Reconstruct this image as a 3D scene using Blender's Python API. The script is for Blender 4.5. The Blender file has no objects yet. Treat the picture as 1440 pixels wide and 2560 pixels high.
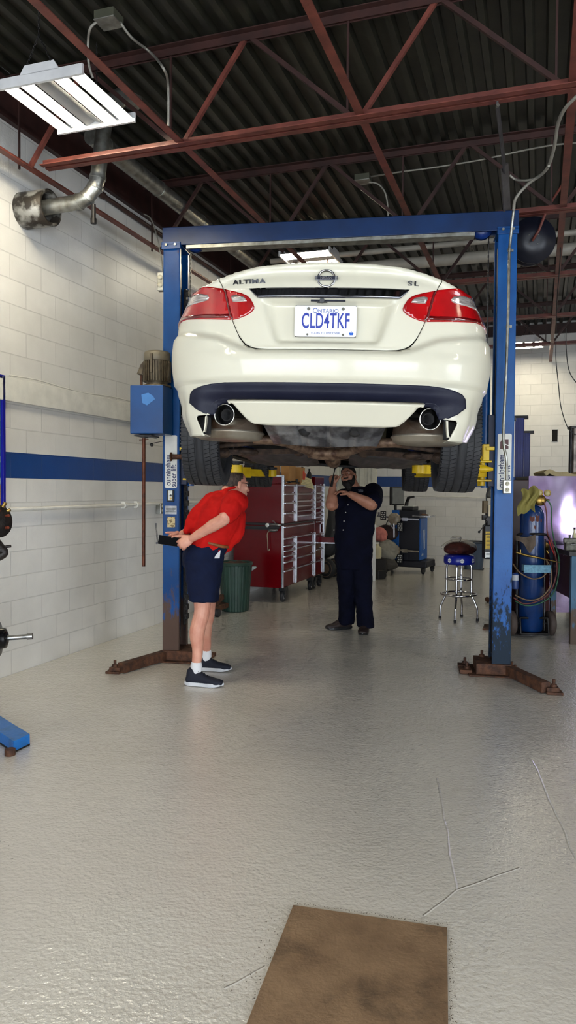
import bpy, bmesh, math, random
from mathutils import Vector, Matrix, Euler, noise as mnoise
random.seed(7)
PI = math.pi
C = bpy.context.scene.collection
D = bpy.data
R = math.radians
# ---------------------------------------------------------------- camera
F = 1880.0
CAM_H = 1.52
PITCH = R(1.68)
ROLL = R(0.4)
cam_data = D.cameras.new('camera'); cam = D.objects.new('camera', cam_data); C.objects.link(cam)
cam_data.sensor_fit = 'VERTICAL'; cam_data.sensor_height = 36.0; cam_data.lens = 36.0 * F / 2560.0
cam_data.clip_start = 0.05; cam_data.clip_end = 200
CR = Euler((PI / 2 - PITCH, 0, 0)).to_matrix() @ Euler((0, 0, ROLL)).to_matrix()
cam.matrix_world = Matrix.Translation((0, 0, CAM_H)) @ CR.to_4x4()
bpy.context.scene.camera = cam
CP = Vector((0, 0, CAM_H))
def ray(px, py):
    return (CR @ Vector(((px - 720) / F, -(py - 1280) / F, -1))).normalized()
def P(px, py, Y):
    """world point seen at photo pixel px,py standing at world depth Y"""
    d = ray(px, py); return CP + d * (Y / d.y)
def FL(px, py, z=0.0):
    """world point of the horizontal plane z seen at a pixel"""
    d = ray(px, py); return CP + d * ((z - CAM_H) / d.z)
YAW = R(18.5)
U = Vector((math.sin(YAW), math.cos(YAW), 0)); W = Vector((math.cos(YAW), -math.sin(YAW), 0))
def RM(a, b, z):
    """room coordinates: a across, b along"""
    return W * a + U * b + Vector((0, 0, z))
def AB(p): return Vector((p.dot(W), p.dot(U), p.z))
def ON(px, py, b=None, a=None):
    """room coords of a pixel on the plane b=const or a=const"""
    d = ray(px, py)
    t = (b - CP.dot(U)) / d.dot(U) if b is not None else (a - CP.dot(W)) / d.dot(W)
    return AB(CP + d * t)
RROT = -YAW       # rotation about z of a thing aligned with the room
# ---------------------------------------------------------------- materials
def lin(c):
    c = c / 255.0
    return c / 12.92 if c <= 0.04045 else ((c + 0.055) / 1.055) ** 2.4
def col(r, g, b): return (lin(r), lin(g), lin(b), 1)
MATS = {}
def mat(name, rgb, rough=0.5, metal=0.0, rgb2=None, scale=8, lo=.35, hi=.65, bump=0, bscale=60, coat=0, spec=.5, emit=0, trans=0, detail=6, rgh2=None, stretch=None, ior=1.45, alpha=None):
    if name in MATS: return MATS[name]
    m = D.materials.new(name); m.use_nodes = True; nt = m.node_tree; N = nt.nodes; L = nt.links
    p = N['Principled BSDF']; p.inputs['Base Color'].default_value = col(*rgb); p.inputs['Roughness'].default_value = rough
    p.inputs['Metallic'].default_value = metal; p.inputs['Coat Weight'].default_value = coat; p.inputs['Coat Roughness'].default_value = .04
    p.inputs['Specular IOR Level'].default_value = spec; p.inputs['IOR'].default_value = ior
    if trans: p.inputs['Transmission Weight'].default_value = trans
    if alpha is not None: p.inputs['Alpha'].default_value = alpha
    if emit:
        p.inputs['Emission Color'].default_value = col(*rgb); p.inputs['Emission Strength'].default_value = emit
    tc = N.new('ShaderNodeTexCoord'); mp = N.new('ShaderNodeMapping'); L.new(tc.outputs['Object'], mp.inputs[0])
    if stretch: mp.inputs['Scale'].default_value = stretch
    n = N.new('ShaderNodeTexNoise'); n.inputs['Scale'].default_value = scale; n.inputs['Detail'].default_value = detail
    L.new(mp.outputs[0], n.inputs['Vector'])
    if rgb2 is None: rgb2 = tuple(max(0, c * .93) for c in rgb)
    if not emit:
        r = N.new('ShaderNodeMapRange'); r.inputs['From Min'].default_value = lo; r.inputs['From Max'].default_value = hi
        L.new(n.outputs['Fac'], r.inputs['Value'])
        mx = N.new('ShaderNodeMix'); mx.data_type = 'RGBA'; mx.inputs[6].default_value = col(*rgb); mx.inputs[7].default_value = col(*rgb2)
        L.new(r.outputs[0], mx.inputs[0]); L.new(mx.outputs[2], p.inputs['Base Color'])
        if rgh2 is not None:
            q = N.new('ShaderNodeMapRange'); q.inputs['To Min'].default_value = rough; q.inputs['To Max'].default_value = rgh2
            L.new(r.outputs[0], q.inputs['Value']); L.new(q.outputs[0], p.inputs['Roughness'])
    if bump:
        b = N.new('ShaderNodeBump'); b.inputs['Strength'].default_value = bump; b.inputs['Distance'].default_value = .01
        n2 = N.new('ShaderNodeTexNoise'); n2.inputs['Scale'].default_value = bscale; n2.inputs['Detail'].default_value = 3
        L.new(mp.outputs[0], n2.inputs['Vector']); L.new(n2.outputs['Fac'], b.inputs['Height']); L.new(b.outputs[0], p.inputs['Normal'])
    MATS[name] = m
    return m
# ---------------------------------------------------------------- mesh building
def frame(d, up=Vector((0, 0, 1))):
    d = d.normalized()
    if abs(d.dot(up)) > .98: up = Vector((1, 0, 0))
    x = up.cross(d).normalized(); y = d.cross(x)
    return x, y
class MB:
    def __init__(s): s.v = []; s.f = []; s.m = []; s.sm = []; s.cur = 0; s.mats = []
    def mi(s, m):
        if m not in s.mats: s.mats.append(m)
        s.cur = s.mats.index(m); return s
    def add(s, vs, fs, smooth=False):
        o = len(s.v); s.v += [Vector(v) for v in vs]
        for f in fs: s.f.append([o + i for i in f]); s.m.append(s.cur); s.sm.append(smooth)
        return s
    def box(s, c, d, rot=None, T=None):
        M_ = Matrix.Translation(c)
        if rot is not None:
            M_ = M_ @ (Euler(rot).to_matrix().to_4x4() if not isinstance(rot, Matrix) else rot.to_4x4())
        vs = [M_ @ Vector((x * d[0] / 2, y * d[1] / 2, z * d[2] / 2)) for x in (-1, 1) for y in (-1, 1) for z in (-1, 1)]
        return s.add(vs, [(0, 1, 3, 2), (4, 6, 7, 5), (0, 4, 5, 1), (2, 3, 7, 6), (0, 2, 6, 4), (1, 5, 7, 3)])
    def bx(s, x0, x1, y0, y1, z0, z1): return s.box(((x0 + x1) / 2, (y0 + y1) / 2, (z0 + z1) / 2), (abs(x1 - x0), abs(y1 - y0), abs(z1 - z0)))
    def beam(s, p0, p1, w, h, up=Vector((0, 0, 1))):
        p0 = Vector(p0); p1 = Vector(p1); x, y = frame(p1 - p0, up)
        vs = []
        for p in (p0, p1):
            for a, b in ((-1, -1), (1, -1), (1, 1), (-1, 1)): vs.append(p + x * a * w / 2 + y * b * h / 2)
        return s.add(vs, [(0, 3, 2, 1), (4, 5, 6, 7), (0, 1, 5, 4), (1, 2, 6, 5), (2, 3, 7, 6), (3, 0, 4, 7)])
    def tube(s, pts, r, n=10, cap=True, closed=False, up=None):
        pts = [Vector(p) for p in pts]; k = len(pts); rs = r if isinstance(r, (list, tuple)) else [r] * k
        vs = []; px = None
        for i, p in enumerate(pts):
            if closed: d = (pts[(i + 1) % k] - pts[i - 1])
            elif i == 0: d = pts[1] - pts[0]
            elif i == k - 1: d = pts[-1] - pts[-2]
            else:
                d = (pts[i] - pts[i - 1]).normalized() + (pts[i + 1] - pts[i]).normalized()
            if d.length < 1e-9: d = Vector((0, 0, 1))
            d.normalize()
            if px is None: x, y = frame(d)
            else:
                x = (px - d * px.dot(d))
                if x.length < 1e-6: x, _ = frame(d)
                x.normalize(); y = d.cross(x)
            px = x
            for j in range(n):
                a = 2 * PI * j / n; vs.append(p + (x * math.cos(a) + y * math.sin(a)) * rs[i])
        fs = []
        for i in range(k if closed else k - 1):
            i2 = (i + 1) % k
            for j in range(n): fs.append((i * n + j, i * n + (j + 1) % n, i2 * n + (j + 1) % n, i2 * n + j))
        s.add(vs, fs, True)
        if cap and not closed:
            s.add([vs[j] for j in range(n)], [tuple(reversed(range(n)))]); s.add([vs[(k - 1) * n + j] for j in range(n)], [tuple(range(n))])
        return s
    def cyl(s, p0, p1, r, n=24, r2=None): return s.tube([p0, p1], [r, r if r2 is None else r2], n)
    def lathe(s, prof, c=(0, 0, 0), ax=(0, 0, 1), n=32, smooth=True, caps=True, a0=0, a1=2 * PI):
        """prof: (radius, height) pairs along the axis"""
        c = Vector(c); ax = Vector(ax).normalized(); x, y = frame(ax); full = abs(a1 - a0 - 2 * PI) < 1e-6
        m = n if full else n + 1; vs = []
        for r, h in prof:
            for j in range(m):
                a = a0 + (a1 - a0) * j / n; vs.append(c + ax * h + (x * math.cos(a) + y * math.sin(a)) * r)
        fs = []
        for i in range(len(prof) - 1):
            for j in range(n):
                j2 = (j + 1) % m; fs.append((i * m + j, i * m + j2, (i + 1) * m + j2, (i + 1) * m + j))
        s.add(vs, fs, smooth)
        if caps and full:
            if prof[0][0] > 1e-5: s.add(vs[:m], [tuple(reversed(range(m)))])
            if prof[-1][0] > 1e-5: s.add(vs[-m:], [tuple(range(m))])
        return s
    def ell(s, c, r, n=16, rot=None):
        c = Vector(c); r = (r, r, r) if not isinstance(r, (tuple, list)) else r
        Rm = Matrix.Identity(3) if rot is None else (Euler(rot).to_matrix() if not isinstance(rot, Matrix) else rot)
        vs = []; h = n // 2
        for i in range(h + 1):
            t = PI * i / h
            for j in range(n):
                a = 2 * PI * j / n
                vs.append(c + Rm @ Vector((r[0] * math.sin(t) * math.cos(a), r[1] * math.sin(t) * math.sin(a), r[2] * math.cos(t))))
        fs = []
        for i in range(h):
            for j in range(n): fs.append((i * n + j, (i + 1) * n + j, (i + 1) * n + (j + 1) % n, i * n + (j + 1) % n))
        return s.add(vs, fs, True)
    def prism(s, poly, ex, T=None):
        """poly: 2-D points (x,z) extruded along y over ex=(y0,y1); T maps local to target"""
        k = len(poly); T = T or Matrix.Identity(4)
        vs = [T @ Vector((p[0], ex[0], p[1])) for p in poly] + [T @ Vector((p[0], ex[1], p[1])) for p in poly]
        return s.add(vs, [tuple(range(k)), tuple(reversed(range(k, 2 * k)))] + [(i, k + i, k + (i + 1) % k, (i + 1) % k) for i in range(k)])
    def grid(s, fn, nu, nv, smooth=True, thick=None, closeu=False):
        """fn(u,v)->point, u,v in 0..1"""
        g = [[Vector(fn(i / nu, j / nv)) for j in range(nv + 1)] for i in range(nu + 1)]
        vs = [p for row in g for p in row]; w = nv + 1
        fs = [(i * w + j, (i + 1) * w + j, (i + 1) * w + j + 1, i * w + j + 1) for i in range(nu) for j in range(nv)]
        if thick is None: return s.add(vs, fs, smooth)
        nrm = []
        for i in range(nu + 1):
            for j in range(nv + 1):
                a = g[min(i + 1, nu)][j] - g[max(i - 1, 0)][j]; b = g[i][min(j + 1, nv)] - g[i][max(j - 1, 0)]
                c = a.cross(b)
                nrm.append(c.normalized() if c.length > 1e-12 else Vector((0, 0, 0)))
        k = len(vs); v2 = [vs[i] - nrm[i] * thick for i in range(k)]
        fs2 = [tuple(k + q for q in reversed(f)) for f in fs]
        e = []
        for i in range(nu): e.append((i * w, (i + 1) * w)); e.append(((i + 1) * w + nv, i * w + nv))
        for j in range(nv): e.append((j + 1, j)); e.append((nu * w + j, nu * w + j + 1))
        s.add(vs + v2, fs + fs2, smooth)
        s.add(vs + v2, [(a, k + a, k + b, b) for a, b in e], False)
        return s
    def xform(s, M_, start=0):
        for i in range(start, len(s.v)): s.v[i] = M_ @ s.v[i]
        return s
    def jit(s, amp, sc=6, start=0):
        for i in range(start, len(s.v)):
            s.v[i] = s.v[i] + Vector(mnoise.noise_vector(s.v[i] * sc)) * amp
        return s
    def build(s, name, m=None, parent=None, world=False, bevel=0, seg=2, sharp=None, weld=False, subsurf=0, fixn=True):
        me = D.meshes.new(name)
        vs = s.v
        if world and parent is not None:
            inv = rootm(parent).inverted(); vs = [inv @ v for v in s.v]
        me.from_pydata([tuple(v) for v in vs], [], s.f)
        if not s.mats: s.mats = [m]
        for q in s.mats: me.materials.append(q if not isinstance(q, str) else MATS[q])
        me.polygons.foreach_set('material_index', s.m); me.polygons.foreach_set('use_smooth', s.sm)
        me.update()
        bm = bmesh.new(); bm.from_mesh(me)
        if weld: bmesh.ops.remove_doubles(bm, verts=bm.verts, dist=1e-5)
        if fixn: bmesh.ops.recalc_face_normals(bm, faces=bm.faces)
        if sharp:
            for e in bm.edges:
                if len(e.link_faces) == 2 and e.calc_face_angle(0) > R(sharp): e.smooth = False
        bm.to_mesh(me); bm.free()
        o = D.objects.new(name, me); C.objects.link(o)
        if parent is not None: o.parent = parent
        if bevel:
            b = o.modifiers.new('bevel', 'BEVEL'); b.width = bevel; b.segments = seg; b.limit_method = 'ANGLE'; b.angle_limit = R(40)
        if subsurf:
            b = o.modifiers.new('sub', 'SUBSURF'); b.levels = subsurf; b.render_levels = subsurf
        return o
RW = {}
def rootm(o):
    while o.parent is not None: o = o.parent
    return RW[o.name]
def tag(o, label, cat, group=None, kind=None):
    if label: o['label'] = label
    if cat: o['category'] = cat
    if group: o['group'] = group
    if kind: o['kind'] = kind
    return o
def thing(name, label, cat, loc=(0, 0, 0), rz=0, group=None, rot=None):
    o = D.objects.new(name, None); C.objects.link(o); o.empty_display_size = .1
    o.location = loc; o.rotation_euler = rot if rot is not None else (0, 0, rz)
    RW[o.name] = Matrix.Translation(Vector(loc)) @ Euler(rot if rot is not None else (0, 0, rz)).to_matrix().to_4x4()
    return tag(o, label, cat, group)
def struct(o): o['kind'] = 'structure'; return o
def dup(root, loc, rz=None, label=None, group=None):
    r = root.copy(); C.objects.link(r); r.location = loc
    if rz is not None: r.rotation_euler = (0, 0, rz)
    if label: r['label'] = label
    if group: r['group'] = group
    for ch in list(root.children):
        c = ch.copy(); C.objects.link(c); c.parent = r
        for g in ch.children:
            d = g.copy(); C.objects.link(d); d.parent = c
    return r
def sm(e0, e1, x):
    t = min(1, max(0, (x - e0) / (e1 - e0))); return t * t * (3 - 2 * t)
def lerp(a, b, t): return a + (b - a) * t
def interp(tab, x):
    if x <= tab[0][0]: return tab[0][1]
    for (a, b), (c, d) in zip(tab, tab[1:]):
        if x <= c: return b + (d - b) * (x - a) / (c - a)
    return tab[-1][1]
def smooth_path(pts, k=6):
    """Catmull-Rom through pts"""
    pts = [Vector(p) for p in pts]; out = []
    for i in range(len(pts) - 1):
        a = pts[max(i - 1, 0)]; b = pts[i]; c = pts[i + 1]; d = pts[min(i + 2, len(pts) - 1)]
        for j in range(k):
            t = j / k
            out.append(.5 * ((2 * b) + (c - a) * t + (2 * a - 5 * b + 4 * c - d) * t * t + (3 * b - a - 3 * c + d) * t ** 3))
    out.append(pts[-1]); return out
def text_obj(name, s, size, m, parent, loc, rot=(0, 0, 0), ex=.001, sx=1, space=1, off=0, align='CENTER', shear=0):
    cu = D.curves.new(name, 'FONT'); cu.body = s; cu.size = size; cu.extrude = ex; cu.align_x = align; cu.align_y = 'CENTER'
    cu.space_character = space; cu.offset = off; cu.shear = shear; cu.resolution_u = 6
    t = D.objects.new(name + '_tmp', cu); C.objects.link(t)
    bpy.context.view_layer.update()
    me = D.meshes.new_from_object(t.evaluated_get(bpy.context.evaluated_depsgraph_get()))
    D.objects.remove(t); D.curves.remove(cu)
    me.materials.clear(); me.materials.append(m)
    o = D.objects.new(name, me); C.objects.link(o); o.parent = parent
    me.transform(Matrix.Translation(loc) @ (rot if isinstance(rot, Matrix) else Euler(rot).to_matrix()).to_4x4() @ Matrix.Diagonal((sx, 1, 1, 1)))
    return o
VERT = Euler((PI / 2, 0, 0)).to_matrix()      # text standing up, read from -y
# ================================================================ materials of the place
def node_wall(name, white, stripe=None, band=None):
    m = D.materials.new(name); m.use_nodes = True; nt = m.node_tree; N = nt.nodes; L = nt.links; p = N['Principled BSDF']
    p.inputs['Roughness'].default_value = .38
    tc = N.new('ShaderNodeTexCoord'); sx = N.new('ShaderNodeSeparateXYZ'); L.new(tc.outputs['Object'], sx.inputs[0])
    ad = N.new('ShaderNodeMath'); ad.operation = 'ADD'; L.new(sx.outputs[0], ad.inputs[0]); L.new(sx.outputs[1], ad.inputs[1])
    cb = N.new('ShaderNodeCombineXYZ'); L.new(ad.outputs[0], cb.inputs[0]); L.new(sx.outputs[2], cb.inputs[1])
    br = N.new('ShaderNodeTexBrick'); L.new(cb.outputs[0], br.inputs['Vector'])
    br.inputs['Scale'].default_value = 1; br.inputs['Brick Width'].default_value = .4; br.inputs['Row Height'].default_value = .2
    br.inputs['Mortar Size'].default_value = .005; br.inputs['Mortar Smooth'].default_value = .4; br.offset = .5
    br.inputs['Color1'].default_value = (1, 1, 1, 1); br.inputs['Color2'].default_value = (.93, .93, .93, 1); br.inputs['Mortar'].default_value = (.82, .82, .82, 1)
    mx = N.new('ShaderNodeMix'); mx.data_type = 'RGBA'; mx.blend_type = 'MULTIPLY'; mx.inputs[0].default_value = 1
    base = N.new('ShaderNodeMix'); base.data_type = 'RGBA'; base.inputs[6].default_value = col(*white); base.inputs[7].default_value = col(14, 62, 128); base.inputs[0].default_value = 0
    if stripe:
        a = N.new('ShaderNodeMath'); a.operation = 'GREATER_THAN'; a.inputs[1].default_value = stripe[0]; L.new(sx.outputs[2], a.inputs[0])
        b = N.new('ShaderNodeMath'); b.operation = 'LESS_THAN'; b.inputs[1].default_value = stripe[1]; L.new(sx.outputs[2], b.inputs[0])
        c = N.new('ShaderNodeMath'); c.operation = 'MULTIPLY'; L.new(a.outputs[0], c.inputs[0]); L.new(b.outputs[0], c.inputs[1])
        L.new(c.outputs[0], base.inputs[0])
    L.new(base.outputs[2], mx.inputs[6]); L.new(br.outputs['Color'], mx.inputs[7])
    # dirt specks
    n = N.new('ShaderNodeTexNoise'); n.inputs['Scale'].default_value = 5; n.inputs['Detail'].default_value = 12; L.new(tc.outputs['Object'], n.inputs['Vector'])
    r = N.new('ShaderNodeMapRange'); r.inputs['From Min'].default_value = .3; r.inputs['From Max'].default_value = .75; r.inputs['To Min'].default_value = 1; r.inputs['To Max'].default_value = .9
    L.new(n.outputs['Fac'], r.inputs['Value'])
    m2 = N.new('ShaderNodeMix'); m2.data_type = 'RGBA'; m2.blend_type = 'MULTIPLY'; m2.inputs[0].default_value = 1
    L.new(mx.outputs[2], m2.inputs[6]); L.new(r.outputs[0], m2.inputs[7]); L.new(m2.outputs[2], p.inputs['Base Color'])
    n3 = N.new('ShaderNodeTexNoise'); n3.inputs['Scale'].default_value = 70; n3.inputs['Detail'].default_value = 5; L.new(tc.outputs['Object'], n3.inputs['Vector'])
    hm = N.new('ShaderNodeMath'); hm.operation = 'MULTIPLY_ADD'; hm.inputs[1].default_value = -1.0; L.new(br.outputs['Fac'], hm.inputs[0])
    sc = N.new('ShaderNodeMath'); sc.operation = 'MULTIPLY'; sc.inputs[1].default_value = .35; L.new(n3.outputs['Fac'], sc.inputs[0]); L.new(sc.outputs[0], hm.inputs[2])
    b = N.new('ShaderNodeBump'); b.inputs['Strength'].default_value = .55; b.inputs['Distance'].default_value = .006
    L.new(hm.outputs[0], b.inputs['Height']); L.new(b.outputs[0], p.inputs['Normal'])
    MATS[name] = m; return m
STRIPE = (1.6, 1.81)
M_wall = node_wall('painted_block', (220, 218, 214), STRIPE)
def node_floor():
    m = D.materials.new('painted_floor'); m.use_nodes = True; nt = m.node_tree; N = nt.nodes; L = nt.links; p = N['Principled BSDF']
    tc = N.new('ShaderNodeTexCoord')
    def nz(scale, detail=4, vec=None):
        n = N.new('ShaderNodeTexNoise'); n.inputs['Scale'].default_value = scale; n.inputs['Detail'].default_value = detail
        L.new(vec or tc.outputs['Object'], n.inputs['Vector']); return n.outputs['Fac']
    def mr(v, a, b, c, d):
        r = N.new('ShaderNodeMapRange'); L.new(v, r.inputs['Value'])
        for k, x in zip(('From Min', 'From Max', 'To Min', 'To Max'), (a, b, c, d)): r.inputs[k].default_value = x
        return r.outputs[0]
    def mth(op, a, b):
        q = N.new('ShaderNodeMath'); q.operation = op
        for i, x in enumerate((a, b)):
            if isinstance(x, (int, float)): q.inputs[i].default_value = x
            else: L.new(x, q.inputs[i])
        return q.outputs[0]
    big = mr(nz(.9, 2), .3, .7, 0, 1)
    mx = N.new('ShaderNodeMix'); mx.data_type = 'RGBA'; mx.inputs[6].default_value = col(205, 201, 194); mx.inputs[7].default_value = col(196, 191, 183)
    L.new(big, mx.inputs[0])
    # grit specks, worn spots
    sp = mr(nz(60, 2), .66, .72, 0, .7); patch = mr(nz(.8, 3), .5, .62, 0, 1)
    mx2 = N.new('ShaderNodeMix'); mx2.data_type = 'RGBA'; mx2.inputs[7].default_value = col(86, 84, 80)
    L.new(mth('MULTIPLY', sp, patch), mx2.inputs[0]); L.new(mx.outputs[2], mx2.inputs[6]); L.new(mx2.outputs[2], p.inputs['Base Color'])
    p.inputs['Roughness'].default_value = .22
    p.inputs['Coat Weight'].default_value = .6; p.inputs['Coat Roughness'].default_value = .07
    fine = nz(55, 3); mid = nz(14, 3)
    amp = 1.0
    h = mth('ADD', mth('MULTIPLY', mth('MULTIPLY', fine, amp), .55), mth('MULTIPLY', mid, .5))
    # painted-over joints
    sx = N.new('ShaderNodeSeparateXYZ'); L.new(tc.outputs['Object'], sx.inputs[0])
    wob = mth('MULTIPLY', mth('SUBTRACT', nz(4, 2), .5), .03)
    def seam(p0, p1, w=.006):
        dx = p1.x - p0.x; dy = p1.y - p0.y; l = math.hypot(dx, dy); nx, ny = -dy / l, dx / l; tx, ty = dx / l, dy / l
        d = mth('ADD', mth('MULTIPLY', sx.outputs[0], nx), mth('MULTIPLY', sx.outputs[1], ny))
        d = mth('ADD', mth('SUBTRACT', d, p0.x * nx + p0.y * ny), wob)
        t = mth('ADD', mth('MULTIPLY', sx.outputs[0], tx), mth('MULTIPLY', sx.outputs[1], ty))
        t = mth('SUBTRACT', t, p0.x * tx + p0.y * ty)
        inside = mth('MULTIPLY', mth('GREATER_THAN', t, 0), mth('LESS_THAN', t, l))
        return mth('MULTIPLY', mr(mth('ABSOLUTE', d, 0), 0, w, 1, 0), inside)
    for a, b in (((1092, 1945), (1142, 2225)), ((1142, 2225), (1300, 2170)), ((560, 1728), (1245, 1762)), ((1330, 1900), (1440, 2150)), ((1060, 2290), (1142, 2225)), ((560, 2470), (660, 2415))):
        h = mth('ADD', h, mth('MULTIPLY', seam(FL(*a), FL(*b)), .45))
    bp = N.new('ShaderNodeBump'); bp.inputs['Strength'].default_value = .9; bp.inputs['Distance'].default_value = .007
    L.new(h, bp.inputs['Height']); L.new(bp.outputs[0], p.inputs['Normal']); L.new(bp.outputs[0], p.inputs['Coat Normal'])
    return m
M_floor = node_floor()
M_deck = mat('roof_deck', (40, 39, 30), .42, .0, (27, 26, 20), 5, bump=.05)
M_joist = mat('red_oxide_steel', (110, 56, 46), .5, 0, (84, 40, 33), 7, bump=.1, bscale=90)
M_joist2 = mat('dark_shaded_steel', (58, 32, 28), .55, 0, (42, 23, 20), 7)  # darker copy of the joist red for steel in shade, also dark trim
M_blue = mat('blue_enamel', (4, 70, 134), .33, 0, (3, 56, 112), 3, .3, .7, bump=.06, bscale=50)
M_bluedark = mat('dark_blue_enamel', (14, 50, 120), .4, 0, (8, 30, 80), 6)
M_white = mat('white_enamel', (226, 226, 222), .35)
M_galv = mat('galvanised', (168, 168, 162), .36, .85, (128, 126, 118), 14, bump=.08)
M_cable = mat('flex_conduit', (170, 166, 156), .4, .6, bump=.6, bscale=240, stretch=(1, 1, 1))
M_black = mat('black_plastic', (22, 22, 24), .42)
M_rubber = mat('rubber', (30, 30, 33), .62, 0, (40, 40, 43), 20, bump=.1)
M_rust = mat('rusty_steel', (92, 58, 38), .72, .1, (56, 34, 24), 22, bump=.5, bscale=70)
M_chrome = mat('chrome', (196, 196, 200), .09, 1, (180, 180, 184))
M_steel = mat('steel', (150, 150, 150), .3, .9, (110, 110, 110), 12)
M_darksteel = mat('dark_steel', (52, 50, 50), .4, .6, (30, 28, 28), 12)
M_brass = mat('brass', (168, 138, 72), .3, .9, (120, 96, 48), 14)
# ================================================================ setting
A0, A1, B0, B1 = -4.06, 8.6, -4.2, 15.4
ZD = 4.74
def room_mesh(): return MB()
def rbox(mb, a0, a1, b0, b1, z0, z1):
    vs = [RM(a, b, z) for a in (a0, a1) for b in (b0, b1) for z in (z0, z1)]
    return mb.add(vs, [(0, 1, 3, 2), (4, 6, 7, 5), (0, 4, 5, 1), (2, 3, 7, 6), (0, 2, 6, 4), (1, 5, 7, 3)])
floor = struct(MB().add([RM(A0 - .2, B0, 0), RM(A1 + .2, B0, 0), RM(A1 + .2, B1 + .2, 0), RM(A0 - .2, B1 + .2, 0), RM(A0 - .2, B0, -.15), RM(A1 + .2, B0, -.15), RM(A1 + .2, B1 + .2, -.15), RM(A0 - .2, B1 + .2, -.15)],
    [(0, 1, 2, 3), (7, 6, 5, 4), (0, 4, 5, 1), (1, 5, 6, 2), (2, 6, 7, 3), (3, 7, 4, 0)]).build('floor', M_floor))
def room_obj(name, fn, m, **k):
    mb = MB(); fn(mb); o = mb.build(name, m, **k); o.rotation_euler = (0, 0, RROT); return struct(o)
# walls are modelled in room axes so that the block pattern follows them
room_obj('wall_left', lambda b: b.bx(A0 - .2, A0, B0, B1, 0, 4.42), M_wall)
trimmb = MB(); trimmb.bx(A0, A0 + .035, B0, B1 - .02, 2.215, 2.405); t_ = trimmb.build('trim_1', mat('wall_trim', (222, 220, 212), .4, bump=.25, bscale=60), bevel=.004); t_.rotation_euler = (0, 0, RROT); struct(t_)
def back(b):
    b.bx(A0, A1, B1, B1 + .2, 0, 4.85)
room_obj('wall_back', back, M_wall)
def right_(b):
    for b0, b1 in ((B0, -1.2), (3.0, B1)): b.bx(A1, A1 + .2, b0, b1, 0, 4.85)
    b.bx(A1, A1 + .2, -1.2, 3.0, 3.1, 4.85)
room_obj('wall_right', right_, M_wall)
# the street front behind the camera: piers and lintel around two open overhead doors
def front(b):
    for a0, a1 in ((A0, -3.4), (1.0, 1.6), (6.4, A1)): b.bx(a0, a1, B0, B0 + .2, 0, 4.72)
    b.bx(A0, A1, B0, B0 + .2, 3.2, 4.72)
room_obj('wall_front', front, M_wall)
# roof deck: trapezoid ribs running along the building
def deck(b):
    pit = .1524; n = int((A1 - A0 + .4) / pit); prof = []
    for i in range(n):
        x = A0 - .2 + i * pit
        prof += [(x, 0), (x + .045, 0), (x + .06, .05), (x + .137, .05)]
    vs = []
    for x, z in prof:
        vs += [(x, B0, ZD + z), (x, B1 + .2, ZD + z)]
    b.add(vs, [(2 * i, 2 * i + 1, 2 * i + 3, 2 * i + 2) for i in range(len(prof) - 1)])
    b.bx(A0 - .2, A1 + .2, B0, B1 + .2, ZD + .052, ZD + .12)
room_obj('ceiling', deck, M_deck, fixn=False)
# joists
S = 2.13; NODE = 1.322; A_N = -2.49
HC = 4.0; HT = 4.66
def make_joist(i, b0, first):
    t = thing('roof_joist', '', 'roof joist', RM(0, b0, 0), RROT, 'open web roof joists')
    mb = MB()
    a_end = A0 + .38; a_stop = A1
    for s in (-1, 1):     # double angles
        mb.bx(a_end, a_stop, s * .012, s * .062, HC - .003, HC + .004); mb.bx(a_end, a_stop, s * .012, s * .018, HC, HC + .05)
    mb.build('bottom_chord', M_joist, t)
    mb = MB()
    for s in (-1, 1):
        mb.bx(A0 + .0, a_stop, s * .012, s * .065, HT + .05, HT + .057); mb.bx(A0, a_stop, s * .012, s * .018, HT, HT + .056)
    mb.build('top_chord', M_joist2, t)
    a = A_N - NODE
    while a < a_stop - .2:
        MB().beam((a, 0, HC + .02), (a + .48, 0, HT + .02), .03, .03).build('web_rod', M_joist if i == 1 else M_joist2, t)  # rods past the first joist painted darker, as less lit
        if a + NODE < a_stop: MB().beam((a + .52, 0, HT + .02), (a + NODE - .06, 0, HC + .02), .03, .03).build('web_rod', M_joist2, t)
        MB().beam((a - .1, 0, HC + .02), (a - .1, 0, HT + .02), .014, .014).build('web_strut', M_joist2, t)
        a += NODE
    return t
jl = {0: 'oxide red roof joist overhead, out of frame above the hanging lamp',
      1: 'oxide red roof joist nearest the camera, bottom chord ends by the silver vent pipe',
      2: 'oxide red roof joist just behind the blue crossbeam of the lift',
      3: 'shade-darkened red roof joist, next one behind the hose reel',
      4: 'shade-darkened red roof joist carrying the small far lamp with two bright tubes',
      5: 'shade-darkened red roof joist farthest back, seen against the top of the back wall'}
b_j = 4.99
for i in range(1, 6):
    t = make_joist(i, b_j + (i - 1) * S, i == 1); t['label'] = jl[i]
# bridging angles running along the building through the nodes
k = 0
bl = ['oxide red bridging angle overhead nearest the left block wall, above the flue pipe', 'oxide red bridging angle just right of the hanging tube lamp', 'oxide red bridging angle crossing mid ceiling above the white car', 'oxide red bridging angle near the top right corner, past the grey hanger bar']
for idx in range(-1, 3):
    a = A_N + idx * NODE
    mb = MB(); mb.bx(-.028, .028, 2.4, B1 - .1, HC + .006, HC + .012); mb.bx(-.028, -.022, 2.4, B1 - .1, HC + .01, HC + .056)
    o = mb.build('bridging_angle', M_joist); o.location = RM(a, 0, 0); o.rotation_euler = (0, 0, RROT)
    tag(o, bl[idx + 1], 'bridging angle', 'bridging angles across the joists')
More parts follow.
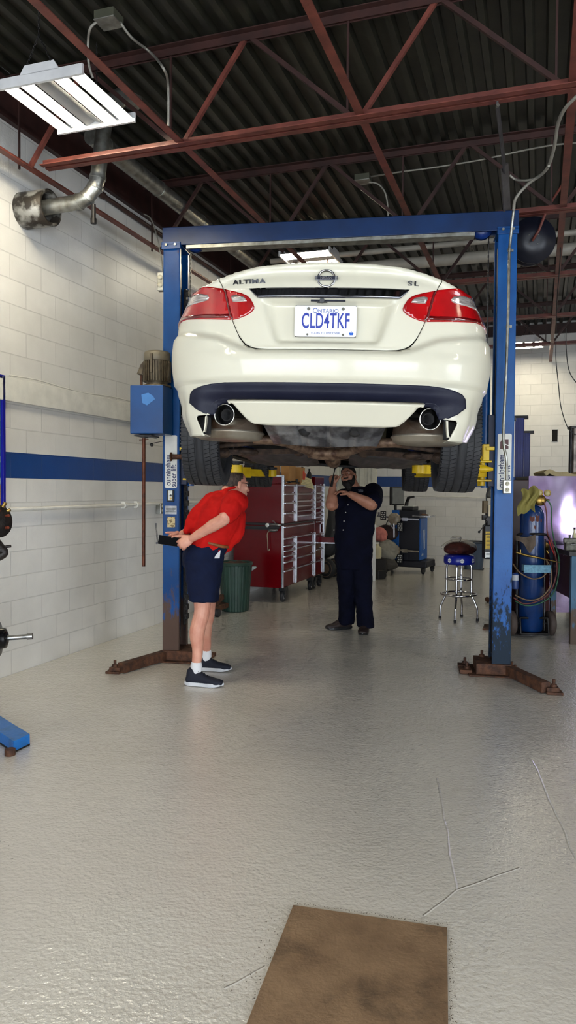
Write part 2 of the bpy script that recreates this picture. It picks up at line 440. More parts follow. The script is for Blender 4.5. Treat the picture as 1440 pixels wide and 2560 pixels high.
# ledger steel on top of the left wall
mb = MB(); mb.bx(A0 - .2, A0 + .05, B0, B1, 4.42, 4.48); mb.bx(A0 + .04, A0 + .05, B0, B1, 4.44, ZD); o = mb.build('trim_2', M_joist2); o.rotation_euler = (0, 0, RROT); struct(o)
mb = MB(); mb.bx(A0, A1, B1 - .06, B1, 4.55, ZD); o = mb.build('trim_3', M_joist2); o.rotation_euler = (0, 0, RROT); struct(o)
# white corrugated wall panel and door jamb at the far left end of the back wall
pa = ON(796, 1300, b=B1).x; pb = ON(936, 1300, b=B1).x
mb = MB(); x = pa; zz = 3.2
while x < pb - .05:
    mb.bx(x, x + .1, B1 - .05, B1 - .012, 0, zz); mb.bx(x + .1, x + .18, B1 - .025, B1 - .006, 0, zz); x += .18
mb.bx(pb - .05, pb + .03, B1 - .07, B1 - .002, 0, zz + .06)
o = mb.build('door_1', mat('cream_metal', (216, 214, 200), .4), bevel=.004); o.rotation_euler = (0, 0, RROT); struct(o)
# ================================================================ the lift
def mat_wear(name, rgb, rgb2, rust_rgb, z0, z1, scale=9, rough=.33, thr=.62):
    m = mat(name, rgb, rough, 0, rgb2, 3, .3, .7, bump=.08, bscale=40, spec=.3); nt = m.node_tree; N = nt.nodes; L = nt.links; p = N['Principled BSDF']
    src = p.inputs['Base Color'].links[0].from_socket
    tc = N.new('ShaderNodeTexCoord'); sx = N.new('ShaderNodeSeparateXYZ'); L.new(tc.outputs['Object'], sx.inputs[0])
    mr = N.new('ShaderNodeMapRange'); L.new(sx.outputs[2], mr.inputs['Value'])
    mr.inputs['From Min'].default_value = z0; mr.inputs['From Max'].default_value = z1; mr.inputs['To Min'].default_value = .42; mr.inputs['To Max'].default_value = 0
    n = N.new('ShaderNodeTexNoise'); n.inputs['Scale'].default_value = scale; n.inputs['Detail'].default_value = 12; n.inputs['Roughness'].default_value = .65
    mp = N.new('ShaderNodeMapping'); mp.inputs['Scale'].default_value = (1.6, 1.6, .6); L.new(tc.outputs['Object'], mp.inputs[0]); L.new(mp.outputs[0], n.inputs['Vector'])
    ad = N.new('ShaderNodeMath'); ad.operation = 'ADD'; L.new(n.outputs['Fac'], ad.inputs[0]); L.new(mr.outputs[0], ad.inputs[1])
    r = N.new('ShaderNodeMapRange'); L.new(ad.outputs[0], r.inputs['Value']); r.inputs['From Min'].default_value = thr; r.inputs['From Max'].default_value = thr + .1
    mx = N.new('ShaderNodeMix'); mx.data_type = 'RGBA'; mx.inputs[7].default_value = col(*rust_rgb); L.new(r.outputs[0], mx.inputs[0]); L.new(src, mx.inputs[6]); L.new(mx.outputs[2], p.inputs['Base Color'])
    q = N.new('ShaderNodeMapRange'); q.inputs['To Min'].default_value = rough; q.inputs['To Max'].default_value = .75; L.new(r.outputs[0], q.inputs['Value']); L.new(q.outputs[0], p.inputs['Roughness'])
    return m
M_post = mat_wear('worn_blue_post', (4, 72, 136), (3, 56, 112), (84, 66, 58), .05, .85)
M_post2 = mat_wear('worn_blue_post_right', (26, 90, 158), (14, 68, 130), (30, 42, 56), .1, 1.0, 24, .36, .66)
M_yellow = mat('yellow_paint', (222, 188, 22), .42, 0, (186, 150, 18), 5, bump=.1)
M_placard = mat('placard_white', (222, 222, 216), .4)
M_navy = mat('navy_print', (24, 32, 84), .5)
M_grease_shade = mat('grease_and_shade_black', (18, 16, 16), .5, .2, (36, 28, 24), 18, bump=.4)  # real grease, and the shade strips inside the posts
LY = R(9.0)
lift = thing('two_post_lift', 'blue overhead two post lift with yellow arms holding up the white car', 'car lift', (.39, 6.50, 0), -LY)
H = 1.48
def post(side, m, zt=3.63):
    s = side
    mb = MB()
    x0, x1 = (-H, -H + .14) if s < 0 else (H - .14, H)
    xo = -H if s < 0 else H
    zb = .1
    mb.bx(x0, x1, -.14, -.13, zb, zt); mb.bx(x0, x1, .13, .14, zb, zt)             # flanges
    mb.bx(xo - .005, xo + .005, -.14, .14, zb, zt)                                  # web
    xi = x1 if s < 0 else x0
    mb.bx(xi - .004, xi + .004, -.14, -.10, zb, zt); mb.bx(xi - .004, xi + .004, .10, .14, zb, zt)   # inner lips
    o = mb.build('post', m, lift, bevel=.004)
    # stepped safety rack inside
    if s > 0:
        MB().bx(xi + .012, xi + .02, -.10, .10, .15, 3.55).build('shade_liner', M_grease_shade, lift); return x0, x1  # dark sheet standing in for the shade inside the post
    mb = MB(); xr = xi
    mb.bx(xr - .01, xr + .01, .03, .08, .3, 3.3)
    z = .35
    while z < 3.25:
        mb.bx(xr + (.01 if s < 0 else -.03), xr + (.03 if s < 0 else -.01), .03, .08, z, z + .05); z += .085
    mb.build('safety_rack', M_grease_shade, lift)
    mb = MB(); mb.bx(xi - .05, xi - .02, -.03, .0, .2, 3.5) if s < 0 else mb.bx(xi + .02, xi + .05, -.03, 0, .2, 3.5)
    mb.build('guide_shadow_liner' if False else 'shade_liner', M_grease_shade, lift)  # dark strip painted for the shade inside the channel
    return x0, x1
post(-1, M_post); post(1, M_post2)
# crossbeam
mb = MB()
mb.bx(-H - .01, H + .015, -.15, -.142, 3.63, 3.785); mb.bx(-H - .01, H + .015, -.03, -.022, 3.63, 3.785); mb.bx(-H - .01, H + .015, -.15, -.022, 3.777, 3.785)
mb.build('crossbeam', M_bluedark if False else mat('deep_blue_beam', (5, 44, 92), .35, 0, (4, 34, 74), 4), lift, bevel=.003)
MB().bx(-H + .2, H - .33, -.142, -.03, 3.60, 3.628).build('cable_tray', M_galv, lift)
for s in (-1, 1):
    xc = s * (H - .07)
    mb = MB(); mb.bx(xc - .085, xc + .085, -.165, -.152, 3.595, 3.655); mb.bx(xc - .085, xc + .085, -.165, .14, 3.628, 3.64); mb.build('post_bracket', M_blue, lift, bevel=.003)
    for q in (-.04, .04): MB().cyl((xc + q, -.165, 3.63), (xc + q, -.178, 3.63), .011, 8).build('bolt', M_galv, lift)
    # pulley in the beam and hoist chain
    xp = s * (H - .27)
    MB().lathe([(.02, -.02), (.085, -.02), (.073, -.008), (.073, .008), (.085, .02), (.02, .02)], (xp, -.085, 3.665), (0, 1, 0), 28).build('pulley', M_bluedark, lift)
    ch = MB(); xch = s * (H - .21); z = 2.62
    while z < 3.62:
        ch.box((xch, -.04, z), (.012, .012, .02)); ch.box((xch, -.04, z + .02), (.007, .02, .02)); z += .038
    ch.build('lift_chain', M_darksteel, lift)
    # carriage and cylinder
    mb = MB(); mb.cyl((xch, -.02, 1.55), (xch, -.02, 2.60), .033, 20); mb.build('hydraulic_cylinder', M_blue, lift)
    mb = MB(); xi = s * (H - .165)
    mb.bx(xi - .03, xi + .03, -.09, .10, 1.56, 2.15); mb.build('carriage', M_grease_shade if False else mat('night_blue', (8, 22, 56), .5), lift, bevel=.004)
# arms: yellow, swung towards the sill points of the car
def arm(s, x1, y1, z=1.685):
    x0 = s * (H - .24); y0 = -.09 if y1 < 0 else .09
    mb = MB(); mb.bx(x0 - .06, x0 + .07, y0 - .07, y0 + .07, z - .085, z - .07); mb.bx(x0 - .06, x0 + .07, y0 - .07, y0 + .07, z + .07, z + .085)
    mb.bx(x0 - s * .0, x0 + s * .05, y0 - .06, y0 + .06, z + .085, z + .22); mb.bx(x0 + s * .02, x0 + s * .09, y0 - .07, y0 + .07, z + .17, z + .2)
    mb.cyl((x0, y0, z - .12), (x0, y0, z + .12), .022, 14)
    o = mb.build('arm_bracket', M_yellow, lift, bevel=.004)
    a = Vector((x0, y0, z)); b = Vector((x1, y1, z)); d = (b - a).normalized()
    mb = MB(); mb.beam(a, a + d * (b - a).length * .66, .1, .1); o2 = mb.build('arm', M_yellow, lift, bevel=.006)
    mb = MB(); mb.beam(a + d * (b - a).length * .5, b, .075, .07); mb.cyl((b.x, b.y, z - .03), (b.x, b.y, z + .03), .055, 20); mb.build('arm_extension', M_yellow, lift, bevel=.004)
    mb = MB(); mb.cyl((b.x, b.y, z + .03), (b.x, b.y, z + .05), .03, 16); mb.cyl((b.x, b.y, z + .04), (b.x, b.y, z + .06), .06, 20); mb.build('lift_pad', M_rubber, lift)
arm(-1, -.72, -.62); arm(1, .72, -.62); arm(-1, -.72, .95); arm(1, .72, .95)
# lock lever sticking out of the right carriage
MB().lathe([(.012, 0), (.03, .02), (.03, .12), (.012, .2), (.01, .2)], (H - .36, -.16, 1.70), (1, -.12, 0), 14).build('release_handle', M_yellow, lift)
MB().cyl((-H + .10, -.2, 1.80), (-H + .2, -.17, 1.80), .022, 12).ell((-H + .09, -.2, 1.80), (.012, .035, .04)).build('release_handle', M_rust, lift)
# bases
def base(s):
    mb = MB(); sx = lambda a, b: (min(s * a, s * b), max(s * a, s * b))
    a, b = sx(H + .06, H - .33); mb.bx(a, b, -.2, .22, 0.001, .014)
    a, b = sx(H + .01, H - .27); mb.bx(a, b, -.155, .17, .014, .1)
    # outrigger bar reaching towards the doorway, slanting outwards
    mb.beam((s * (H - .01), -.12, .052), (s * (H + .2), -.62, .045), .075, .08)
    a, b = sx(H + .2, H + .32); mb.bx(a, b, -.66, -.54, .001, .02); mb.box((s * (H + .25), -.6, .035), (.09, .08, .03))
    a, b = sx(H - .3, H - .4); mb.bx(a, b, -.12, -.0, .001, .035); mb.bx(a, b, .08, .18, .001, .03)
    mb.build('base_plate', M_rust, lift, bevel=.003)
    for x, y, z in ((H + .26, -.6, .05), (H - .34, -.06, .035), (H - .34, .14, .03), (H - .2, .12, .1), (H + .06, .0, .014), (H + .05, .13, .014), (H + .06, -.15, .014)):
        MB().cyl((s * x, y, z), (s * x, y, z + .02), .024, 6).cyl((s * x, y, z + .02), (s * x, y, z + .055), .012, 10).build('anchor_bolt', M_rust, lift)
base(-1); base(1)
# placards
def rrect(w, h, r, n=5):
    pts = []
    for cx, cy, a0 in ((w / 2 - r, h / 2 - r, 0), (-w / 2 + r, h / 2 - r, PI / 2), (-w / 2 + r, -h / 2 + r, PI), (w / 2 - r, -h / 2 + r, 3 * PI / 2)):
        for i in range(n + 1): a = a0 + PI / 2 * i / n; pts.append((cx + r * math.cos(a), cy + r * math.sin(a)))
    return pts
VUP = VERT @ Euler((0, 0, PI / 2)).to_matrix()     # text running upwards
for s in (-1, 1):
    xc = s * (H - .07); zc = 1.76
    pl = MB().prism([(x + xc, z + zc) for x, z in rrect(.11, .46, .014)], (-.146, -.1415)).build('name_placard', M_placard, lift)
    text_obj('lettering', 'cunningham', .066, M_navy, pl, (xc - .022, -.147, zc - .075), VUP, sx=.86, off=.0006)
    text_obj('lettering', 'super lift', .064, M_navy, pl, (xc + .026, -.147, zc - .125), VUP, sx=.86, off=.0006)
    if s > 0:
        lg = MB()
        M_maroon = mat('maroon_print', (84, 44, 48), .5)
        lg.prism([(xc - .035, zc + .105), (xc - .035, zc + .16), (xc - .02, zc + .185), (xc - .004, zc + .185), (xc - .004, zc + .105)], (-.1475, -.146))
        lg.prism([(xc, zc + .105), (xc, zc + .142), (xc + .03, zc + .128), (xc + .03, zc + .105)], (-.1475, -.146))
        lg.prism([(xc, zc + .15), (xc, zc + .185), (xc + .03, zc + .185), (xc + .03, zc + .137)], (-.1475, -.146))
        lg.build('logo_mark', M_maroon, pl)
xc = -(H - .07)
sw = MB().box((xc, -.155, 1.462), (.062, .03, .1)).build('switch_box', M_black, lift, bevel=.004)
MB().box((xc + .004, -.174, 1.465), (.036, .006, .088)).build('switch_plate', M_galv, sw, bevel=.002)
MB().cyl((xc + .01, -.176, 1.465), (xc + .01, -.186, 1.465), .009, 12).build('push_button', M_black, sw)
MB().cyl((xc + .01, -.176, 1.44), (xc + .01, -.182, 1.44), .009, 12).build('push_button', M_brass, sw)
dp = MB().box((xc, -.143, 1.337), (.104, .002, .074)).build('data_plate', M_steel, lift)
mb = MB()
for i, (dz, w_) in enumerate(((.026, .07), (.014, .09), (.004, .085), (-.006, .06), (-.016, .09), (-.026, .08))): mb.box((xc, -.1445, 1.337 + dz), (w_, .001, .0035))
mb.build('print_lines', M_darksteel, dp)
MB().box((xc + .003, -.143, 1.232), (.07, .002, .092)).build('worn_sticker', mat('beige_sticker', (196, 180, 138), .7, 0, (120, 100, 70), 60, .5, .56), lift)
# power unit
tk = MB(); tk.bx(-H - .2, -H + .088, -.42, -.16, 1.985, 2.39); tko = tk.build('oil_tank', M_blue, lift, bevel=.006)
MB().prism([(-H - .10, 2.31), (-H - .09, 2.24), (-H - .05, 2.22), (-H - .03, 2.235), (-H + .02, 2.27), (-H - .0, 2.3), (-H - .04, 2.325)], (-.4225, -.42)).build('paint_patch', mat('pale_blue_patch', (60, 120, 190), .4), tko)
M_motor = mat('motor_grey_brown', (98, 88, 70), .55, .2, (60, 48, 36), 14, bump=.3)
mx_, my_ = -H - .015, -.27
mo = MB(); mo.lathe([(.02, 2.39), (.12, 2.39), (.12, 2.405), (.09, 2.41), (.09, 2.43), (.106, 2.435), (.106, 2.61)], (mx_, my_, 0), (0, 0, 1), 40)
for i in range(30):
    a = 2 * PI * i / 30; mo.box((mx_ + .109 * math.cos(a), my_ + .109 * math.sin(a), 2.52), (.02, .007, .17), (0, 0, a))
mo_o = mo.build('motor', M_motor, lift)
MB().lathe([(.108, 2.61), (.112, 2.615), (.112, 2.675), (.1, 2.69), (.02, 2.695), (.0, 2.695)], (mx_, my_, 0), (0, 0, 1), 40).build('fan_cover', mat('motor_cover', (112, 104, 88), .5, .2), mo_o)
MB().bx(mx_ - .018, mx_ + .0, my_ - .127, my_ - .11, 2.5, 2.66).build('cover_strap', M_motor, mo_o, bevel=.002)
MB().prism([(mx_ - .11, 2.60), (mx_ - .13, 2.58), (mx_ - .165, 2.5), (mx_ - .11, 2.49)], (my_ - .05, my_ + .05)).build('terminal_box', M_motor, mo_o, bevel=.004)
MB().cyl((mx_ - .14, my_, 2.39), (mx_ - .14, my_, 2.5), .012, 10).build('feed_pipe', M_rust, mo_o)
br = MB(); br.bx(-H - .17, -H - .02, -.4, -.2, 1.965, 1.975); br.beam((-H - .18, -.4, 1.985), (-H + .02, -.38, 1.945), .006, .006); br.beam((-H - .1, -.3, 1.985), (-H - .1, -.3, 1.955), .02, .02)
br.build('tank_shelf', M_darksteel, lift)
mb = MB(); mb.tube(smooth_path([(-H + .06, -.3, 1.93), (-H - .02, -.34, 1.91)]), .003, 6); mb.ell((-H - .035, -.345, 1.895), .016); mb.build('lowering_lever', M_black, lift)
# bar hanging from the shelf
t = tag(MB().cyl((0, 0, 0), (0, 0, 1.09), .0145, 14).cyl((-.04, 0, 1.075), (.04, 0, 1.08), .005, 8).build('pry_bar', mat('brown_steel_bar', (96, 50, 30), .5, .4, (66, 34, 22), 20, bump=.2)), 'long brown steel bar hanging below the blue oil tank of the lift', 'pry bar')
t.location = lift.location + Matrix.Rotation(-LY, 3, 'Z') @ Vector((-H - .10, -.36, .86))
# weatherproof outlet on the left post top with its conduit
LM = Matrix.Translation(lift.location) @ Matrix.Rotation(-LY, 4, 'Z')
def LP(x, y, z): return LM @ Vector((x, y, z))
ob = thing('outlet_box', 'grey outlet box on the upper left lift post at the end of a thin cable', 'outlet box', LP(-H - .036, -.1, 3.33), -LY)
MB().box((0, 0, 0), (.055, .06, .16)).build('box_body', M_galv, ob, bevel=.004)
for q in (-.03, .035): MB().lathe([(0, .032), (.021, .032), (.021, .036), (0, .036)], (0, 0, q), (0, -1, 0), 16).build('socket', mat('ivory_plastic', (196, 190, 168), .5), ob)
pts = smooth_path([LP(-H - .02, -.1, 3.41), P(403, 645, 6.7), P(392, 590, 6.8), P(378, 548, 7.0), P(360, 535, 7.2)])
tag(MB().tube(pts, .006, 8).build('feed_cable', M_cable), 'thin pale cable curving down the wall to the outlet box on the left post', 'cable')
# conduit and outlet on the right post
cp = thing('electrical_conduit', 'steel conduit running down the right blue post to a double outlet', 'conduit', LP(0, 0, 0), -LY)
cpts = [P(1285, 523, 5.98), P(1283, 535, 5.98), P(1276, 600, 6.02), P(1273, 640, 6.02), P(1271, 760, 6.0), P(1264, 960, 6.0), P(1259, 1060, 6.0), P(1259, 1110, 6.0), P(1266, 1150, 6.0), P(1267, 1200, 6.0)]
MB().tube(smooth_path(cpts, 5), .011, 12).build('pipe', M_galv, cp, world=True)
for px, py in ((1274, 625), (1270, 816)):
    mb = MB(); q = P(px, py, 6.01); mb.cyl(q - Vector((0, 0, .012)), q + Vector((0, 0, .012)), .0145, 12); mb.box(q + Vector((.01, .01, 0)), (.045, .01, .02)); mb.build('pipe_strap', M_galv, cp, world=True)
q = P(1267, 1217, 5.99)
bxo = MB().box(q, (.062, .05, .108), (0, 0, -LY)).build('outlet_box', M_galv, cp, world=True, bevel=.004)
for dz in (.024, -.024):
    o_ = MB().lathe([(0, .026), (.017, .026), (.017, .031), (0, .031)], q + Vector((0, 0, dz)), (-.15, -1, 0), 20).build('receptacle', MATS['ivory_plastic'], bxo, world=True)
    m2 = MB()
    for dx in (-.006, .006): m2.box(q + Vector((dx - .0045, -.0315, dz + .004)), (.0024, .002, .008))
    m2.box(q + Vector((-.0045, -.0315, dz - .008)), (.005, .002, .005)); m2.build('slot', M_black, bxo, world=True)
# ================================================================ lamps, ducts and things under the roof
M_tube = mat('lamp_tube', (255, 244, 214), emit=66)
M_lampw = mat('lamp_housing', (214, 214, 216), .35)
def lamp(loc, label, strips=4, wdt=.64, lng=.68, rz=RROT, chains=1.0, chain_h=.5, group='hanging strip lamps'):
    t = thing('hanging_strip_lamp', label, 'lamp', loc, rz, group)
    # housing: pan with end plates, bottom at z=0
    for y0, y1, y2, y3 in ((0, .02, 0, .012), (lng - .02, lng, lng - .012, lng)):
        mb = MB(); mb.bx(-wdt / 2, wdt / 2, y0, y1, -.01, .055); mb.prism([(-.15, .05), (-.11, .11), (.11, .11), (.15, .05)], (y2, y3)); mb.build('end_plate', M_lampw, t)
    mb = MB(); nb = 5 if strips == 4 else strips; wp = wdt / nb
    for i in range(nb):
        xc = -wdt / 2 + (i + .5) * wp; hw = wp * (.5 if (strips == 4 and i == 2) else .40); mb.prism([(xc - hw, .016), (xc - hw, .012), (xc, .034), (xc + hw, .012), (xc + hw, .016), (xc, .045)], (.015, lng - .015))
    mb.build('reflector', mat('lamp_reflector', (150, 150, 150), .35), t)
    sl = [i for i in range(nb) if not (strips == 4 and i == 2)]
    for i in sl:
        xc = -wdt / 2 + (i + .5) * wp
        MB().bx(xc - wp * .30, xc + wp * .30, .02, lng - .02, .008, .018).build('lamp_tube', M_tube, t)
    for y in ((0, lng)):
        mb = MB()
        for sx in (-.09, .09): ch(mb, Vector((sx, y, .11)), Vector((0, y, .28)))
        ch(mb, Vector((0, y, .28)), Vector((0, y, chain_h)))
        mb.build('chain', M_darksteel, t)
    return t
def ch(mb, a, b, s=.018):
    n = max(1, int((b - a).length / (s * 1.1))); d = (b - a) / n; x, y = frame(d)
    for i in range(n):
        p = a + d * (i + .5); u_ = x if i % 2 else y
        q = [p + d.normalized() * (s * .62 * math.cos(t)) + u_ * (s * .32 * math.sin(t)) for t in [2 * PI * k / 8 for k in range(8)]]
        mb.tube(q, s * .15, 4, closed=True)
zl = 4.12
p0 = ON(205, 198, b=4.11)
lamp(RM(-3.07, 4.11, zl), 'big hanging lamp with four bright strips by the left wall, nearest the camera', 4, .64, .66, chain_h=.6)
# lamp over the car
l2 = AB(P(968, 640, 9.4)); lamp(RM(l2.x - .62, l2.y - .1, l2.z), 'hanging strip lamp showing just above the boot lid of the white car', 4, .64, .66, rz=RROT + PI / 2, chain_h=.95)
l3 = AB(P(1321, 853, 13.3)); lamp(RM(l3.x - .0, l3.y, l3.z), 'small far hanging lamp with two lit strips near the back wall', 3, .5, .66, chain_h=.9)
# lamps of the same row that stand behind and beside the camera
lamp(RM(-3.0, -.4, zl), 'hanging strip lamp by the left wall behind the camera', 4)
lamp(RM(1.6, -1.6, zl), 'hanging strip lamp over the bay behind the camera', 4)
lamp(RM(4.6, 2.2, zl), 'hanging strip lamp over the right bay beside the camera', 4)
lamp(RM(5.2, 7.2, zl), 'hanging strip lamp over the right bay beyond the gas cylinder', 4)
lamp(RM(4.4, 11.0, zl), 'hanging strip lamp over the far end of the right bay', 4)
# white duct across the ceiling
mb = MB(); q0 = AB(P(1060, 655, 9.4)); q1 = AB(P(1440, 613, 9.4)); bb = q0.y
mb.tube([RM(q0.x - 2.0, bb, q0.z), RM(q0.x + 4.5, bb, q0.z)], .07, 20); 
tag(mb.build('overhead_pipe', mat('pale_paint_pipe', (176, 170, 158), .45)), 'fat pale pipe crossing under the roof behind the right post', 'pipe')
mb = MB(); mb.tube([RM(q0.x - 2.0, bb - .05, q0.z + .17), RM(q0.x + 4.5, bb - .05, q0.z + .17)], .035, 12)
tag(mb.build('overhead_pipe', MATS['pale_paint_pipe']), 'thinner pale pipe running right above the fat one behind the right post', 'pipe')
# round sheet metal duct along the left wall
a_, b_ = P(262, 365, 6.55), P(560, 572, 8.9)
bA = AB(a_); bB = AB(b_)
mb = MB(); aa = bA.x
def seg(mb, p, q, r, m=20):
    mb.tube([p, q], r, m)
L_ = 9.0
pth = [RM(bA.x, bA.y - .2, bA.z), RM(bA.x + .0, bA.y + L_, bA.z)]
mb.tube(pth, .075, 24)
k = bA.y
while k < bA.y + L_: mb.tube([RM(bA.x, k, bA.z), RM(bA.x, k + .02, bA.z)], .08, 24); k += .95
tag(mb.build('air_duct', M_galv), 'long round galvanised duct under the roof beside the left wall', 'duct')
# flue through the wall
sl0 = ON(60, 528, a=A0)
fl = thing('wall_flue', 'silver vent pipe bending up from a scorched sleeve in the left wall', 'flue pipe', RM(A0, sl0.y, 0), RROT)
zf = sl0.z
sv = MB(); sv.lathe([(.13, -.02), (.145, .0), (.145, .26), (.12, .26), (.12, .02)], (0, 0, zf), (1, 0, 0), 36, caps=False)
sv.build('wall_sleeve', mat('scorched_sleeve', (150, 148, 142), .5, .4, (54, 48, 42), 9, .42, .55, bump=.2), fl)
mb = MB(); P1 = (.04, 0, zf); 
pts = [(.04, 0, zf), (.52, 0, zf + .015), (.60, 0, zf + .04), (.66, 0.02, zf + .12), (.68, .03, zf + .2), (.72, .06, zf + .62), (.74, .1, zf + .75)]
mb.tube(pts, .06, 24)
for i in (1, 2, 3, 4): mb.tube([Vector(pts[i]) - (Vector(pts[i + 1]) - Vector(pts[i])).normalized() * .012, Vector(pts[i]) + (Vector(pts[i + 1]) - Vector(pts[i])).normalized() * .012], .066, 24)
mb.tube([(.74, .1, zf + .74), (.76, .12, zf + .82), (.80, .2, zf + .9), (.84, .34, zf + .92)], .075, 24)
mb.build('vent_pipe', M_galv, fl)
MB().cyl((.66, 0, zf - .16), (.66, 0, zf - .02), .018, 12).cyl((.66, 0, zf - .17), (.66, 0, zf - .13), .024, 12).build('drain_stub', M_darksteel, fl)
# pipes along the left wall
c0 = ON(245, 480, a=A0 + .04); c1 = ON(402, 588, a=A0 + .04)
mb = MB(); d = (c1 - c0); c2 = c0 + d * 2.2
mb.tube([RM(A0 + .04, c0.y, c0.z), RM(A0 + .04, c0.y + 7.5, c0.z)], .022, 12)
mb.tube([RM(A0 + .04, c0.y - .02, c0.z), RM(A0 + .04, c0.y + .1, c0.z)], .032, 12)
tag(mb.build('roof_pipe', M_joist2), 'dark iron pipe along the top of the left block wall', 'pipe')
w0 = ON(15, 1275, a=A0 + .03)
wp_ = thing('wall_conduit', 'white painted conduit along the left wall below the blue stripe', 'conduit', RM(A0, 0, 0), RROT)
mb = MB(); mb.tube([(.03, 4.6, 1.345), (.03, 14.9, 1.385)], .017, 12); mb.build('pipe', MATS['wall_trim'], wp_)
for y in (6.75, 7.0): MB().tube([(.03, y, 1.35), (.03, y + .05, 1.35)], .028, 12).box((.02, y + .02, 1.355), (.04, .03, .07)).build('pipe_coupling', MATS['wall_trim'], wp_)
# loose cable lying on the ledge
pts = [RM(A0 + .03, 5.0 + i * .35, 2.42 + .012 * math.sin(i * 1.7)) for i in range(20)]
tag(MB().tube(smooth_path(pts, 3), .006, 6).build('ledge_cable', MATS['wall_trim']), 'white painted cable lying along the ledge of the left wall', 'cable')
ow = ON(400, 1271, a=A0 + .03)
wo = thing('wall_outlet', 'grey double outlet on the left wall just beside the blue post', 'outlet', RM(A0 + .001, ow.y, ow.z), RROT)
MB().box((.03, 0, 0), (.06, .09, .12)).build('box_body', M_galv, wo, bevel=.004)
for dz in (-.025, .025): MB().lathe([(0, 0), (.017, 0), (.017, .004), (0, .004)], (.06, 0, dz), (1, 0, 0), 16).build('receptacle', MATS['ivory_plastic'], wo)
# ceiling junction boxes with flexible conduit
def jbox(px, py, Y, label, s=.1):
    p = P(px, py, Y); t = thing('junction_box', label, 'junction box', p, RROT)
    MB().box((0, 0, 0), (s * 1.15, s, s * .45)).build('box_body', mat('olive_box', (84, 84, 70), .5, .3), t, bevel=.003)
    MB().box((0, 0, -s * .24), (s * 1.2, s * 1.05, .006)).build('cover_plate', M_galv, t, bevel=.002)
    return p
jp = P(272, 46, 4.35); zz = ZD - .03
Yj = (ZD - .07 - CAM_H) / (ray(272, 46).z / ray(272, 46).y)
p = jbox(272, 46, Yj, 'grey junction box on the roof deck above the big hanging lamp', .13)
pts = smooth_path([P(250, 50, Yj), P(226, 70, Yj), P(220, 110, Yj + .1), P(222, 160, Yj + .1), P(232, 195, Yj + .15)])
tag(MB().tube(pts, .009, 8).build('flex_conduit', M_cable), 'short flexible conduit dropping from the junction box to the big lamp', 'conduit')
pts = smooth_path([P(300, 55, Yj), P(330, 95, Yj + .1), P(375, 130, Yj + .3), P(408, 170, 4.95), P(420, 210, 5.3), P(421, 315, 5.42)])
tag(MB().tube(pts, .009, 8).build('flex_conduit', M_cable), 'flexible conduit curving from the junction box to the first roof joist', 'conduit')
Yk = (ZD - .07 - CAM_H) / (ray(908, 447).z / ray(908, 447).y)
jbox(908, 447, Yk, 'grey junction box on the roof deck near the middle of the ceiling', .13)
pts = smooth_path([P(922, 455, Yk), P(945, 460, Yk), P(962, 480, Yk), P(969, 512, Yk + .05), P(970, 540, Yk + .1)])
tag(MB().tube(pts, .008, 8).build('flex_conduit', M_cable), 'flexible conduit looping down from the middle junction box to the lamp over the car', 'conduit')
pts = smooth_path([P(925, 442, Yk), P(1000, 430, 7.3), P(1090, 418, 7.2), P(1200, 400, 7.0), P(1300, 378, 6.8), P(1380, 363, 6.6), P(1470, 355, 6.4)])
tag(MB().tube(pts, .008, 8).build('flex_conduit', M_cable), 'long pale conduit crossing the ceiling from the middle junction box to the right', 'conduit')
pts = smooth_path([P(1284, 525, 5.98), P(1290, 495, 5.9), P(1320, 460, 5.8), P(1365, 425, 5.6), P(1385, 370, 5.3), P(1395, 310, 5.0), P(1415, 268, 4.75), P(1460, 225, 4.6)])
tag(MB().tube(pts, .012, 8).build('flex_conduit', M_cable), 'flexible conduit rising from the right post up to the roof joists', 'conduit')
pts = smooth_path([P(1274, 438, 5.9), P(1290, 449, 5.9), P(1315, 451, 5.8), P(1345, 443, 5.7), P(1372, 415, 5.5)])
tag(MB().tube(pts, .009, 8).build('flex_conduit', M_cable), 'sagging flexible conduit between the grey hanger bar and the one above the right post', 'conduit')
# grey slotted hanger from the first joist
hb = thing('hanger_bar', 'dark grey flat steel hanger running from the first roof joist to the right post', 'hanger bar', P(1243, 262, 4.84))
MB().beam(P(1243, 258, 4.85), P(1262, 425, 5.75), .06, .012, up=Vector((0, 1, 0))).beam(P(1261, 415, 5.7), P(1268, 536, 6.2), .07, .012, up=Vector((0, 1, 0))).build('bar', mat('grey_bar', (84, 80, 80), .5, .3, (60, 56, 56), 9), hb, world=True)
q = P(1243, 266, 4.84); MB().cyl(q, q + Vector((0, -.02, 0)), .01, 10).build('bolt', M_galv, hb, world=True)
# hose reel
hr = thing('hose_reel', 'round black hose reel hung beside the top of the right post', 'hose reel', P(1332, 600, 6.9), 0)
mb = MB(); ax = Vector((-.12, -1, -.12)).normalized(); mb.lathe([(.02, -.03), (.19, -.03), (.205, -.015), (.205, 0), (.16, .0), (.155, .02), (.06, .03), (.0, .03)], (0, 0, 0), ax, 48)
mb.lathe([(.1, -.16), (.1, -.03)], (0, 0, 0), ax, 32); mb.lathe([(.02, -.19), (.2, -.19), (.2, -.16), (.02, -.16)], (0, 0, 0), ax, 48)
mb.build('reel_drum', mat('reel_black', (20, 22, 34), .4), hr)
x_, y_ = frame(ax)
mb = MB()
for i in range(4): a = PI / 4 + i * PI / 2; mb.ell(ax * .03 + (x_ * math.cos(a) + y_ * math.sin(a)) * .055, .006, 8)
for i in range(3): a = .4 + i * 2.1; mb.ell(ax * .012 + (x_ * math.cos(a) + y_ * math.sin(a)) * .14, .006, 8)
mb.build('rivets', M_galv, hr)
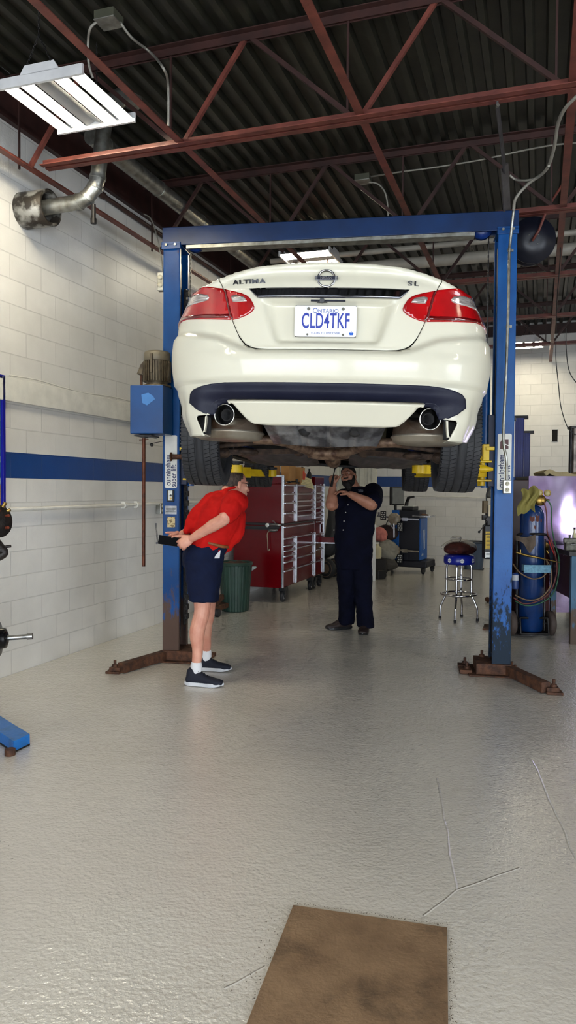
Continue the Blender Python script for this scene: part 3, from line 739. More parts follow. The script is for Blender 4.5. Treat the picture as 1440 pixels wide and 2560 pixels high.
MB().tube([ax * .03, ax * .09 + Vector((-.02, 0, -.02)), Vector((.02, -.1, .05)), Vector((.09, -.12, .25)), Vector((.22, -.1, .45))], .012, 10).build('air_pipe', M_joist, hr)
MB().box((-.1, .08, .16), (.22, .14, .1)).build('mount_bracket', M_black, hr, bevel=.004)
MB().box((-.05, -.0, .165), (.055, .002, .012)).build('rating_label', M_placard, hr)
# hanging cables at the right
for pts, l in (([P(1390, 850, 8.5), P(1390, 900, 8.5), P(1396, 960, 8.5), P(1403, 1020, 8.5), P(1421, 1072, 8.5), P(1445, 1090, 8.5)], 'thin dark cable hanging to the top of the chrome post at the right'),
               ([P(1415, 820, 8.0), P(1416, 880, 8.0), P(1424, 930, 8.0), P(1445, 962, 8.0)], 'thicker cable hanging at the right picture edge above the chrome post'),
               ([P(1402, 560, 7.6), P(1400, 650, 7.8), P(1392, 760, 8.1), P(1390, 850, 8.5)], 'thin dark cable dropping past the hose reel from the roof')):
    tag(MB().tube(smooth_path(pts), .005, 6).build('hanging_cable', M_black), l, 'cable')
# ================================================================ the car
M_paint = mat('pearl_white_paint', (200, 196, 179), .3, 0, (198, 194, 177), 3, coat=.4, spec=.3)
M_valance = mat('dark_valance_plastic', (20, 22, 38), .5, 0, (26, 28, 44), 6, bump=.05, spec=.25)
M_inner = mat('dark_underseal', (20, 19, 20), .8, 0, (34, 32, 32), 9, bump=.4)
M_glass = mat('tinted_glass', (16, 20, 22), .04, 0, spec=.8, coat=.3)
M_red = mat('red_lens', (168, 8, 14), .12, 0, (140, 4, 10), 9, coat=1, spec=.6)
M_reddark = mat('dark_red_lens', (92, 6, 10), .14, 0, coat=1)
M_clear = mat('clear_lens', (208, 200, 196), .1, .55, (150, 140, 136), 60, .4, .6, coat=1, stretch=(.2, .2, 3))
M_shield = mat('grey_heat_shield', (150, 152, 158), .32, .8, (84, 84, 90), 9, .42, .58, bump=.35, bscale=24)
M_pipe = mat('rusty_exhaust', (112, 90, 72), .55, .4, (66, 44, 32), 20, .4, .6, bump=.3)
M_muff = mat('aluminised_muffler', (150, 142, 128), .42, .6, (112, 96, 80), 7, .45, .7, bump=.1)
M_arm = mat('rusted_arm', (76, 58, 46), .7, .2, (44, 32, 26), 25, .4, .6, bump=.4)
M_under = mat('underbody_plastic', (52, 48, 50), .5, 0, (84, 74, 76), 9, .5, .62, bump=.4, bscale=20)
car = thing('white_sedan', 'pearl white sedan seen from behind, raised on the blue two post lift', 'car', (.2625, 4.85, 1.58), rot=(0, R(1.25), R(-4.65)))
PLAN = smooth_path([(x, y, 0) for x, y in [(-.2, -1.185), (0, -1.19), (.2, -1.185), (.4, -1.165), (.55, -1.13), (.68, -1.075), (.78, -.99), (.84, -.88), (.875, -.74), (.893, -.55), (.902, -.3), (.907, .2), (.91, 1.0), (.91, 1.9), (.905, 2.6), (.88, 3.0), (.82, 3.35), (.70, 3.55), (.5, 3.66), (.25, 3.69), (0, 3.70), (-.25, 3.69)]], 8)[8:-8]
SL_ = [0.0]
for a, b in zip(PLAN, PLAN[1:]): SL_.append(SL_[-1] + (b - a).length)
SMAX = SL_[-1]
def plan(s):
    sg = -1 if s < 0 else 1; s = min(abs(s), SMAX - 1e-6)
    lo, hi = 0, len(SL_) - 1
    while hi - lo > 1:
        m = (lo + hi) // 2
        if SL_[m] <= s: lo = m
        else: hi = m
    t = (s - SL_[lo]) / (SL_[hi] - SL_[lo]); p = PLAN[lo].lerp(PLAN[hi], t); d = (PLAN[hi] - PLAN[lo]).normalized()
    n = Vector((d.y, -d.x, 0))            # outward
    return Vector((sg * p.x, p.y, 0)), Vector((sg * n.x, n.y, 0))
def s_x(x):
    """arc position for a lateral position on the tail"""
    sg = -1 if x < 0 else 1; x = abs(x)
    for i in range(len(PLAN) - 1):
        if PLAN[i + 1].x >= x: return sg * (SL_[i] + (x - PLAN[i].x) / max(1e-9, PLAN[i + 1].x - PLAN[i].x) * (SL_[i + 1] - SL_[i]))
    return sg * SL_[-1]
def s_y(y):
    for i in range(12, len(PLAN) - 1):
        if PLAN[i + 1].y >= y: return SL_[i] + (y - PLAN[i].y) / (PLAN[i + 1].y - PLAN[i].y) * (SL_[i + 1] - SL_[i])
FW = [(.15, .945), (.25, .962), (.34, .977), (.45, .985), (.645, .988), (.78, .973), (.86, .96), (.95, .948), (1.1, .92)]
ZSTEP = [(0, .634), (.36, .636), (.44, .655), (.57, .705), (.72, .728), (.85, .745), (1.2, .75)]
ZT = [(0, 1.066), (.25, 1.062), (.41, 1.05), (.53, 1.03), (.63, 1.0), (.72, .968), (.80, .955), (1.0, .955), (1.3, .96), (2.0, .955), (4.2, .93), (5.2, .88), (5.9, .80), (7, .74)]
XREC_O = [(.66, .262), (.70, .285), (.853, .355), (.884, .372)]
def zt(s): return interp(ZT, abs(s))
def Dbody(s, z):
    a = abs(s); d = 0.0
    zs = interp(ZSTEP, a); fade = 1 - .62 * sm(.5, .92, a)
    d += .05 * fade * sm(zs - .035, zs + .004, z) * (1 - sm(1.0, 1.4, a))
    d += .012 * sm(.6, .48, z) + .02 * sm(.49, .462, z)                        # tuck under
    d -= .010 * math.sin(PI * min(1, max(0, (z - .46) / .17))) * (1 - sm(.6, .9, a))
    if z > .9: d += .035 * sm(.93, 1.04, z) * (1 - sm(.7, .9, a)); d -= .022 * sm(zt(s) - .06, zt(s) - .012, z) * (1 - sm(.6, .8, a))
    d += .03 * sm(zt(s) - .012, zt(s), z) + .05 * sm(.80, .96, z) * sm(.7, 1.0, a)
    # plate recess
    xo = interp(XREC_O, z); wdt = lerp(.03, .062, sm(.68, .86, z))
    side = 1 - sm(xo - wdt, xo, a); bot = sm(.655, .682, z); top = 1 - sm(.852, .886, z)
    d += .045 * side * bot * top
    # lower body corner: crease on the bumper flank
    d += .02 * sm(.46, .36, z) * sm(.78, .9, a) * (1 - sm(1.3, 1.5, a))
    d += .03 * sm(.32, .2, z) * sm(.6, 1.0, a)
    return d
def B(s, z, D_=Dbody, off=0):
    p, n = plan(s); f = interp(FW, z) if abs(p.y) < 5 else 1
    q = Vector((p.x * f, p.y, z)); return q - n * (D_(s, z) - off)
def Dval(s, z): return (.03 + .014 * sm(.462, .425, z) + .05 * sm(.428, .36, z)) * (1 - .75 * sm(.52, .70, abs(s)))
def Dskid(s, z): return .0 + .03 * sm(.362, .380, z) + .085 * (1 - (z - .25) / .115) * (z < .365) * 1.0 - .006
def patch(name, poly, m, parent, D_=Dbody, off=0, thick=.004, ds=.014, dz=.012, mirror=False, extra=(), bev=0):
    """closed outline in (arc, height) laid on the body surface"""
    bm = bmesh.new()
    if mirror: poly = [(-a, b) for a, b in reversed(poly)]
    f = bm.faces.new([bm.verts.new((a, 0, b)) for a, b in poly])
    s0 = min(a for a, b in poly); s1 = max(a for a, b in poly); z0 = min(b for a, b in poly); z1 = max(b for a, b in poly)
    def cut(co, no): bmesh.ops.bisect_plane(bm, geom=bm.verts[:] + bm.edges[:] + bm.faces[:], plane_co=co, plane_no=no, dist=1e-6)
    n = int((s1 - s0) / ds) + 1
    for i in range(1, n): cut((s0 + (s1 - s0) * i / n, 0, 0), (1, 0, 0))
    n = int((z1 - z0) / dz) + 1
    for i in range(1, n): cut((0, 0, z0 + (z1 - z0) * i / n), (0, 0, 1))
    for e in extra: cut((0, 0, e), (0, 0, 1))
    bmesh.ops.remove_doubles(bm, verts=bm.verts, dist=.0022); bmesh.ops.dissolve_degenerate(bm, edges=bm.edges, dist=.0005)
    for v in bm.verts: v.co = B(v.co.x, v.co.z, D_, off)
    bmesh.ops.recalc_face_normals(bm, faces=bm.faces)
    # make them face outwards
    fc = max(bm.faces, key=lambda q: q.calc_area()); ctr = Vector((0, 1.2, fc.calc_center_median().z))
    if fc.normal.dot(fc.calc_center_median() - ctr) < 0: bmesh.ops.reverse_faces(bm, faces=bm.faces)
    for q in bm.faces: q.smooth = True
    me = D.meshes.new(name); bm.to_mesh(me); bm.free(); me.materials.append(m)
    o = D.objects.new(name, me); C.objects.link(o); o.parent = parent
    if thick:
        md = o.modifiers.new('thickness', 'SOLIDIFY'); md.thickness = thick; md.offset = -1
    return o
def curve(tab, n=1):
    return [(s_x(x), z) for x, z in tab]
SEAM = [(.0, .629), (.30, .6295), (.355, .633), (.392, .641), (.42, .655), (.442, .676), (.464, .705), (.486, .744), (.508, .786), (.531, .84), (.556, .90), (.58, .945), (.60, .975), (.618, 1.003)]
g = .0022
# boot lid
right = [(s_x(x) - (g if x > 0 else 0), z + (g if x < .45 else 0)) for x, z in SEAM]
topb = [(s_x(.618) * k, zt(s_x(.618) * k)) for k in [i / 12 for i in range(11, -1, -1)]]
half = right + topb[:-1] + [(0, zt(0))]
full = half[1:-1]
poly = [(0, .629 + g)] + full + [(0, zt(0))] + [(-a, b) for a, b in reversed(full)]
boot = patch('boot_lid', poly, M_paint, car, extra=(.655, .682, .852, .886))
# rear bumper with quarter panels, one patch per side joined at the centre line
OPEN = [(.0, .4625), (.30, .4625), (.52, .460), (.585, .453), (.64, .441), (.68, .425), (.70, .408), (.716, .370), (.68, .34), (.64, .318), (.615, .308)]
corner = [(.615, .306), (.69, .303), (.70, .294), (.70, .282), (.672, .216), (.655, .2)]
SA = s_y(-.385)
CL = [(s_x(.80), .203), (s_y(-.80), .212), (s_y(-.5), .225), (SA, .235)]
def arch(yc, r=.385, zc=.325, k=14):
    out = []
    for i in range(k + 1):
        a = PI - PI * i / k; out.append((s_y(yc + r * math.cos(a)), zc + r * math.sin(a)))
    return out
SQ = s_y(.9)
side = CL + arch(0) + [(s_y(.40), .2), (SQ, .19)]
topq = [(SQ, zt(SQ))] + [(lerp(SQ, s_x(.618), i / 24), zt(lerp(SQ, s_x(.618), i / 24))) for i in range(1, 25)]
seam_rev = [(s_x(x) + g, z - (g if x < .45 else 0)) for x, z in reversed(SEAM)]
halfp = curve(OPEN) + curve(corner) + side + topq + seam_rev
poly = halfp + [(-a, b) for a, b in reversed(halfp[1:-1])]
patch('rear_bumper_shell', poly, M_paint, car, extra=(.462, .49, .632))
# front half of the body
FD = s_y(2.775 - .385)
poly2 = [(SQ + .003, .19), (s_y(2.775 - .40), .2)] + arch(2.775) + [(s_y(2.775 + .40), .22), (SMAX - .001, .22), (SMAX - .001, .74)] + [(lerp(SMAX, SQ, i / 24) + (.003 if i == 24 else 0), zt(lerp(SMAX, SQ, i / 24))) for i in range(1, 25)]
for mir in (False, True): patch('front_body_side', poly2, M_paint, car, mirror=mir, ds=.05, dz=.05)
# dark shell behind the panel gaps
polyb = [(-.72, .47), (.72, .47), (.9, .5), (.9, .94), (.66, .97), (0, 1.04), (-.66, .97), (-.9, .94), (-.9, .5)]
patch('inner_shell', polyb, M_inner, car, off=-.04, thick=0, ds=.03, dz=.02)
# valance
vp = [(-x, z) for x, z in [(.50, .366), (.55, .368), (.578, .352), (.594, .318), (.600, .304), (.64, .312), (.68, .334), (.722, .368), (.706, .410), (.686, .43), (.64, .447), (.585, .459), (.52, .466), (.3, .469)]]
vpoly = [(s_x(x), z) for x, z in vp]
vpoly = vpoly + [(-a, b) for a, b in reversed(vpoly)]
patch('rear_valance', vpoly, M_valance, car, D_=lambda s, z: Dval(s, z) - .012 * sm(.5, .7, abs(s)), thick=.01, extra=(.425,))
# exhaust recess flanges behind the valance
for s in (-1, 1):
    mb = MB(); pr = [(.475, .372), (.50, .388), (.54, .385), (.575, .36), (.592, .32), (.598, .30)]
    fn = lambda u, v: Vector((s * interp([(i / 5, p[0]) for i, p in enumerate(pr)], u), lerp(-1.066, -.86, v), interp([(i / 5, p[1]) for i, p in enumerate(pr)], u)))
    mb.grid(fn, 20, 3, thick=.004); mb.build('exhaust_surround', M_valance, car)
# lower skid panel
sp = [(.0, .256), (.30, .2565), (.375, .262), (.392, .268), (.412, .284), (.44, .318), (.462, .35), (.50, .372), (.499, .380), (.47, .381), (0, .379)]
sp2 = [(s_x(x), z) for x, z in sp]; sp_full = sp2[1:-1]
poly = [(0, .256)] + sp_full + [(0, .379)] + [(-a, b) for a, b in reversed(sp_full)]
patch('lower_panel', poly, M_paint, car, D_=Dskid, thick=.012, extra=(.362,))
# torn lower corners: inner frame of the vent hole
for s in (-1, 1):
    def bp(x, z, d=.0): q = B(s * s_x(x), z); return q + Vector((0, d, 0))
    mb = MB(); mb.tube([bp(.640, .300, .01), bp(.648, .262, .015), bp(.660, .226, .015), bp(.678, .214, .01)], .004, 8)
    mb.grid(lambda u, v: lerp(bp(.636, .304), bp(.66, .22), u) + Vector((s * -.002, lerp(0.01, .05, v), 0)), 8, 4, thick=.002)
    mb.build('bumper_flange', M_paint, car)
    mb = MB(); mb.grid(lambda u, v: lerp(bp(.655, .205, .01), bp(.79, .205, .01), u) + Vector((0, lerp(0, .14, v), 0)), 8, 4, thick=.004)
    mb.build('bumper_underside', M_paint, car)
    mb = MB(); c = bp(.675, .262, .12); mb.box(c, (.06, .02, .09)); mb.build('bumper_void', M_inner, car)
# tail lights
lens = [(.508, .779), (.60, .784), (.70, .792), (.78, .802)]
tl_out = [(s_y(-.80), .806), (s_y(-.66), .812), (s_y(-.60), .85), (s_y(-.62), .90), (s_y(-.68), .945), (s_y(-.80), .962)]
tl_top = [(.78, .964), (.715, .961), (.65, .951), (.577, .939)]
outer = [(s_x(x), z) for x, z in [(.512, .780), (.60, .786), (.70, .794), (.78, .804)]] + tl_out + [(s_x(x), z) for x, z in tl_top] + [(s_x(.556), .900), (s_x(.532), .84)]
inner = [(s_x(x), z) for x, z in [(.504, .779), (.47, .784), (.43, .797), (.403, .812), (.388, .826), (.386, .838), (.394, .855), (.414, .882), (.432, .896), (.46, .908), (.50, .919), (.566, .935), (.552, .902), (.527, .842)]]
for mir in (False, True):
    sg = -1 if mir else 1
    lo = patch('tail_light', outer, M_red, car, mirror=mir, off=.006, thick=.02, ds=.02)
    rev = [(s_x(x), z) for x, z in [(.655, .885), (.70, .878), (.78, .875)]] + [(s_y(-.86), .876), (s_y(-.80), .89), (s_y(-.86), .918), (s_x(.78), .926), (s_x(.70), .922), (s_x(.66), .912), (s_x(.648), .898)]
    patch('reverse_lens', rev, M_clear, lo, mirror=mir, off=.0085, thick=.006, ds=.02)
    patch('lens_band', [(s_x(.52), .79), (s_x(.60), .793), (s_x(.72), .800), (s_y(-.8), .815), (s_y(-.72), .822), (s_y(-.8), .829), (s_x(.70), .817), (s_x(.58), .811), (s_x(.526), .81)], M_reddark, lo, mirror=mir, off=.0075, thick=.004, ds=.03)
    li = patch('boot_tail_light', inner, M_red, car, mirror=mir, off=.006, thick=.02, ds=.02)
    patch('clear_lens', [(s_x(x), z) for x, z in [(.43, .868), (.47, .866), (.508, .868), (.520, .888), (.52, .899), (.50, .901), (.455, .893), (.44, .882)]], M_clear, li, mirror=mir, off=.0085, thick=.005, ds=.02)
    patch('lens_edge', [(s_x(x), z) for x, z in [(.504, .781), (.521, .80), (.55, .88), (.566, .934), (.556, .934), (.534, .87), (.514, .815), (.495, .782)]], M_reddark, li, mirror=mir, off=.0078, thick=.004, ds=.03)
# chrome strip above the plate
cs = [(0, .9305), (.30, .932), (.425, .9305), (.372, .886), (.36, .884), (.2, .883), (0, .882)]
cs2 = [(s_x(x), z) for x, z in cs]
poly = cs2 + [(-a, b) for a, b in reversed(cs2[1:-1])]
def Dchr(s, z): return Dbody(s, .935) - .006 - .016 * ((.932 - z) / .05)
patch('chrome_strip', poly, mat('dark_chrome', (120, 120, 126), .06, 1, (96, 96, 104), 3), car, D_=lambda s, z: Dchr(s, min(z, .932)), thick=.012)
# handle slot and camera under the strip
hz = B(0, .872); MB().box((0, hz.y - .0, .873), (.17, .012, .008)).build('boot_handle', M_valance, car)
MB().cyl((-.03, hz.y + .0, .872), (-.03, hz.y - .016, .870), .012, 16).box((-.03, hz.y, .872), (.05, .012, .018)).build('reversing_camera', M_black, car)
# number plate
yp = B(0, .77).y
pl = MB().prism([(x - .01, z + .772) for x, z in rrect(.305, .152, .012)], (yp - .028, yp - .022)).build('number_plate', mat('plate_white', (226, 226, 232), .4), car, bevel=.001)
rim = MB()
rr = rrect(.297, .144, .010); rim.tube([(x - .01, yp - .0282, z + .772) for x, z in rr], .0012, 6, closed=True); rim.build('plate_rim', MATS['plate_white'], pl)
M_pblue = mat('plate_blue', (18, 44, 150), .45)
PT = lambda n, s_, size, x, z, **k: text_obj(n, s_, size, k.pop('m', M_pblue), pl, (x - .01, yp - .0285, z), VERT, **k)
PT('plate_characters', 'CLD4TKF', .105, 0, .770, sx=.52, off=.0014, space=1.06, ex=.0008)
M_pblue2 = mat('plate_blue_light', (50, 80, 150), .5)
PT('province_name', 'O', .034, -.052, .823, m=M_pblue2, sx=1, ex=.0004)
PT('province_name', 'NTARIO', .026, .012, .8215, m=M_pblue2, sx=1.05, ex=.0004)
PT('plate_motto', 'YOURS TO DISCOVER', .0145, -.0, .713, m=M_pblue2, ex=.0004)
cr = MB(); xc_, zc_ = .118, .711
cr.box((xc_, yp - .0288, zc_ - .004), (.016, .001, .005)); cr.box((xc_, yp - .0288, zc_ + .007), (.003, .001, .012))
for q in (-.006, .006): cr.lathe([(0, 0), (.0048, 0), (.0048, .001), (0, .001)], (xc_ + q, yp - .0284, zc_ + .002), (0, -1, 0), 12)
cr.build('crown_mark', mat('crown_blue', (20, 90, 190), .5), pl)
for x, z in ((-.095, .832), (.075, .832), (-.098, .706), (.078, .706)):
    MB().cyl((x, yp - .024, z), (x, yp - .033, z), .0075 if z > .8 else .005, 14).build('plate_screw', mat('screw_grey', (96, 94, 84), .5, .6), pl)
MB().bx(-.16, .14, yp - .022, yp + .01, .70, .85).build('plate_bracket', M_inner, car)
# badge: ring crossed by a bar
yb = B(0, .975).y - .004
bd = MB(); bd.lathe([(.036, .0), (.038, .006), (.042, .009), (.046, .006), (.048, 0)], (-.012, yb, .978), (0, -1, .15), 48, caps=False).build('badge_ring', M_chrome, car)
mb = MB(); mb.prism([(x - .012, z + .978) for x, z in rrect(.112, .0215, .003)], (yb - .014, yb - .002)); bar = mb.build('badge_bar', M_chrome, car, bevel=.002)
MB().prism([(x - .012, z + .978) for x, z in rrect(.086, .0155, .002)], (yb - .0155, yb - .013)).build('badge_field', M_valance, bar)
text_obj('badge_lettering', 'NISSAN', .0165, M_chrome, bar, (-.012, yb - .0162, .9775), VERT, ex=.0006, sx=1.05, off=.0004)
# model lettering, letter by letter so it follows the panel
M_letter = mat('letter_chrome', (40, 40, 42), .2, .8)
def letters(word, x0, x1, z, size, name):
    n = len(word); root_ = None
    ws = {'I': .42, 'M': 1.35, 'L': .85, 'T': .9, 'A': 1.1, 'S': 1}; tot = sum(ws[c] for c in word); x = x0
    for c_ in word:
        w_ = (x1 - x0) * ws[c_] / tot; xc = x + w_ / 2; x += w_
        q = B(s_x(xc), z); q2 = B(s_x(xc) + .01, z); ang = math.atan2(q2.y - q.y, q2.x - q.x)
        text_obj(name, c_, size, M_letter, car, q + Vector((0, -.003, 0)), Euler((PI / 2 - .2, 0, 0)).to_matrix() if False else Euler((PI / 2 + .25, 0, ang)).to_matrix(), ex=.0025, sx=1.4 if c_ != 'I' else 1.2, off=.0011)
letters('ALTIMA', -.528, -.337, .966, .034, 'model_letter')
letters('SL', .412, .482, .962, .034, 'model_letter')
# rear screen, deck, roof, bonnet and glass
def ring(y, wb, zb_, wt, zt_): return y, wb, zb_, wt, zt_
CAB = [(-.80, .56, 1.02, .50, 1.03), (-.45, .66, 1.02, .50, 1.12), (-.05, .74, 1.01, .54, 1.26), (.3, .77, 1.0, .57, 1.35), (.9, .79, .99, .60, 1.43), (1.4, .79, .99, .59, 1.445), (1.75, .78, .985, .56, 1.36), (2.15, .76, .98, .55, 1.18), (2.45, .72, .98, .60, 1.02)]
CABS = smooth_path([(c[0], c[1], c[2]) for c in CAB], 3); CABT = smooth_path([(c[0], c[3], c[4]) for c in CAB], 3)
def cab(u, v):
    k = u * (len(CABS) - 1); i = min(int(k), len(CABS) - 2); f = k - i
    a = CABS[i].lerp(CABS[i + 1], f); b = CABT[i].lerp(CABT[i + 1], f)
    t = (v - .5) * 2; s_ = -1 if t < 0 else 1; t = abs(t)
    if t > .55: q = (t - .55) / .45; return Vector((s_ * lerp(b.y, a.y, q), a.x, lerp(b.z, a.z, q) + .012 * math.sin(PI * q)))
    q = t / .55; return Vector((s_ * b.y * math.sin(q * PI / 2) ** .9, a.x, b.z + .03 * (1 - q * q)))
MB().grid(cab, 48, 40).build('cabin', M_glass, car, fixn=True)
roof = MB().grid(lambda u, v: cab(lerp(.26, .66, u), lerp(.21, .79, v)) + Vector((0, 0, .004)), 24, 24, thick=.01); roof.build('roof_panel', M_paint, car)
for s_ in (-1, 1):
    MB().tube([cab(u / 20, .5 + s_ * .5 * .56) + Vector((s_ * .004, 0, .004)) for u in range(0, 21)], .014, 10).build('roof_pillar', M_paint, car)
# deck from the boot edge to the screen
def deck_fn(u, v):
    s = lerp(-.66, .66, u); e = B(s, zt(s)); i_ = Vector((lerp(-.58, .58, u), -.80, zt(s) + .0))
    return e.lerp(i_, v) + Vector((0, 0, .003 * math.sin(PI * v)))
MB().grid(deck_fn, 40, 8, thick=.004).build('boot_deck', M_paint, car)
def shoulder(sg):
    def fn(u, v):
        s = lerp(.66, s_y(2.6), u); e = B(sg * s, zt(s)); y = e.y
        yy = max(y, -.80); a = None
        k = [(c.x, c.y, c.z) for c in CABS]; bx_ = interp([(c[0], c[1]) for c in k], yy); bz = interp([(c[0], c[2]) for c in k], yy)
        if y < -.8: bx_ = lerp(.60, .66, 0)
        i_ = Vector((sg * bx_, max(y, -.8), bz)); return e.lerp(i_, v) + Vector((0, 0, .008 * math.sin(PI * v)))
    return fn
for sg in (-1, 1): MB().grid(shoulder(sg), 60, 5, thick=.004).build('shoulder_panel', M_paint, car)
def bon(u, v):
    s = lerp(s_y(2.55), SMAX - .002, u); e = B(s, zt(s)); t = lerp(-1, 1, v); z = e.z + .08 * (1 - t * t) * (1 - u * .6); return Vector((e.x * t, e.y, z))
MB().grid(bon, 16, 20, thick=.004).build('bonnet', M_paint, car)
# wheels
def tyre(parent):
    mb = MB(); w = .1175; r = .335
    prof = [(.232, -.085), (.236, -.105), (.27, -w), (.305, -w + .002), (.322, -w + .010), (r - .008, -.095)]
    prof += [(r - .007, -.06), (r - .007, 0), (r - .007, .06)]
    prof += [(r - .008, .095), (.322, w - .010), (.305, w - .002), (.27, w), (.236, .105), (.232, .085)]
    mb.lathe([(a, b) for a, b in prof], (0, 0, 0), (1, 0, 0), 96, caps=False)
    ribs = [(-.110, -.072), (-.064, -.030), (-.022, .022), (.030, .064), (.072, .110)]; n = 78
    for (a, b) in ribs:
        sk = .035 if abs(a + b) > .05 and abs(a) < .1 else .0
        if abs(a + b) < .01: continue
        for i in range(n):
            t0 = 2 * PI * (i + .06) / n; t1 = 2 * PI * (i + .94) / n
            vs = []
            for (xx, off) in ((a, 0), (b, sk)):
                rr = r - (.006 if abs(xx) > .1 else 0) ; lo = r - .012
                for tt in (t0 + off, t1 + off):
                    for q in (rr, lo): vs.append(Vector((xx, q * math.sin(tt), q * math.cos(tt))))
            mb.add(vs, [(0, 2, 6, 4), (0, 4, 5, 1), (2, 3, 7, 6), (0, 1, 3, 2), (4, 6, 7, 5)])
    mb.lathe([(r - .012, -.022), (r, -.021), (r, .021), (r - .012, .022)], (0, 0, 0), (1, 0, 0), 96, caps=False)
    for s in (-1, 1):
        for i in range(96):
            a = 2 * PI * i / 96; mb.box((s * (w - .004), .318 * math.sin(a), .318 * math.cos(a)), (.006, .006, .02), (-a, 0, 0))
    return mb.build('tyre', M_rubber, parent)
def rim_(parent, s):
    mb = MB(); mb.lathe([(.232, -.09), (.222, -.085), (.205, -.05), (.20, .05), (.222, .085), (.232, .09)], (0, 0, 0), (1, 0, 0), 64, caps=False)
    mb.lathe([(0, s * .05), (.06, s * .055), (.065, s * .03), (.0, s * .03)], (0, 0, 0), (1, 0, 0), 24)
    for i in range(5):
        a = 2 * PI * i / 5; v = Vector((0, math.sin(a), math.cos(a)))
        for q in (-.12, .12):
            v2 = Vector((0, math.sin(a + q), math.cos(a + q))); mb.beam(v * .05 + Vector((s * .045, 0, 0)), v2 * .21 + Vector((s * .07, 0, 0)), .03, .016, up=Vector((1, 0, 0)))
    mb.lathe([(.15, -s * .01), (.15, s * .0), (.05, s * .0), (.05, -s * .01)], (0, 0, 0), (1, 0, 0), 40)
    return mb.build('alloy_wheel', M_steel, parent)
WZ = .283
for (x, y) in ((-.79, 0), (.79, 0), (-.785, 2.775), (.785, 2.775)):
    s = 1 if x > 0 else -1
    h = D.objects.new('wheel', None); C.objects.link(h); h.parent = car; h.location = (x, y, WZ); h.empty_display_size = .1
    tyre(h); rim_(h, s)
    MB().lathe([(.0, -s * .12), (.07, -s * .12), (.09, -s * .05), (.06, 0), (.0, 0)], (0, 0, 0), (1, 0, 0), 24, caps=False).build('hub_knuckle', M_arm, h)
# wheel housings
for s in (-1, 1):
    for yc in (0, 2.775):
        mb = MB(); mb.lathe([(.40, -.2), (.40, .13)], (s * .72, yc, .34), (1, 0, 0), 32, caps=False, a0=0, a1=2 * PI)
        keep = MB(); keep.mats = [M_inner]
        # upper half only
        bm_ = MB(); bm_.grid(lambda u, v: Vector((s * lerp(.50, .86, v), yc + .42 * math.cos(PI * u), .32 + .42 * math.sin(PI * u))), 24, 4, thick=.006); bm_.build('wheel_liner', M_inner, car)
# underbody
ub = MB()
ub.grid(lambda u, v: Vector((lerp(-.70, .70, u), lerp(-.95, .2, v), .40 + .05 * math.sin(6 * u) * math.cos(5 * v))), 20, 20)
ub.bx(-.74, .74, .42, 2.35, .22, .30); ub.bx(-.82, -.74, .45, 2.33, .175, .30); ub.bx(.74, .82, .45, 2.33, .175, .30)
ub.bx(-.46, .46, 2.35, 3.4, .30, .36); ub.bx(-.7, .7, -.4, .42, .38, .40); ub.build('floor_pan', M_inner, car)
def tray(x0, x1, y0, y1, z0, name='under_tray', m=M_under):
    mb = MB(); mb.grid(lambda u, v: Vector((lerp(x0, x1, u), lerp(y0, y1, v), z0 + .035 * max(0, 1 - v * 6) + .03 * max(0, 1 - (x1 - x0) / .1 * (1 - abs(2 * u - 1)) * .5) + .008 * math.sin(u * 26) * (1 if 0.1 < v < .9 else 0) + .004 * mnoise.noise(Vector((u * 8, v * 8, x0))))), 60, 20, thick=.006); mb.build(name, m, car)
tray(-.70, -.14, .48, 1.9, .152); tray(.12, .70, .48, 1.9, .152)
tray(-.62, .62, 2.15, 3.3, .20, 'engine_under_tray')
mb = MB(); mb.grid(lambda u, v: Vector((lerp(-.55, .55, u), lerp(1.9, 2.2, v), .185 + .02 * math.cos(u * 5) + .05 * v)), 20, 6, thick=.02); mb.build('front_crossmember', M_inner, car)
# centre tunnel pipe, brackets
mb = MB(); mb.tube(smooth_path([(0, -.22, .20), (-.01, .2, .2), (0, .6, .18), (.01, 1.6, .17), (0, 2.3, .19)]), .03, 12); mb.build('front_exhaust_pipe', M_pipe, car)
mb = MB(); mb.lathe([(.02, 0), (.06, .03), (.06, .5), (.02, .53)], (0, .7, .175), (0, 1, 0), 20); mb.build('resonator', M_pipe, car)
# heat shield plate behind the bumper
hs = MB()
def hsf(u, v):
    x = lerp(-.345, .32, u); z = lerp(.30, .195 - .012 * math.cos((u - .5) * PI), v); y = -.92 + .22 * v
    y += .022 * (sm(.26, .29, u) - sm(.33, .36, u) + sm(.50, .52, u) - sm(.55, .57, u) + sm(.70, .73, u) - sm(.77, .80, u)) - .012 * sm(.45, .55, v); edge = min(u, 1 - u)
    if edge < .1: y += .08 * (1 - edge / .1)
    x *= 1 - .14 * v
    return Vector((x, y, z))
hs.grid(hsf, 110, 16, thick=.005); hso = hs.build('rear_shield', M_shield, car)
for x in (-.12, .16): MB().lathe([(.03, 0), (.034, .006), (.016, .012), (.0, .01)], hsf((x + .345) / .665, .35), (0, -1, -.35), 20).build('shield_bolt', M_inner, hso)
for x in (-.25, -.09, .11, .25): MB().box((x, -.935, .292), (.04, .02, .02)).build('shield_clip', M_inner, hso)
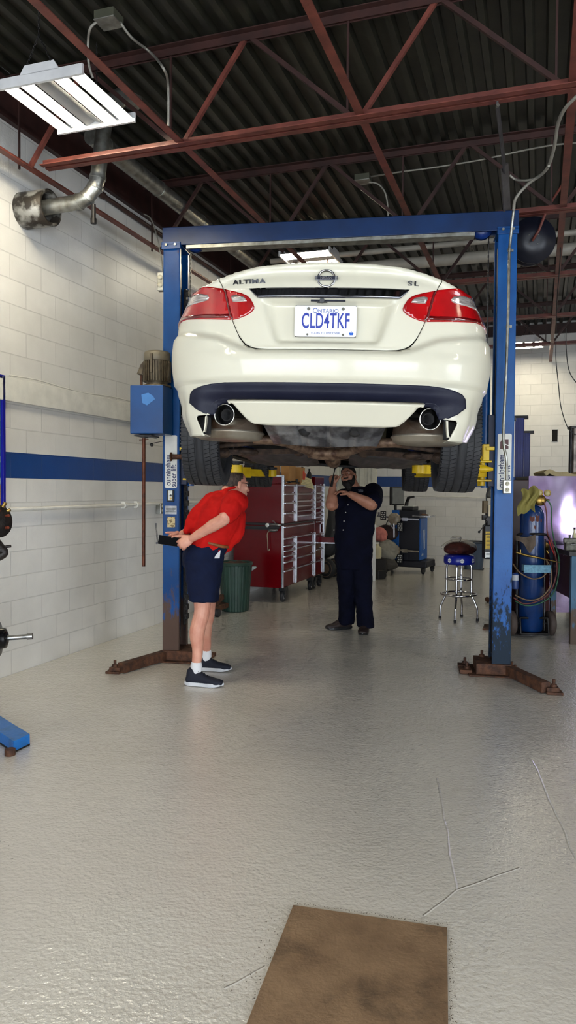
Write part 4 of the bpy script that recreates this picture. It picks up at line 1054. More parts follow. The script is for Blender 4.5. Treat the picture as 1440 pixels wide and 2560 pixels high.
# mufflers and tips
for s in (-1, 1):
    cx = s * .545; cy = -.68; th = s * .28
    mb = MB()
    Rz = Matrix.Rotation(0, 3, 'Z'); 
    def ml(k, e, z0): return [Vector((cx + k * .19 * math.cos(a), cy + k * .20 * math.sin(a), z0 + e)) for a in [2 * PI * i / 48 for i in range(48)]]
    rings = [ml(.02, .150, .2), ml(.7, .148, .2), ml(.9, .135, .2), ml(.95, .105, .2), ml(.99, .052, .2), ml(1.03, .046, .2), ml(1.035, .040, .2), ml(1.0, .036, .2), ml(.96, .018, .2), ml(.84, .004, .2), ml(.6, 0, .2), ml(.02, 0, .2)]
    vs = [p for r_ in rings for p in r_]; fs = [(i * 48 + j, i * 48 + (j + 1) % 48, (i + 1) * 48 + (j + 1) % 48, (i + 1) * 48 + j) for i in range(len(rings) - 1) for j in range(48)]
    nf = 48 * 4; mb.mi(mat('browned_muffler', (120, 104, 90), .5, .5, (92, 66, 48), 8, .42, .6, bump=.1)).add(vs, fs[:nf], True); mb.mi(M_muff).add(vs, fs[nf:], True); mf = mb.build('muffler', None, car, weld=True)
    # tip, pointing back and slightly outwards
    dx = Vector((s * .20, -1, -.06)).normalized(); c = Vector((s * .522 + .004, -1.03, .312))
    mb = MB(); mb.lathe([(.050, -.25), (.055, -.2), (.055, -.02), (.0565, -.004), (.0565, 0), (.052, .001), (.050, -.004), (.048, -.05), (.048, -.15)], c, dx, 48, caps=False); tip = mb.build('exhaust_tip', mat('polished_tip', (214, 212, 206), .16, 1), car)
    mb = MB(); mb.lathe([(.048, -.10), (.032, -.09), (.030, -.03), (.027, -.03), (.027, -.12), (0, -.12)], c, dx, 32, caps=False); mb.build('tip_insert', M_inner, tip)
    mb = MB(); mb.tube([c - dx * .22, c - dx * .28, Vector((cx, cy - .05, .27))], .026, 14); mb.build('tail_pipe', M_pipe, car)
    MB().beam((s * .62, -.98, .352), (s * .60, -.9, .34), .03, .012).build('muffler_hanger', M_shield, car)
    # pipe from the Y piece to the muffler
    pts = smooth_path([(0, -.30, .165), (s * .08, -.33, .165), (s * .16, -.42, .185), (s * .22, -.52, .205), (s * .3, -.58, .215), (s * .42, -.60, .22)])
    MB().tube(pts, .028, 16).build('exhaust_pipe', M_pipe, car)
    # suspension: rear lower arm, spring, link, brake
    mb = MB()
    a = Vector((s * .70, -.02, .165)); b = Vector((s * .22, .28, .20))
    mb.beam(a, b, .10, .035); mb.ell(a, (.06, .07, .04)); mb.ell(b, (.04, .05, .035)); mb.ell(lerp(a, b, .3) + Vector((0, 0, .0)), (.09, .09, .03)); mb.jit(.004, 20)
    mb.build('lower_arm', M_arm, car)
    sp_ = [(s * .55 + .055 * math.cos(t), .04 + .055 * math.sin(t), .19 + .02 * t / 1.6) for t in [i * .4 for i in range(44)]]
    MB().tube(sp_, .007, 8).build('coil_spring', mat('dark_blue_spring', (20, 30, 72), .5), car)
    MB().tube([(s * .69, -.14, .20), (s * .4, -.16, .23), (s * .22, -.14, .25)], .014, 10).build('toe_link', M_arm, car)
    MB().tube([(s * .64, .04, .25), (s * .60, .02, .60)], .025, 12).build('damper', M_inner, car)
    MB().tube(smooth_path([(s * .62, -.10, .26), (s * .55, -.24, .24), (s * .3, -.26, .26), (0, -.26, .27)]), .009, 8).build('anti_roll_bar', M_inner, car)
mb = MB(); mb.tube(smooth_path([(-.11, -.335, .163), (-.04, -.29, .155), (.04, -.29, .155), (.11, -.335, .163)]), .034, 16); mb.tube([(0, -.3, .16), (0, -.16, .17), (0, 0, .19)], .03, 14)
mb.build('y_pipe', M_pipe, car)
mb = MB(); mb.bx(-.30, .30, .16, .34, .21, .30); mb.bx(-.3, .3, -.2, -.12, .235, .29); mb.beam((-.28, -.16, .26), (-.22, .25, .25), .07, .06); mb.beam((.28, -.16, .26), (.22, .25, .25), .07, .06)
mb.box((0, -.16, .225), (.09, .05, .05)); mb.jit(.004, 14); mb.build('rear_subframe', M_arm, car, bevel=.01)
MB().grid(lambda u, v: Vector((lerp(-.11, .11, u), lerp(-.42, -.2, v), .21 + .05 * abs(2 * u - 1))), 8, 6, thick=.003).build('pipe_heat_shield', M_muff, car)
# mud flap remnants / brake line clip
for s in (-1, 1): MB().lathe([(.14, 0), (.14, .012), (.05, .012), (.05, 0)], (s * .72, 0, WZ), (s, 0, 0), 40).build('brake_disc', M_arm, car)
# ================================================================ people
M_skin = mat('skin', (206, 150, 128), .48, 0, (190, 128, 108), 12, .35, .65, bump=.08, bscale=200)
M_skin2 = mat('skin_tan', (176, 124, 100), .5, 0, (156, 104, 82), 12, bump=.08, bscale=200)
M_redshirt = mat('red_knit', (186, 18, 12), .8, 0, (168, 13, 10), 4, spec=.2, bump=.15, bscale=500)
M_redband = mat('red_band', (196, 34, 24), .75, 0, bump=.1, bscale=400)
M_shorts = mat('navy_cotton', (12, 22, 50), .85, 0, (9, 16, 40), 8, spec=.2, bump=.12, bscale=300)
M_work = mat('navy_work_cloth', (7, 9, 28), .9, 0, (5, 6, 20), 7, spec=.15, bump=.12, bscale=260)
M_sock = mat('white_sock', (222, 222, 226), .85, bump=.3, bscale=300)
M_sneak = mat('navy_knit_shoe', (16, 20, 36), .8, 0, bump=.2, bscale=400)
M_sole = mat('pale_sole', (198, 200, 206), .6)
M_hairg = mat('grey_brown_hair', (70, 56, 46), .65, 0, (44, 34, 28), 90, .4, .6, bump=.5, bscale=160, stretch=(1, 1, .25))
M_beard = mat('black_hair', (16, 12, 10), .7, 0, (24, 18, 15), 60, bump=.6, bscale=180)
M_belt = mat('tan_leather', (146, 86, 42), .55, 0, (116, 64, 30), 14, bump=.2)
M_boot = mat('dark_boot', (28, 20, 20), .6, 0, (44, 30, 26), 14, bump=.3)
def limb(mb, pts, rs, n=14):
    pts = [Vector(p) for p in pts]
    P_ = smooth_path(pts, 5); m = len(P_); R_ = []
    for i in range(m):
        k = i / 5; j = min(int(k), len(rs) - 2); f = k - j; f = f * f * (3 - 2 * f); R_.append(rs[j] + (rs[j + 1] - rs[j]) * f)
    mb.tube(P_, R_, n); mb.ell(P_[0], R_[0] * .99, 12); mb.ell(P_[-1], R_[-1] * .99, 12)
def loft(mb, rings, n=28, k=4):
    """rings: (centre, xdir, ydir, rx, ry)"""
    cs = smooth_path([r[0] for r in rings], k); m = len(cs); out = []
    for i in range(m):
        t = i / k; j = min(int(t), len(rings) - 2); f = t - j; f = f * f * (3 - 2 * f)
        a, b = rings[j], rings[j + 1]
        xd = a[1].lerp(b[1], f).normalized(); yd = a[2].lerp(b[2], f).normalized(); rx = lerp(a[3], b[3], f); ry = lerp(a[4], b[4], f)
        out.append([cs[i] + xd * rx * math.copysign(abs(math.cos(q)) ** .85, math.cos(q)) + yd * ry * math.copysign(abs(math.sin(q)) ** .85, math.sin(q)) for q in [2 * PI * z / n for z in range(n)]])
    vs = [p for r in out for p in r]; fs = [(i * n + j, i * n + (j + 1) % n, (i + 1) * n + (j + 1) % n, (i + 1) * n + j) for i in range(m - 1) for j in range(n)]
    fs += [tuple(reversed(range(n))), tuple((m - 1) * n + j for j in range(n))]
    mb.add(vs, fs, True)
def finish(o, voxel=.006, it=4, disp=0, dsize=.08):
    r = o.modifiers.new('remesh', 'REMESH'); r.mode = 'VOXEL'; r.voxel_size = voxel; r.use_smooth_shade = True
    s_ = o.modifiers.new('smooth', 'SMOOTH'); s_.factor = .6; s_.iterations = it
    if disp:
        t = D.textures.new(o.name + '_folds', 'CLOUDS'); t.noise_scale = dsize; t.noise_depth = 2
        d = o.modifiers.new('folds', 'DISPLACE'); d.texture = t; d.strength = disp; d.mid_level = .5; d.texture_coords = 'LOCAL'
    return o
def hand(mb, wrist, d, n, side, curls, sc=1.0, thumb=(.5, .8, .35), tcurl=.4, spread=.06):
    """d towards the knuckles, n out of the palm, side: +1/-1 lateral side of the thumb"""
    wrist = Vector(wrist); d = Vector(d).normalized(); n = Vector(n); n = (n - d * n.dot(d)).normalized(); x = d.cross(n).normalized() * side
    R3 = Matrix((x, d, n)).transposed()
    mb.ell(wrist + d * .048 * sc, (.040 * sc, .056 * sc, .017 * sc), 16, R3)
    mb.ell(wrist + d * .075 * sc, (.041 * sc, .024 * sc, .014 * sc), 16, R3)
    mb.ell(wrist + d * .035 * sc + x * .026 * sc + n * .006 * sc, (.017 * sc, .034 * sc, .016 * sc), 12, R3)
    lens = (.078, .086, .080, .063)
    for i in range(4):
        o_ = (.030 - .0202 * i) * sc; base = wrist + d * (.078 - .004 * abs(i - 1.3)) * sc + x * o_
        L = lens[i] * sc; seg_ = (L * .44, L * .31, L * .25); ang = 0; p = base; pts = [base - d * .02 * sc, base]
        dd = (d + x * spread * (1.5 - i)).normalized()
        c_ = curls[i] if isinstance(curls[0], (tuple, list)) else curls
        for q in range(3):
            ang += c_[q]; v = dd * math.cos(ang) + n * math.sin(ang); p = p + v * seg_[q]; pts.append(p)
        limb(mb, pts, [.0095 * sc, .0092 * sc, .0086 * sc, .008 * sc, .0068 * sc], 10)
    tb = wrist + d * .028 * sc + x * .028 * sc; tv = (d * thumb[0] + x * thumb[1] + n * thumb[2]).normalized(); t2 = (tv + d * tcurl + n * tcurl * .4).normalized()
    limb(mb, [tb, tb + tv * .034 * sc, tb + tv * .034 * sc + t2 * .03 * sc, tb + tv * .034 * sc + t2 * .054 * sc], [.0135 * sc, .0115 * sc, .0098 * sc, .008 * sc], 10)
def head_frame(c, f, up):
    f = Vector(f).normalized(); up = Vector(up); up = (up - f * up.dot(f)).normalized(); r = f.cross(up).normalized()
    return Matrix.Translation(c) @ Matrix((r, f, up)).transposed().to_4x4()
def head(mb, M_):
    k = len(mb.v)
    mb.ell((0, -.014, .036), (.076, .098, .086), 24); mb.ell((0, .030, -.02), (.064, .068, .085), 24); mb.ell((0, .030, -.072), (.052, .055, .038), 20)
    mb.ell((0, .078, -.100), (.022, .018, .016), 12); mb.ell((0, .05, -.09), (.04, .035, .022), 14)
    for s in (-1, 1):
        mb.ell((s * .042, .066, -.024), (.024, .024, .022), 12); mb.ell((s * .078, -.008, -.010), (.009, .018, .032), 12, (0, 0, s * .3))
        mb.ell((s * .080, -.004, .010), (.006, .016, .014), 10); mb.ell((s * .078, .0, -.034), (.006, .010, .012), 10)
        mb.ell((s * .012, .104, -.036), (.009, .011, .008), 10)
    mb.tube([(-.05, .066, .020), (-.03, .084, .026), (0, .090, .022), (.03, .084, .026), (.05, .066, .020)], [.008, .011, .010, .011, .008], 8)
    mb.tube([(0, .088, .018), (0, .102, -.010), (0, .113, -.032), (0, .100, -.042)], [.009, .010, .013, .008], 10)
    mb.ell((0, .090, -.060), (.026, .010, .0065), 12); mb.ell((0, .089, -.070), (.022, .010, .0075), 12)
    mb.xform(M_, k)
def eyes(M_, parent):
    for s in (-1, 1):
        e = MB(); e.ell((s * .031, .076, .003), .0125, 14); e.xform(M_); eo = e.build('eye', mat('eye_white', (214, 204, 196), .3), parent, world=True)
        e = MB(); e.ell((s * .031, .0865, .003), (.0058, .003, .0058), 12); e.xform(M_); e.build('iris', mat('iris_brown', (40, 26, 18), .2), eo, world=True)
def shoe(name, heel, toe, w, parent, m_up, m_sole, h=.09, boot=False, sole_t=.03):
    heel = Vector(heel); toe = Vector(toe); L = (toe - heel); ln = L.length; d = L.normalized(); x = Vector((d.y, -d.x, 0)).normalized(); up = Vector((0, 0, 1)) 
    def T(a, b, c): return heel + d * a * ln + x * b * w + up * c
    up_ = MB(); X = x
    loft(up_, [(T(.03, 0, .05), X, up, w * .30, .022), (T(.10, 0, .055), X, up, w * .40, .042), (T(.25, 0, .06), X, up, w * .42, .05), (T(.42, 0, .055), X, up, w * .44, .044), (T(.6, 0, .045), X, up, w * .50, .033), (T(.8, 0, .038), X, up, w * .50, .026), (T(.95, 0, .034), X, up, w * .34, .018), (T(.99, 0, .032), X, up, w * .15, .010)])
    limb(up_, [T(.17, 0, .07), T(.17, 0, h + (.08 if boot else .012))], [w * .42, w * (.44 if boot else .40)])
    if boot: limb(up_, [T(.2, 0, .06), T(.42, 0, .075), T(.62, 0, .05)], [w * .42, w * .36, w * .34])
    else: limb(up_, [T(.2, 0, .08), T(.36, 0, .082), T(.55, 0, .058)], [w * .34, w * .3, w * .24])
    o = finish(up_.build(name, m_up, parent, world=True), .005, 3)
    s_ = MB(); pr = []
    for i in range(40):
        a = 2 * PI * i / 40; u_ = .5 - .5 * math.cos(a) * 1.0; wd = interp([(0, .30), (.12, .42), (.4, .40), (.7, .53), (.9, .42), (1, .12)], u_) * math.copysign(1, math.sin(a)) * min(1, abs(math.sin(a)) ** .35)
        pr.append((u_, wd))
    k = len(pr); zb = [.003 + .012 * sm(.75, 1, u) + .006 * sm(.1, 0, u) for u, w_ in pr]
    vs = [T(u * 1.03 - .015, b, z) for (u, b), z in zip(pr, zb)] + [T(u * 1.03 - .015, b * 1.02, sole_t + .004) for u, b in pr]
    s_.add(vs, [tuple(range(k)), tuple(reversed(range(k, 2 * k)))] + [(i, (i + 1) % k, k + (i + 1) % k, k + i) for i in range(k)])
    s_.build('sole', m_sole, o, world=True, bevel=.004)
    return o, T
# ---------------------------------------------------------------- the visitor bending forward
man = thing('person', 'man in red polo shirt and navy shorts bending forward, phone held behind his back', 'person', (FL(520, 1700).x, FL(520, 1700).y, 0))
Yb = 6.0
anR = P(491, 1660, 5.80); knR = P(503, 1535, 5.84); hipR = P(507, 1402, 5.88)
anL = P(515, 1632, 6.28); knL = P(517, 1535, 6.22); hipL = P(515, 1400, 6.10)
pel = P(508, 1378, 5.98); waist = P(530, 1336, 5.98); chest = P(562, 1284, 5.99); nb = P(578, 1244, 6.0); neck = P(572, 1228, 6.01); hc = P(590, 1213, 6.05)
shR = P(589, 1258, 5.80); elR = P(562, 1296, 5.70); wrR = P(480, 1346, 5.80)
shL = P(575, 1262, 6.20); elL = P(520, 1305, 6.30); wrL = P(452, 1337, 5.98)
fwd = Vector((.94, .34, -.02))
HM = head_frame(hc, (.86, .50, -.10), (-.05, .1, 1))
b = MB()
limb(b, [hipR, lerp(hipR, knR, .5), knR + Vector((.006, 0, .02)), lerp(knR, anR, .35) + Vector((-.018, 0, 0)), lerp(knR, anR, .75), anR, anR + Vector((0, 0, -.07))], [.095, .083, .062, .061, .042, .037, .040])
limb(b, [hipL, lerp(hipL, knL, .5), knL + Vector((.006, 0, .02)), lerp(knL, anL, .35) + Vector((-.016, 0, 0)), lerp(knL, anL, .75), anL, anL + Vector((0, 0, -.07))], [.095, .083, .062, .061, .042, .037, .040])
b.ell(knR + Vector((.022, 0, .01)), (.036, .045, .05), 14); b.ell(knL + Vector((.022, 0, .01)), (.036, .045, .05), 14)
limb(b, [pel, waist, chest, nb], [.13, .13, .14, .08])
limb(b, [nb, neck, hc + Vector((-.01, -.01, -.03))], [.066, .062, .058])
limb(b, [shR, lerp(shR, elR, .5), elR, lerp(elR, wrR, .3), lerp(elR, wrR, .7), wrR], [.062, .056, .049, .050, .038, .030])
limb(b, [shL, lerp(shL, elL, .5), elL, lerp(elL, wrL, .3), lerp(elL, wrL, .7), wrL], [.062, .055, .047, .048, .037, .029])
b.ell(elR + Vector((-.0, -.01, .012)), .047, 12)
head(b, HM)
# right hand closing over the left wrist, left hand gripping the phone
dR = P(440, 1368, 5.80) - wrR
hand(b, wrR, dR, Vector((-.25, .9, -.35)), -1, [(.55, .95, .7), (.6, 1.0, .7), (.65, 1.0, .75), (.7, 1.0, .8)], 1.12, thumb=(.75, .6, .2), tcurl=.3)
dL = P(424, 1352, 5.90) - wrL
hand(b, wrL, dL, Vector((.1, -.95, .1)), 1, [(.5, .8, .5), (.6, .9, .5), (.6, 1.0, .6), (.7, 1.1, .7)], 1.08, thumb=(.9, .45, .1), tcurl=.1)
body = finish(b.build('body', M_skin, man, world=True), .0045, 3)
eyes(HM, man)
# hair
h = MB(); h.ell((0, -.026, .046), (.081, .096, .086), 24); h.ell((0, -.062, .0), (.066, .052, .055), 18)
for s in (-1, 1): h.ell((s * .058, -.02, .022), (.022, .034, .040), 12)
h.xform(HM); finish(h.build('hair', M_hairg, man, world=True), .006, 3, .006, .02)
# spectacles
g_ = MB()
for s in (-1, 1):
    g_.tube([(s * .082, -.012, .008), (s * .080, .03, .012), (s * .072, .092, .010)], .0028, 8)
    g_.tube([(s * (.036 + .026 * math.cos(a)), .100 - .012 * abs(math.cos(a)) ** 2 * (1 if math.cos(a) > 0 else .2), .002 + .019 * math.sin(a)) for a in [2 * PI * i / 20 for i in range(20)]], .0018, 6, closed=True)
g_.tube([(-.011, .102, .008), (0, .106, .010), (.011, .102, .008)], .002, 6); g_.xform(HM); g_.build('spectacles', M_black, man, world=True)
# shirt
side_ = Vector((-.25, .95, 0)).normalized()
def ringf(c, ax, w_, d_):
    ax = ax.normalized(); s_ = (side_ - ax * side_.dot(ax)).normalized(); f_ = s_.cross(ax).normalized(); return (c, s_, f_, w_, d_)
ax1 = (waist - pel); ax2 = (chest - waist); ax3 = (nb - chest)
t = MB()
loft(t, [ringf(P(512, 1372, 5.97), ax2 + Vector((.0, 0, .05)), .19, .135), ringf(P(522, 1350, 5.97), ax2, .20, .155), ringf(P(534, 1322, 5.98), ax2, .205, .172), ringf(P(548, 1296, 5.98), ax2, .208, .172), ringf(P(562, 1270, 5.99), ax2, .215, .155), ringf(P(573, 1252, 5.99), ax3, .20, .125), ringf(P(577, 1240, 6.0), ax3, .13, .09), ringf(P(575, 1231, 6.0), ax3, .075, .07)], 32)
# hanging front of the shirt and tail at the back
limb(t, [P(585, 1290, 5.98), P(580, 1330, 5.97), P(566, 1365, 5.95), P(561, 1382, 5.93)], [.10, .095, .055, .018])
limb(t, [P(500, 1290, 5.96), P(482, 1310, 5.95), P(466, 1326, 5.93)], [.09, .062, .03])
limb(t, [P(510, 1285, 5.97), P(528, 1262, 5.98), P(550, 1250, 6.0)], [.10, .09, .08]); t.ell(shR + Vector((.0, .03, .0)), .098, 20); t.ell(P(590, 1256, 5.9), .09, 20)
limb(t, [shR + Vector((-.02, .05, .01)), lerp(shR, elR, .45), lerp(shR, elR, .72)], [.092, .082, .078])
limb(t, [shL, lerp(shL, elL, .45), lerp(shL, elL, .6)], [.085, .078, .074])
sh = finish(t.build('polo_shirt', M_redshirt, man, world=True), .008, 3, .03, .11)
cl = MB(); cax = (neck - nb).normalized(); cx_, cy_ = frame(cax)
cl.tube([neck + Vector((-.01, 0, -.012)) + (cx_ * math.cos(a) + cy_ * math.sin(a)) * .074 + cax * .012 for a in [2 * PI * i / 24 for i in range(24)]], .012, 8, closed=True); cl.build('collar', M_redshirt, sh, world=True)
# shorts
t = MB(); xs, ys = Vector((1, 0, 0)), Vector((0, 1, 0))
loft(t, [ringf(P(529, 1356, 5.97), Vector((.28, 0, 1)), .185, .135), ringf(P(514, 1372, 5.97), Vector((.22, 0, 1)), .195, .15), ringf(P(508, 1392, 5.97), Vector((.08, 0, 1)), .20, .165), ringf(P(506, 1418, 5.97), Vector((0, 0, 1)), .18, .15)], 32)
for hp, kn, hem, yy in ((hipR, knR, P(506, 1503, 5.84), 0), (hipL, knL, P(514, 1503, 6.2), 0)):
    loft(t, [(hp + Vector((0, 0, .0)), xs, ys, .145, .105), (lerp(hp, hem, .5), xs, ys, .125, .105), (lerp(hp, hem, .85), xs, ys, .108, .10), (hem, xs, ys, .103, .098)], 24)
so = finish(t.build('shorts', M_shorts, man, world=True), .008, 3, .022, .10)
pk = MB(); pk.grid(lambda u, v: P(lerp(536, 549, u) + 3 * v, lerp(1396, 1374, v * (.3 + .7 * u)), 5.79 + .03 * u), 6, 6, thick=.003); pk.build('pocket_lining', M_sock, so, world=True)
t = MB(); bax = Vector((.30, 0, 1)).normalized(); bc = P(528, 1353, 5.97); rg = ringf(bc, bax, .192, .142)
t.tube([bc + rg[1] * .19 * math.cos(a) + rg[2] * .140 * math.sin(a) for a in [2 * PI * i / 40 for i in range(40)]], .014, 8, closed=True)
t.build('belt', M_belt, man, world=True)
# socks and shoes
for an, heel, toe, nm in ((anR, FL(468, 1700), FL(557, 1708), 0), (anL, FL(505, 1660), FL(561, 1668), 1)):
    heel = Vector((an.x - .085, an.y - .0, 0)); toe = Vector((heel.x + .30, heel.y - (.06 if nm == 0 else .03), 0))
    t = MB(); limb(t, [Vector((an.x, an.y, .155)), Vector((an.x, an.y, .10)), Vector((an.x + .01, an.y, .06))], [.046, .047, .050]); t.build('sock', M_sock, man, world=True)
    o_, T = shoe('shoe', heel, toe, .105, man, M_sneak, M_sole)
    l = MB()
    for q in range(4): l.tube([T(.36 + q * .07, -.22, .112 - q * .011), T(.36 + q * .07, 0, .126 - q * .013), T(.36 + q * .07, .22, .112 - q * .011)], .0025, 6)
    l.build('laces', M_black, o_, world=True)
# phone with its folding stand
pc = P(421, 1352, 5.86)
ph = thing('mobile_phone', 'black mobile phone held behind the back of the man in the red shirt', 'phone', pc, rot=(0, R(9), R(4)))
MB().box((0, 0, 0), (.155, .010, .072)).build('phone_body', M_black, ph, bevel=.004, seg=3)
MB().box((0, -.0055, 0), (.148, .001, .066)).build('phone_screen', mat('phone_glass', (6, 6, 9), .55, spec=.05), ph)
st = MB(); st.tube([(-.075, -.006, -.03), (-.11, -.01, .11)], .0022, 6); st.tube([(-.082, -.006, -.03), (-.118, -.01, .115)], .0022, 6); st.cyl((-.084, -.012, -.03), (-.084, 0, -.03), .009, 14); st.box((-.115, -.01, .115), (.012, .004, .012))
st.build('folding_stand', M_darksteel, ph)
# ---------------------------------------------------------------- the mechanic under the car
mech = thing('person', 'bearded mechanic in navy shirt and trousers reaching up under the front of the car', 'person', (FL(885, 1575).x, FL(885, 1575).y, 0))
anR = P(866, 1548, 8.2); knR = P(868, 1480, 8.12); hipR = P(866, 1405, 8.1)
anL = P(915, 1556, 8.02); knL = P(907, 1482, 8.02); hipL = P(902, 1405, 8.08)
pel = P(884, 1388, 8.1); waist = P(885, 1345, 8.08); chest = P(893, 1272, 8.08); nb = P(886, 1226, 8.1); hc = P(871, 1192, 8.06)
shR = P(852, 1246, 8.0); elR = P(829, 1264, 7.85); wrR = P(832, 1216, 7.88)
shL = P(934, 1232, 8.10); elL = P(930, 1262, 7.82); wrL = P(876, 1236, 7.72)
HM = head_frame(hc, (-.42, -.86, .30), (-.16, .25, 1))
b = MB()
for q in ((hipR, knR, anR), (hipL, knL, anL)): limb(b, [q[0], q[1], q[2]], [.09, .065, .05])
limb(b, [pel, waist, chest, nb], [.15, .15, .15, .08]); limb(b, [nb, lerp(nb, hc, .5), hc + Vector((.01, .02, -.03))], [.075, .068, .064])
limb(b, [shR, elR, lerp(elR, wrR, .3), lerp(elR, wrR, .7), wrR], [.075, .058, .060, .045, .036])
limb(b, [shL, lerp(shL, elL, .5), elL, lerp(elL, wrL, .3), lerp(elL, wrL, .7), wrL], [.08, .068, .060, .060, .045, .036])
head(b, HM)
hand(b, wrR, Vector((-.12, -.05, 1)), Vector((.55, .4, .1)), -1, [(.9, 1.2, .9), (1.0, 1.25, .9), (1.05, 1.25, .9), (1.1, 1.3, .9)], 1.15, thumb=(.7, .5, .6), tcurl=.4)
hand(b, wrL, P(848, 1226, 7.70) - wrL, Vector((-.2, -.1, -1)), 1, [(.35, .5, .3), (.3, .45, .3), (.3, .5, .3), (.35, .6, .4)], 1.15, thumb=(.8, .4, .5), spread=.1)
finish(b.build('body', M_skin2, mech, world=True), .005, 3)
eyes(HM, mech)
h = MB(); h.ell((0, -.020, .050), (.081, .098, .084), 24); h.ell((0, -.06, .0), (.068, .05, .06), 16); h.xform(HM); finish(h.build('hair', M_beard, mech, world=True), .007, 2, .008, .02)
h = MB(); h.ell((0, .030, -.085), (.062, .062, .045), 20); h.ell((0, .070, -.108), (.040, .036, .040), 16); h.ell((0, .05, -.14), (.04, .035, .035), 14)
for s in (-1, 1): h.ell((s * .052, .022, -.055), (.022, .034, .050), 14); h.ell((s * .062, .0, -.02), (.014, .02, .035), 12); h.ell((s * .018, .094, -.050), (.016, .010, .006), 10)
h.ell((0, .098, -.051), (.032, .011, .007), 12); h.xform(HM); finish(h.build('beard', M_beard, mech, world=True), .006, 2, .010, .02)
for s in (-1, 1):
    e = MB(); e.tube([(s * .014, .093, .024), (s * .03, .090, .030), (s * .048, .074, .024)], [.004, .005, .003], 8); e.xform(HM); e.build('eyebrow', M_beard, mech, world=True)
side_ = Vector((1, .08, 0)).normalized(); up = Vector((0, 0, 1))
t = MB()
loft(t, [ringf(P(885, 1384, 8.08), up, .195, .15), ringf(P(884, 1355, 8.07), up, .205, .165), ringf(P(886, 1320, 8.06), up, .212, .175), ringf(P(889, 1285, 8.06), up, .218, .17), ringf(P(893, 1258, 8.07), up, .232, .155), ringf(P(894, 1238, 8.09), up, .225, .13), ringf(P(891, 1225, 8.1), up, .14, .10), ringf(P(886, 1217, 8.1), up, .085, .08)], 32)
limb(t, [shR + Vector((.05, .06, 0)), shR, lerp(shR, elR, .55)], [.10, .095, .088])
limb(t, [shL + Vector((-.03, 0, -.01)), shL, lerp(shL, elL, .5), lerp(shL, elL, .85)], [.10, .105, .10, .096])
sh = finish(t.build('work_shirt', M_work, mech, world=True), .009, 3, .03, .12)
M_btn = mat('pale_button', (180, 176, 168), .4)
for px, py in ((870, 1262), (864, 1281), (860, 1303), (858, 1325), (835, 1325)):
    q = P(px, py, 7.875 if px > 850 else 7.97); MB().ell(q, (.007, .004, .007), 10).build('button', M_btn, sh, world=True)
cl = MB(); n0 = P(886, 1222, 8.09)
cl.tube([n0 + Vector((.09 * math.cos(a), .085 * math.sin(a), .012 - .03 * (math.sin(a) < -.3) * abs(math.sin(a)))) for a in [2 * PI * i / 24 for i in range(24)]], .014, 8, closed=True); cl.build('collar', M_work, sh, world=True)
lq = P(902, 1225, 7.93); text_obj('chest_logo', '~~~', .05, mat('logo_grey', (120, 124, 130), .6), sh, rootm(mech).inverted() @ lq, VERT, ex=.001) if False else None
lg = MB()
for i, (dx, dz, w_) in enumerate(((-.02, .0, .018), (-.002, .002, .014), (.016, .0, .016), (0, -.012, .05))): lg.box(lq + Vector((dx, 0, dz)), (w_, .004, .005))
lg.build('chest_logo', mat('logo_grey', (120, 124, 130), .6), sh, world=True)
t = MB()
loft(t, [ringf(P(884, 1372, 8.08), up, .195, .15), ringf(P(884, 1395, 8.09), up, .20, .16), ringf(P(885, 1420, 8.09), up, .185, .15)], 32)
for hp, kn, an, r_ in ((hipR, knR, anR, 0), (hipL, knL, anL, 0)):
    hem = Vector((an.x, an.y, .06))
    loft(t, [(hp, xs, ys, .115, .12), (lerp(hp, kn, .5), xs, ys, .108, .11), (kn, xs, ys, .093, .10), (lerp(kn, hem, .6), xs, ys, .088, .095), (lerp(kn, hem, .9), xs, ys, .092, .10), (hem, xs, ys, .085, .098)], 24)
finish(t.build('work_trousers', M_work, mech, world=True), .009, 3, .035, .12)
hr_ = Vector((anR.x + .06, anR.y + .03, 0)); shoe('boot', hr_, hr_ + Vector((-.29, -.09, 0)), .11, mech, M_boot, M_black, boot=True)
hl_ = Vector((anL.x + .01, anL.y + .09, 0)); shoe('boot', hl_, hl_ + Vector((-.07, -.29, 0)), .11, mech, M_boot, M_black, boot=True)
# the tool he holds
w0_ = P(829, 1212, 7.80); w1_ = P(838, 1168, 7.84)
tl_ = thing('ratchet_wrench', 'dark long handled wrench held up to the car by the mechanic', 'wrench', w0_)
mb = MB(); mb.tube([w0_ + (w1_ - w0_) * -.1, lerp(w0_, w1_, .45)], [.014, .011], 12); mb.build('grip', M_black, tl_, world=True)
mb = MB(); mb.tube([lerp(w0_, w1_, .4), lerp(w0_, w1_, .95)], .006, 10); mb.ell(lerp(w0_, w1_, .97), (.018, .012, .014), 12); mb.build('shaft', M_darksteel, tl_, world=True)
# ================================================================ things around the bay
M_chest = mat('tool_chest_red', (100, 5, 14), .16, 0, (92, 4, 12), 2, spec=.3)
M_alu = mat('bright_trim', (205, 208, 216), .22, .8)
c0 = AB(FL(707, 1508)); ca, cb_ = c0.x, c0.y
chest = thing('tool_chest', 'big dark red rolling tool chest with chrome drawer rails, between the two men', 'tool chest', RM(ca, cb_, 0), RROT)
LEN, DEP = 1.50, .72
mb = MB(); mb.bx(-DEP, -.012, .0, LEN, .20, 1.045); mb.bx(-DEP, -.012, .0, LEN, 1.065, 1.60); mb.bx(-DEP, -.3, .0, LEN, 1.60, 1.70); mb.bx(-DEP, -.012, 0, .02, 1.6, 1.70)
mb.build('cabinet_body', M_chest, chest, bevel=.006)
mb = MB(); mb.bx(-.026, .004, -.008, .028, .20, 1.04); mb.bx(-.026, .004, -.008, .028, 1.07, 1.71); mb.bx(-DEP, .004, -.008, .01, 1.695, 1.715); mb.build('corner_trim', M_alu, chest, bevel=.003)
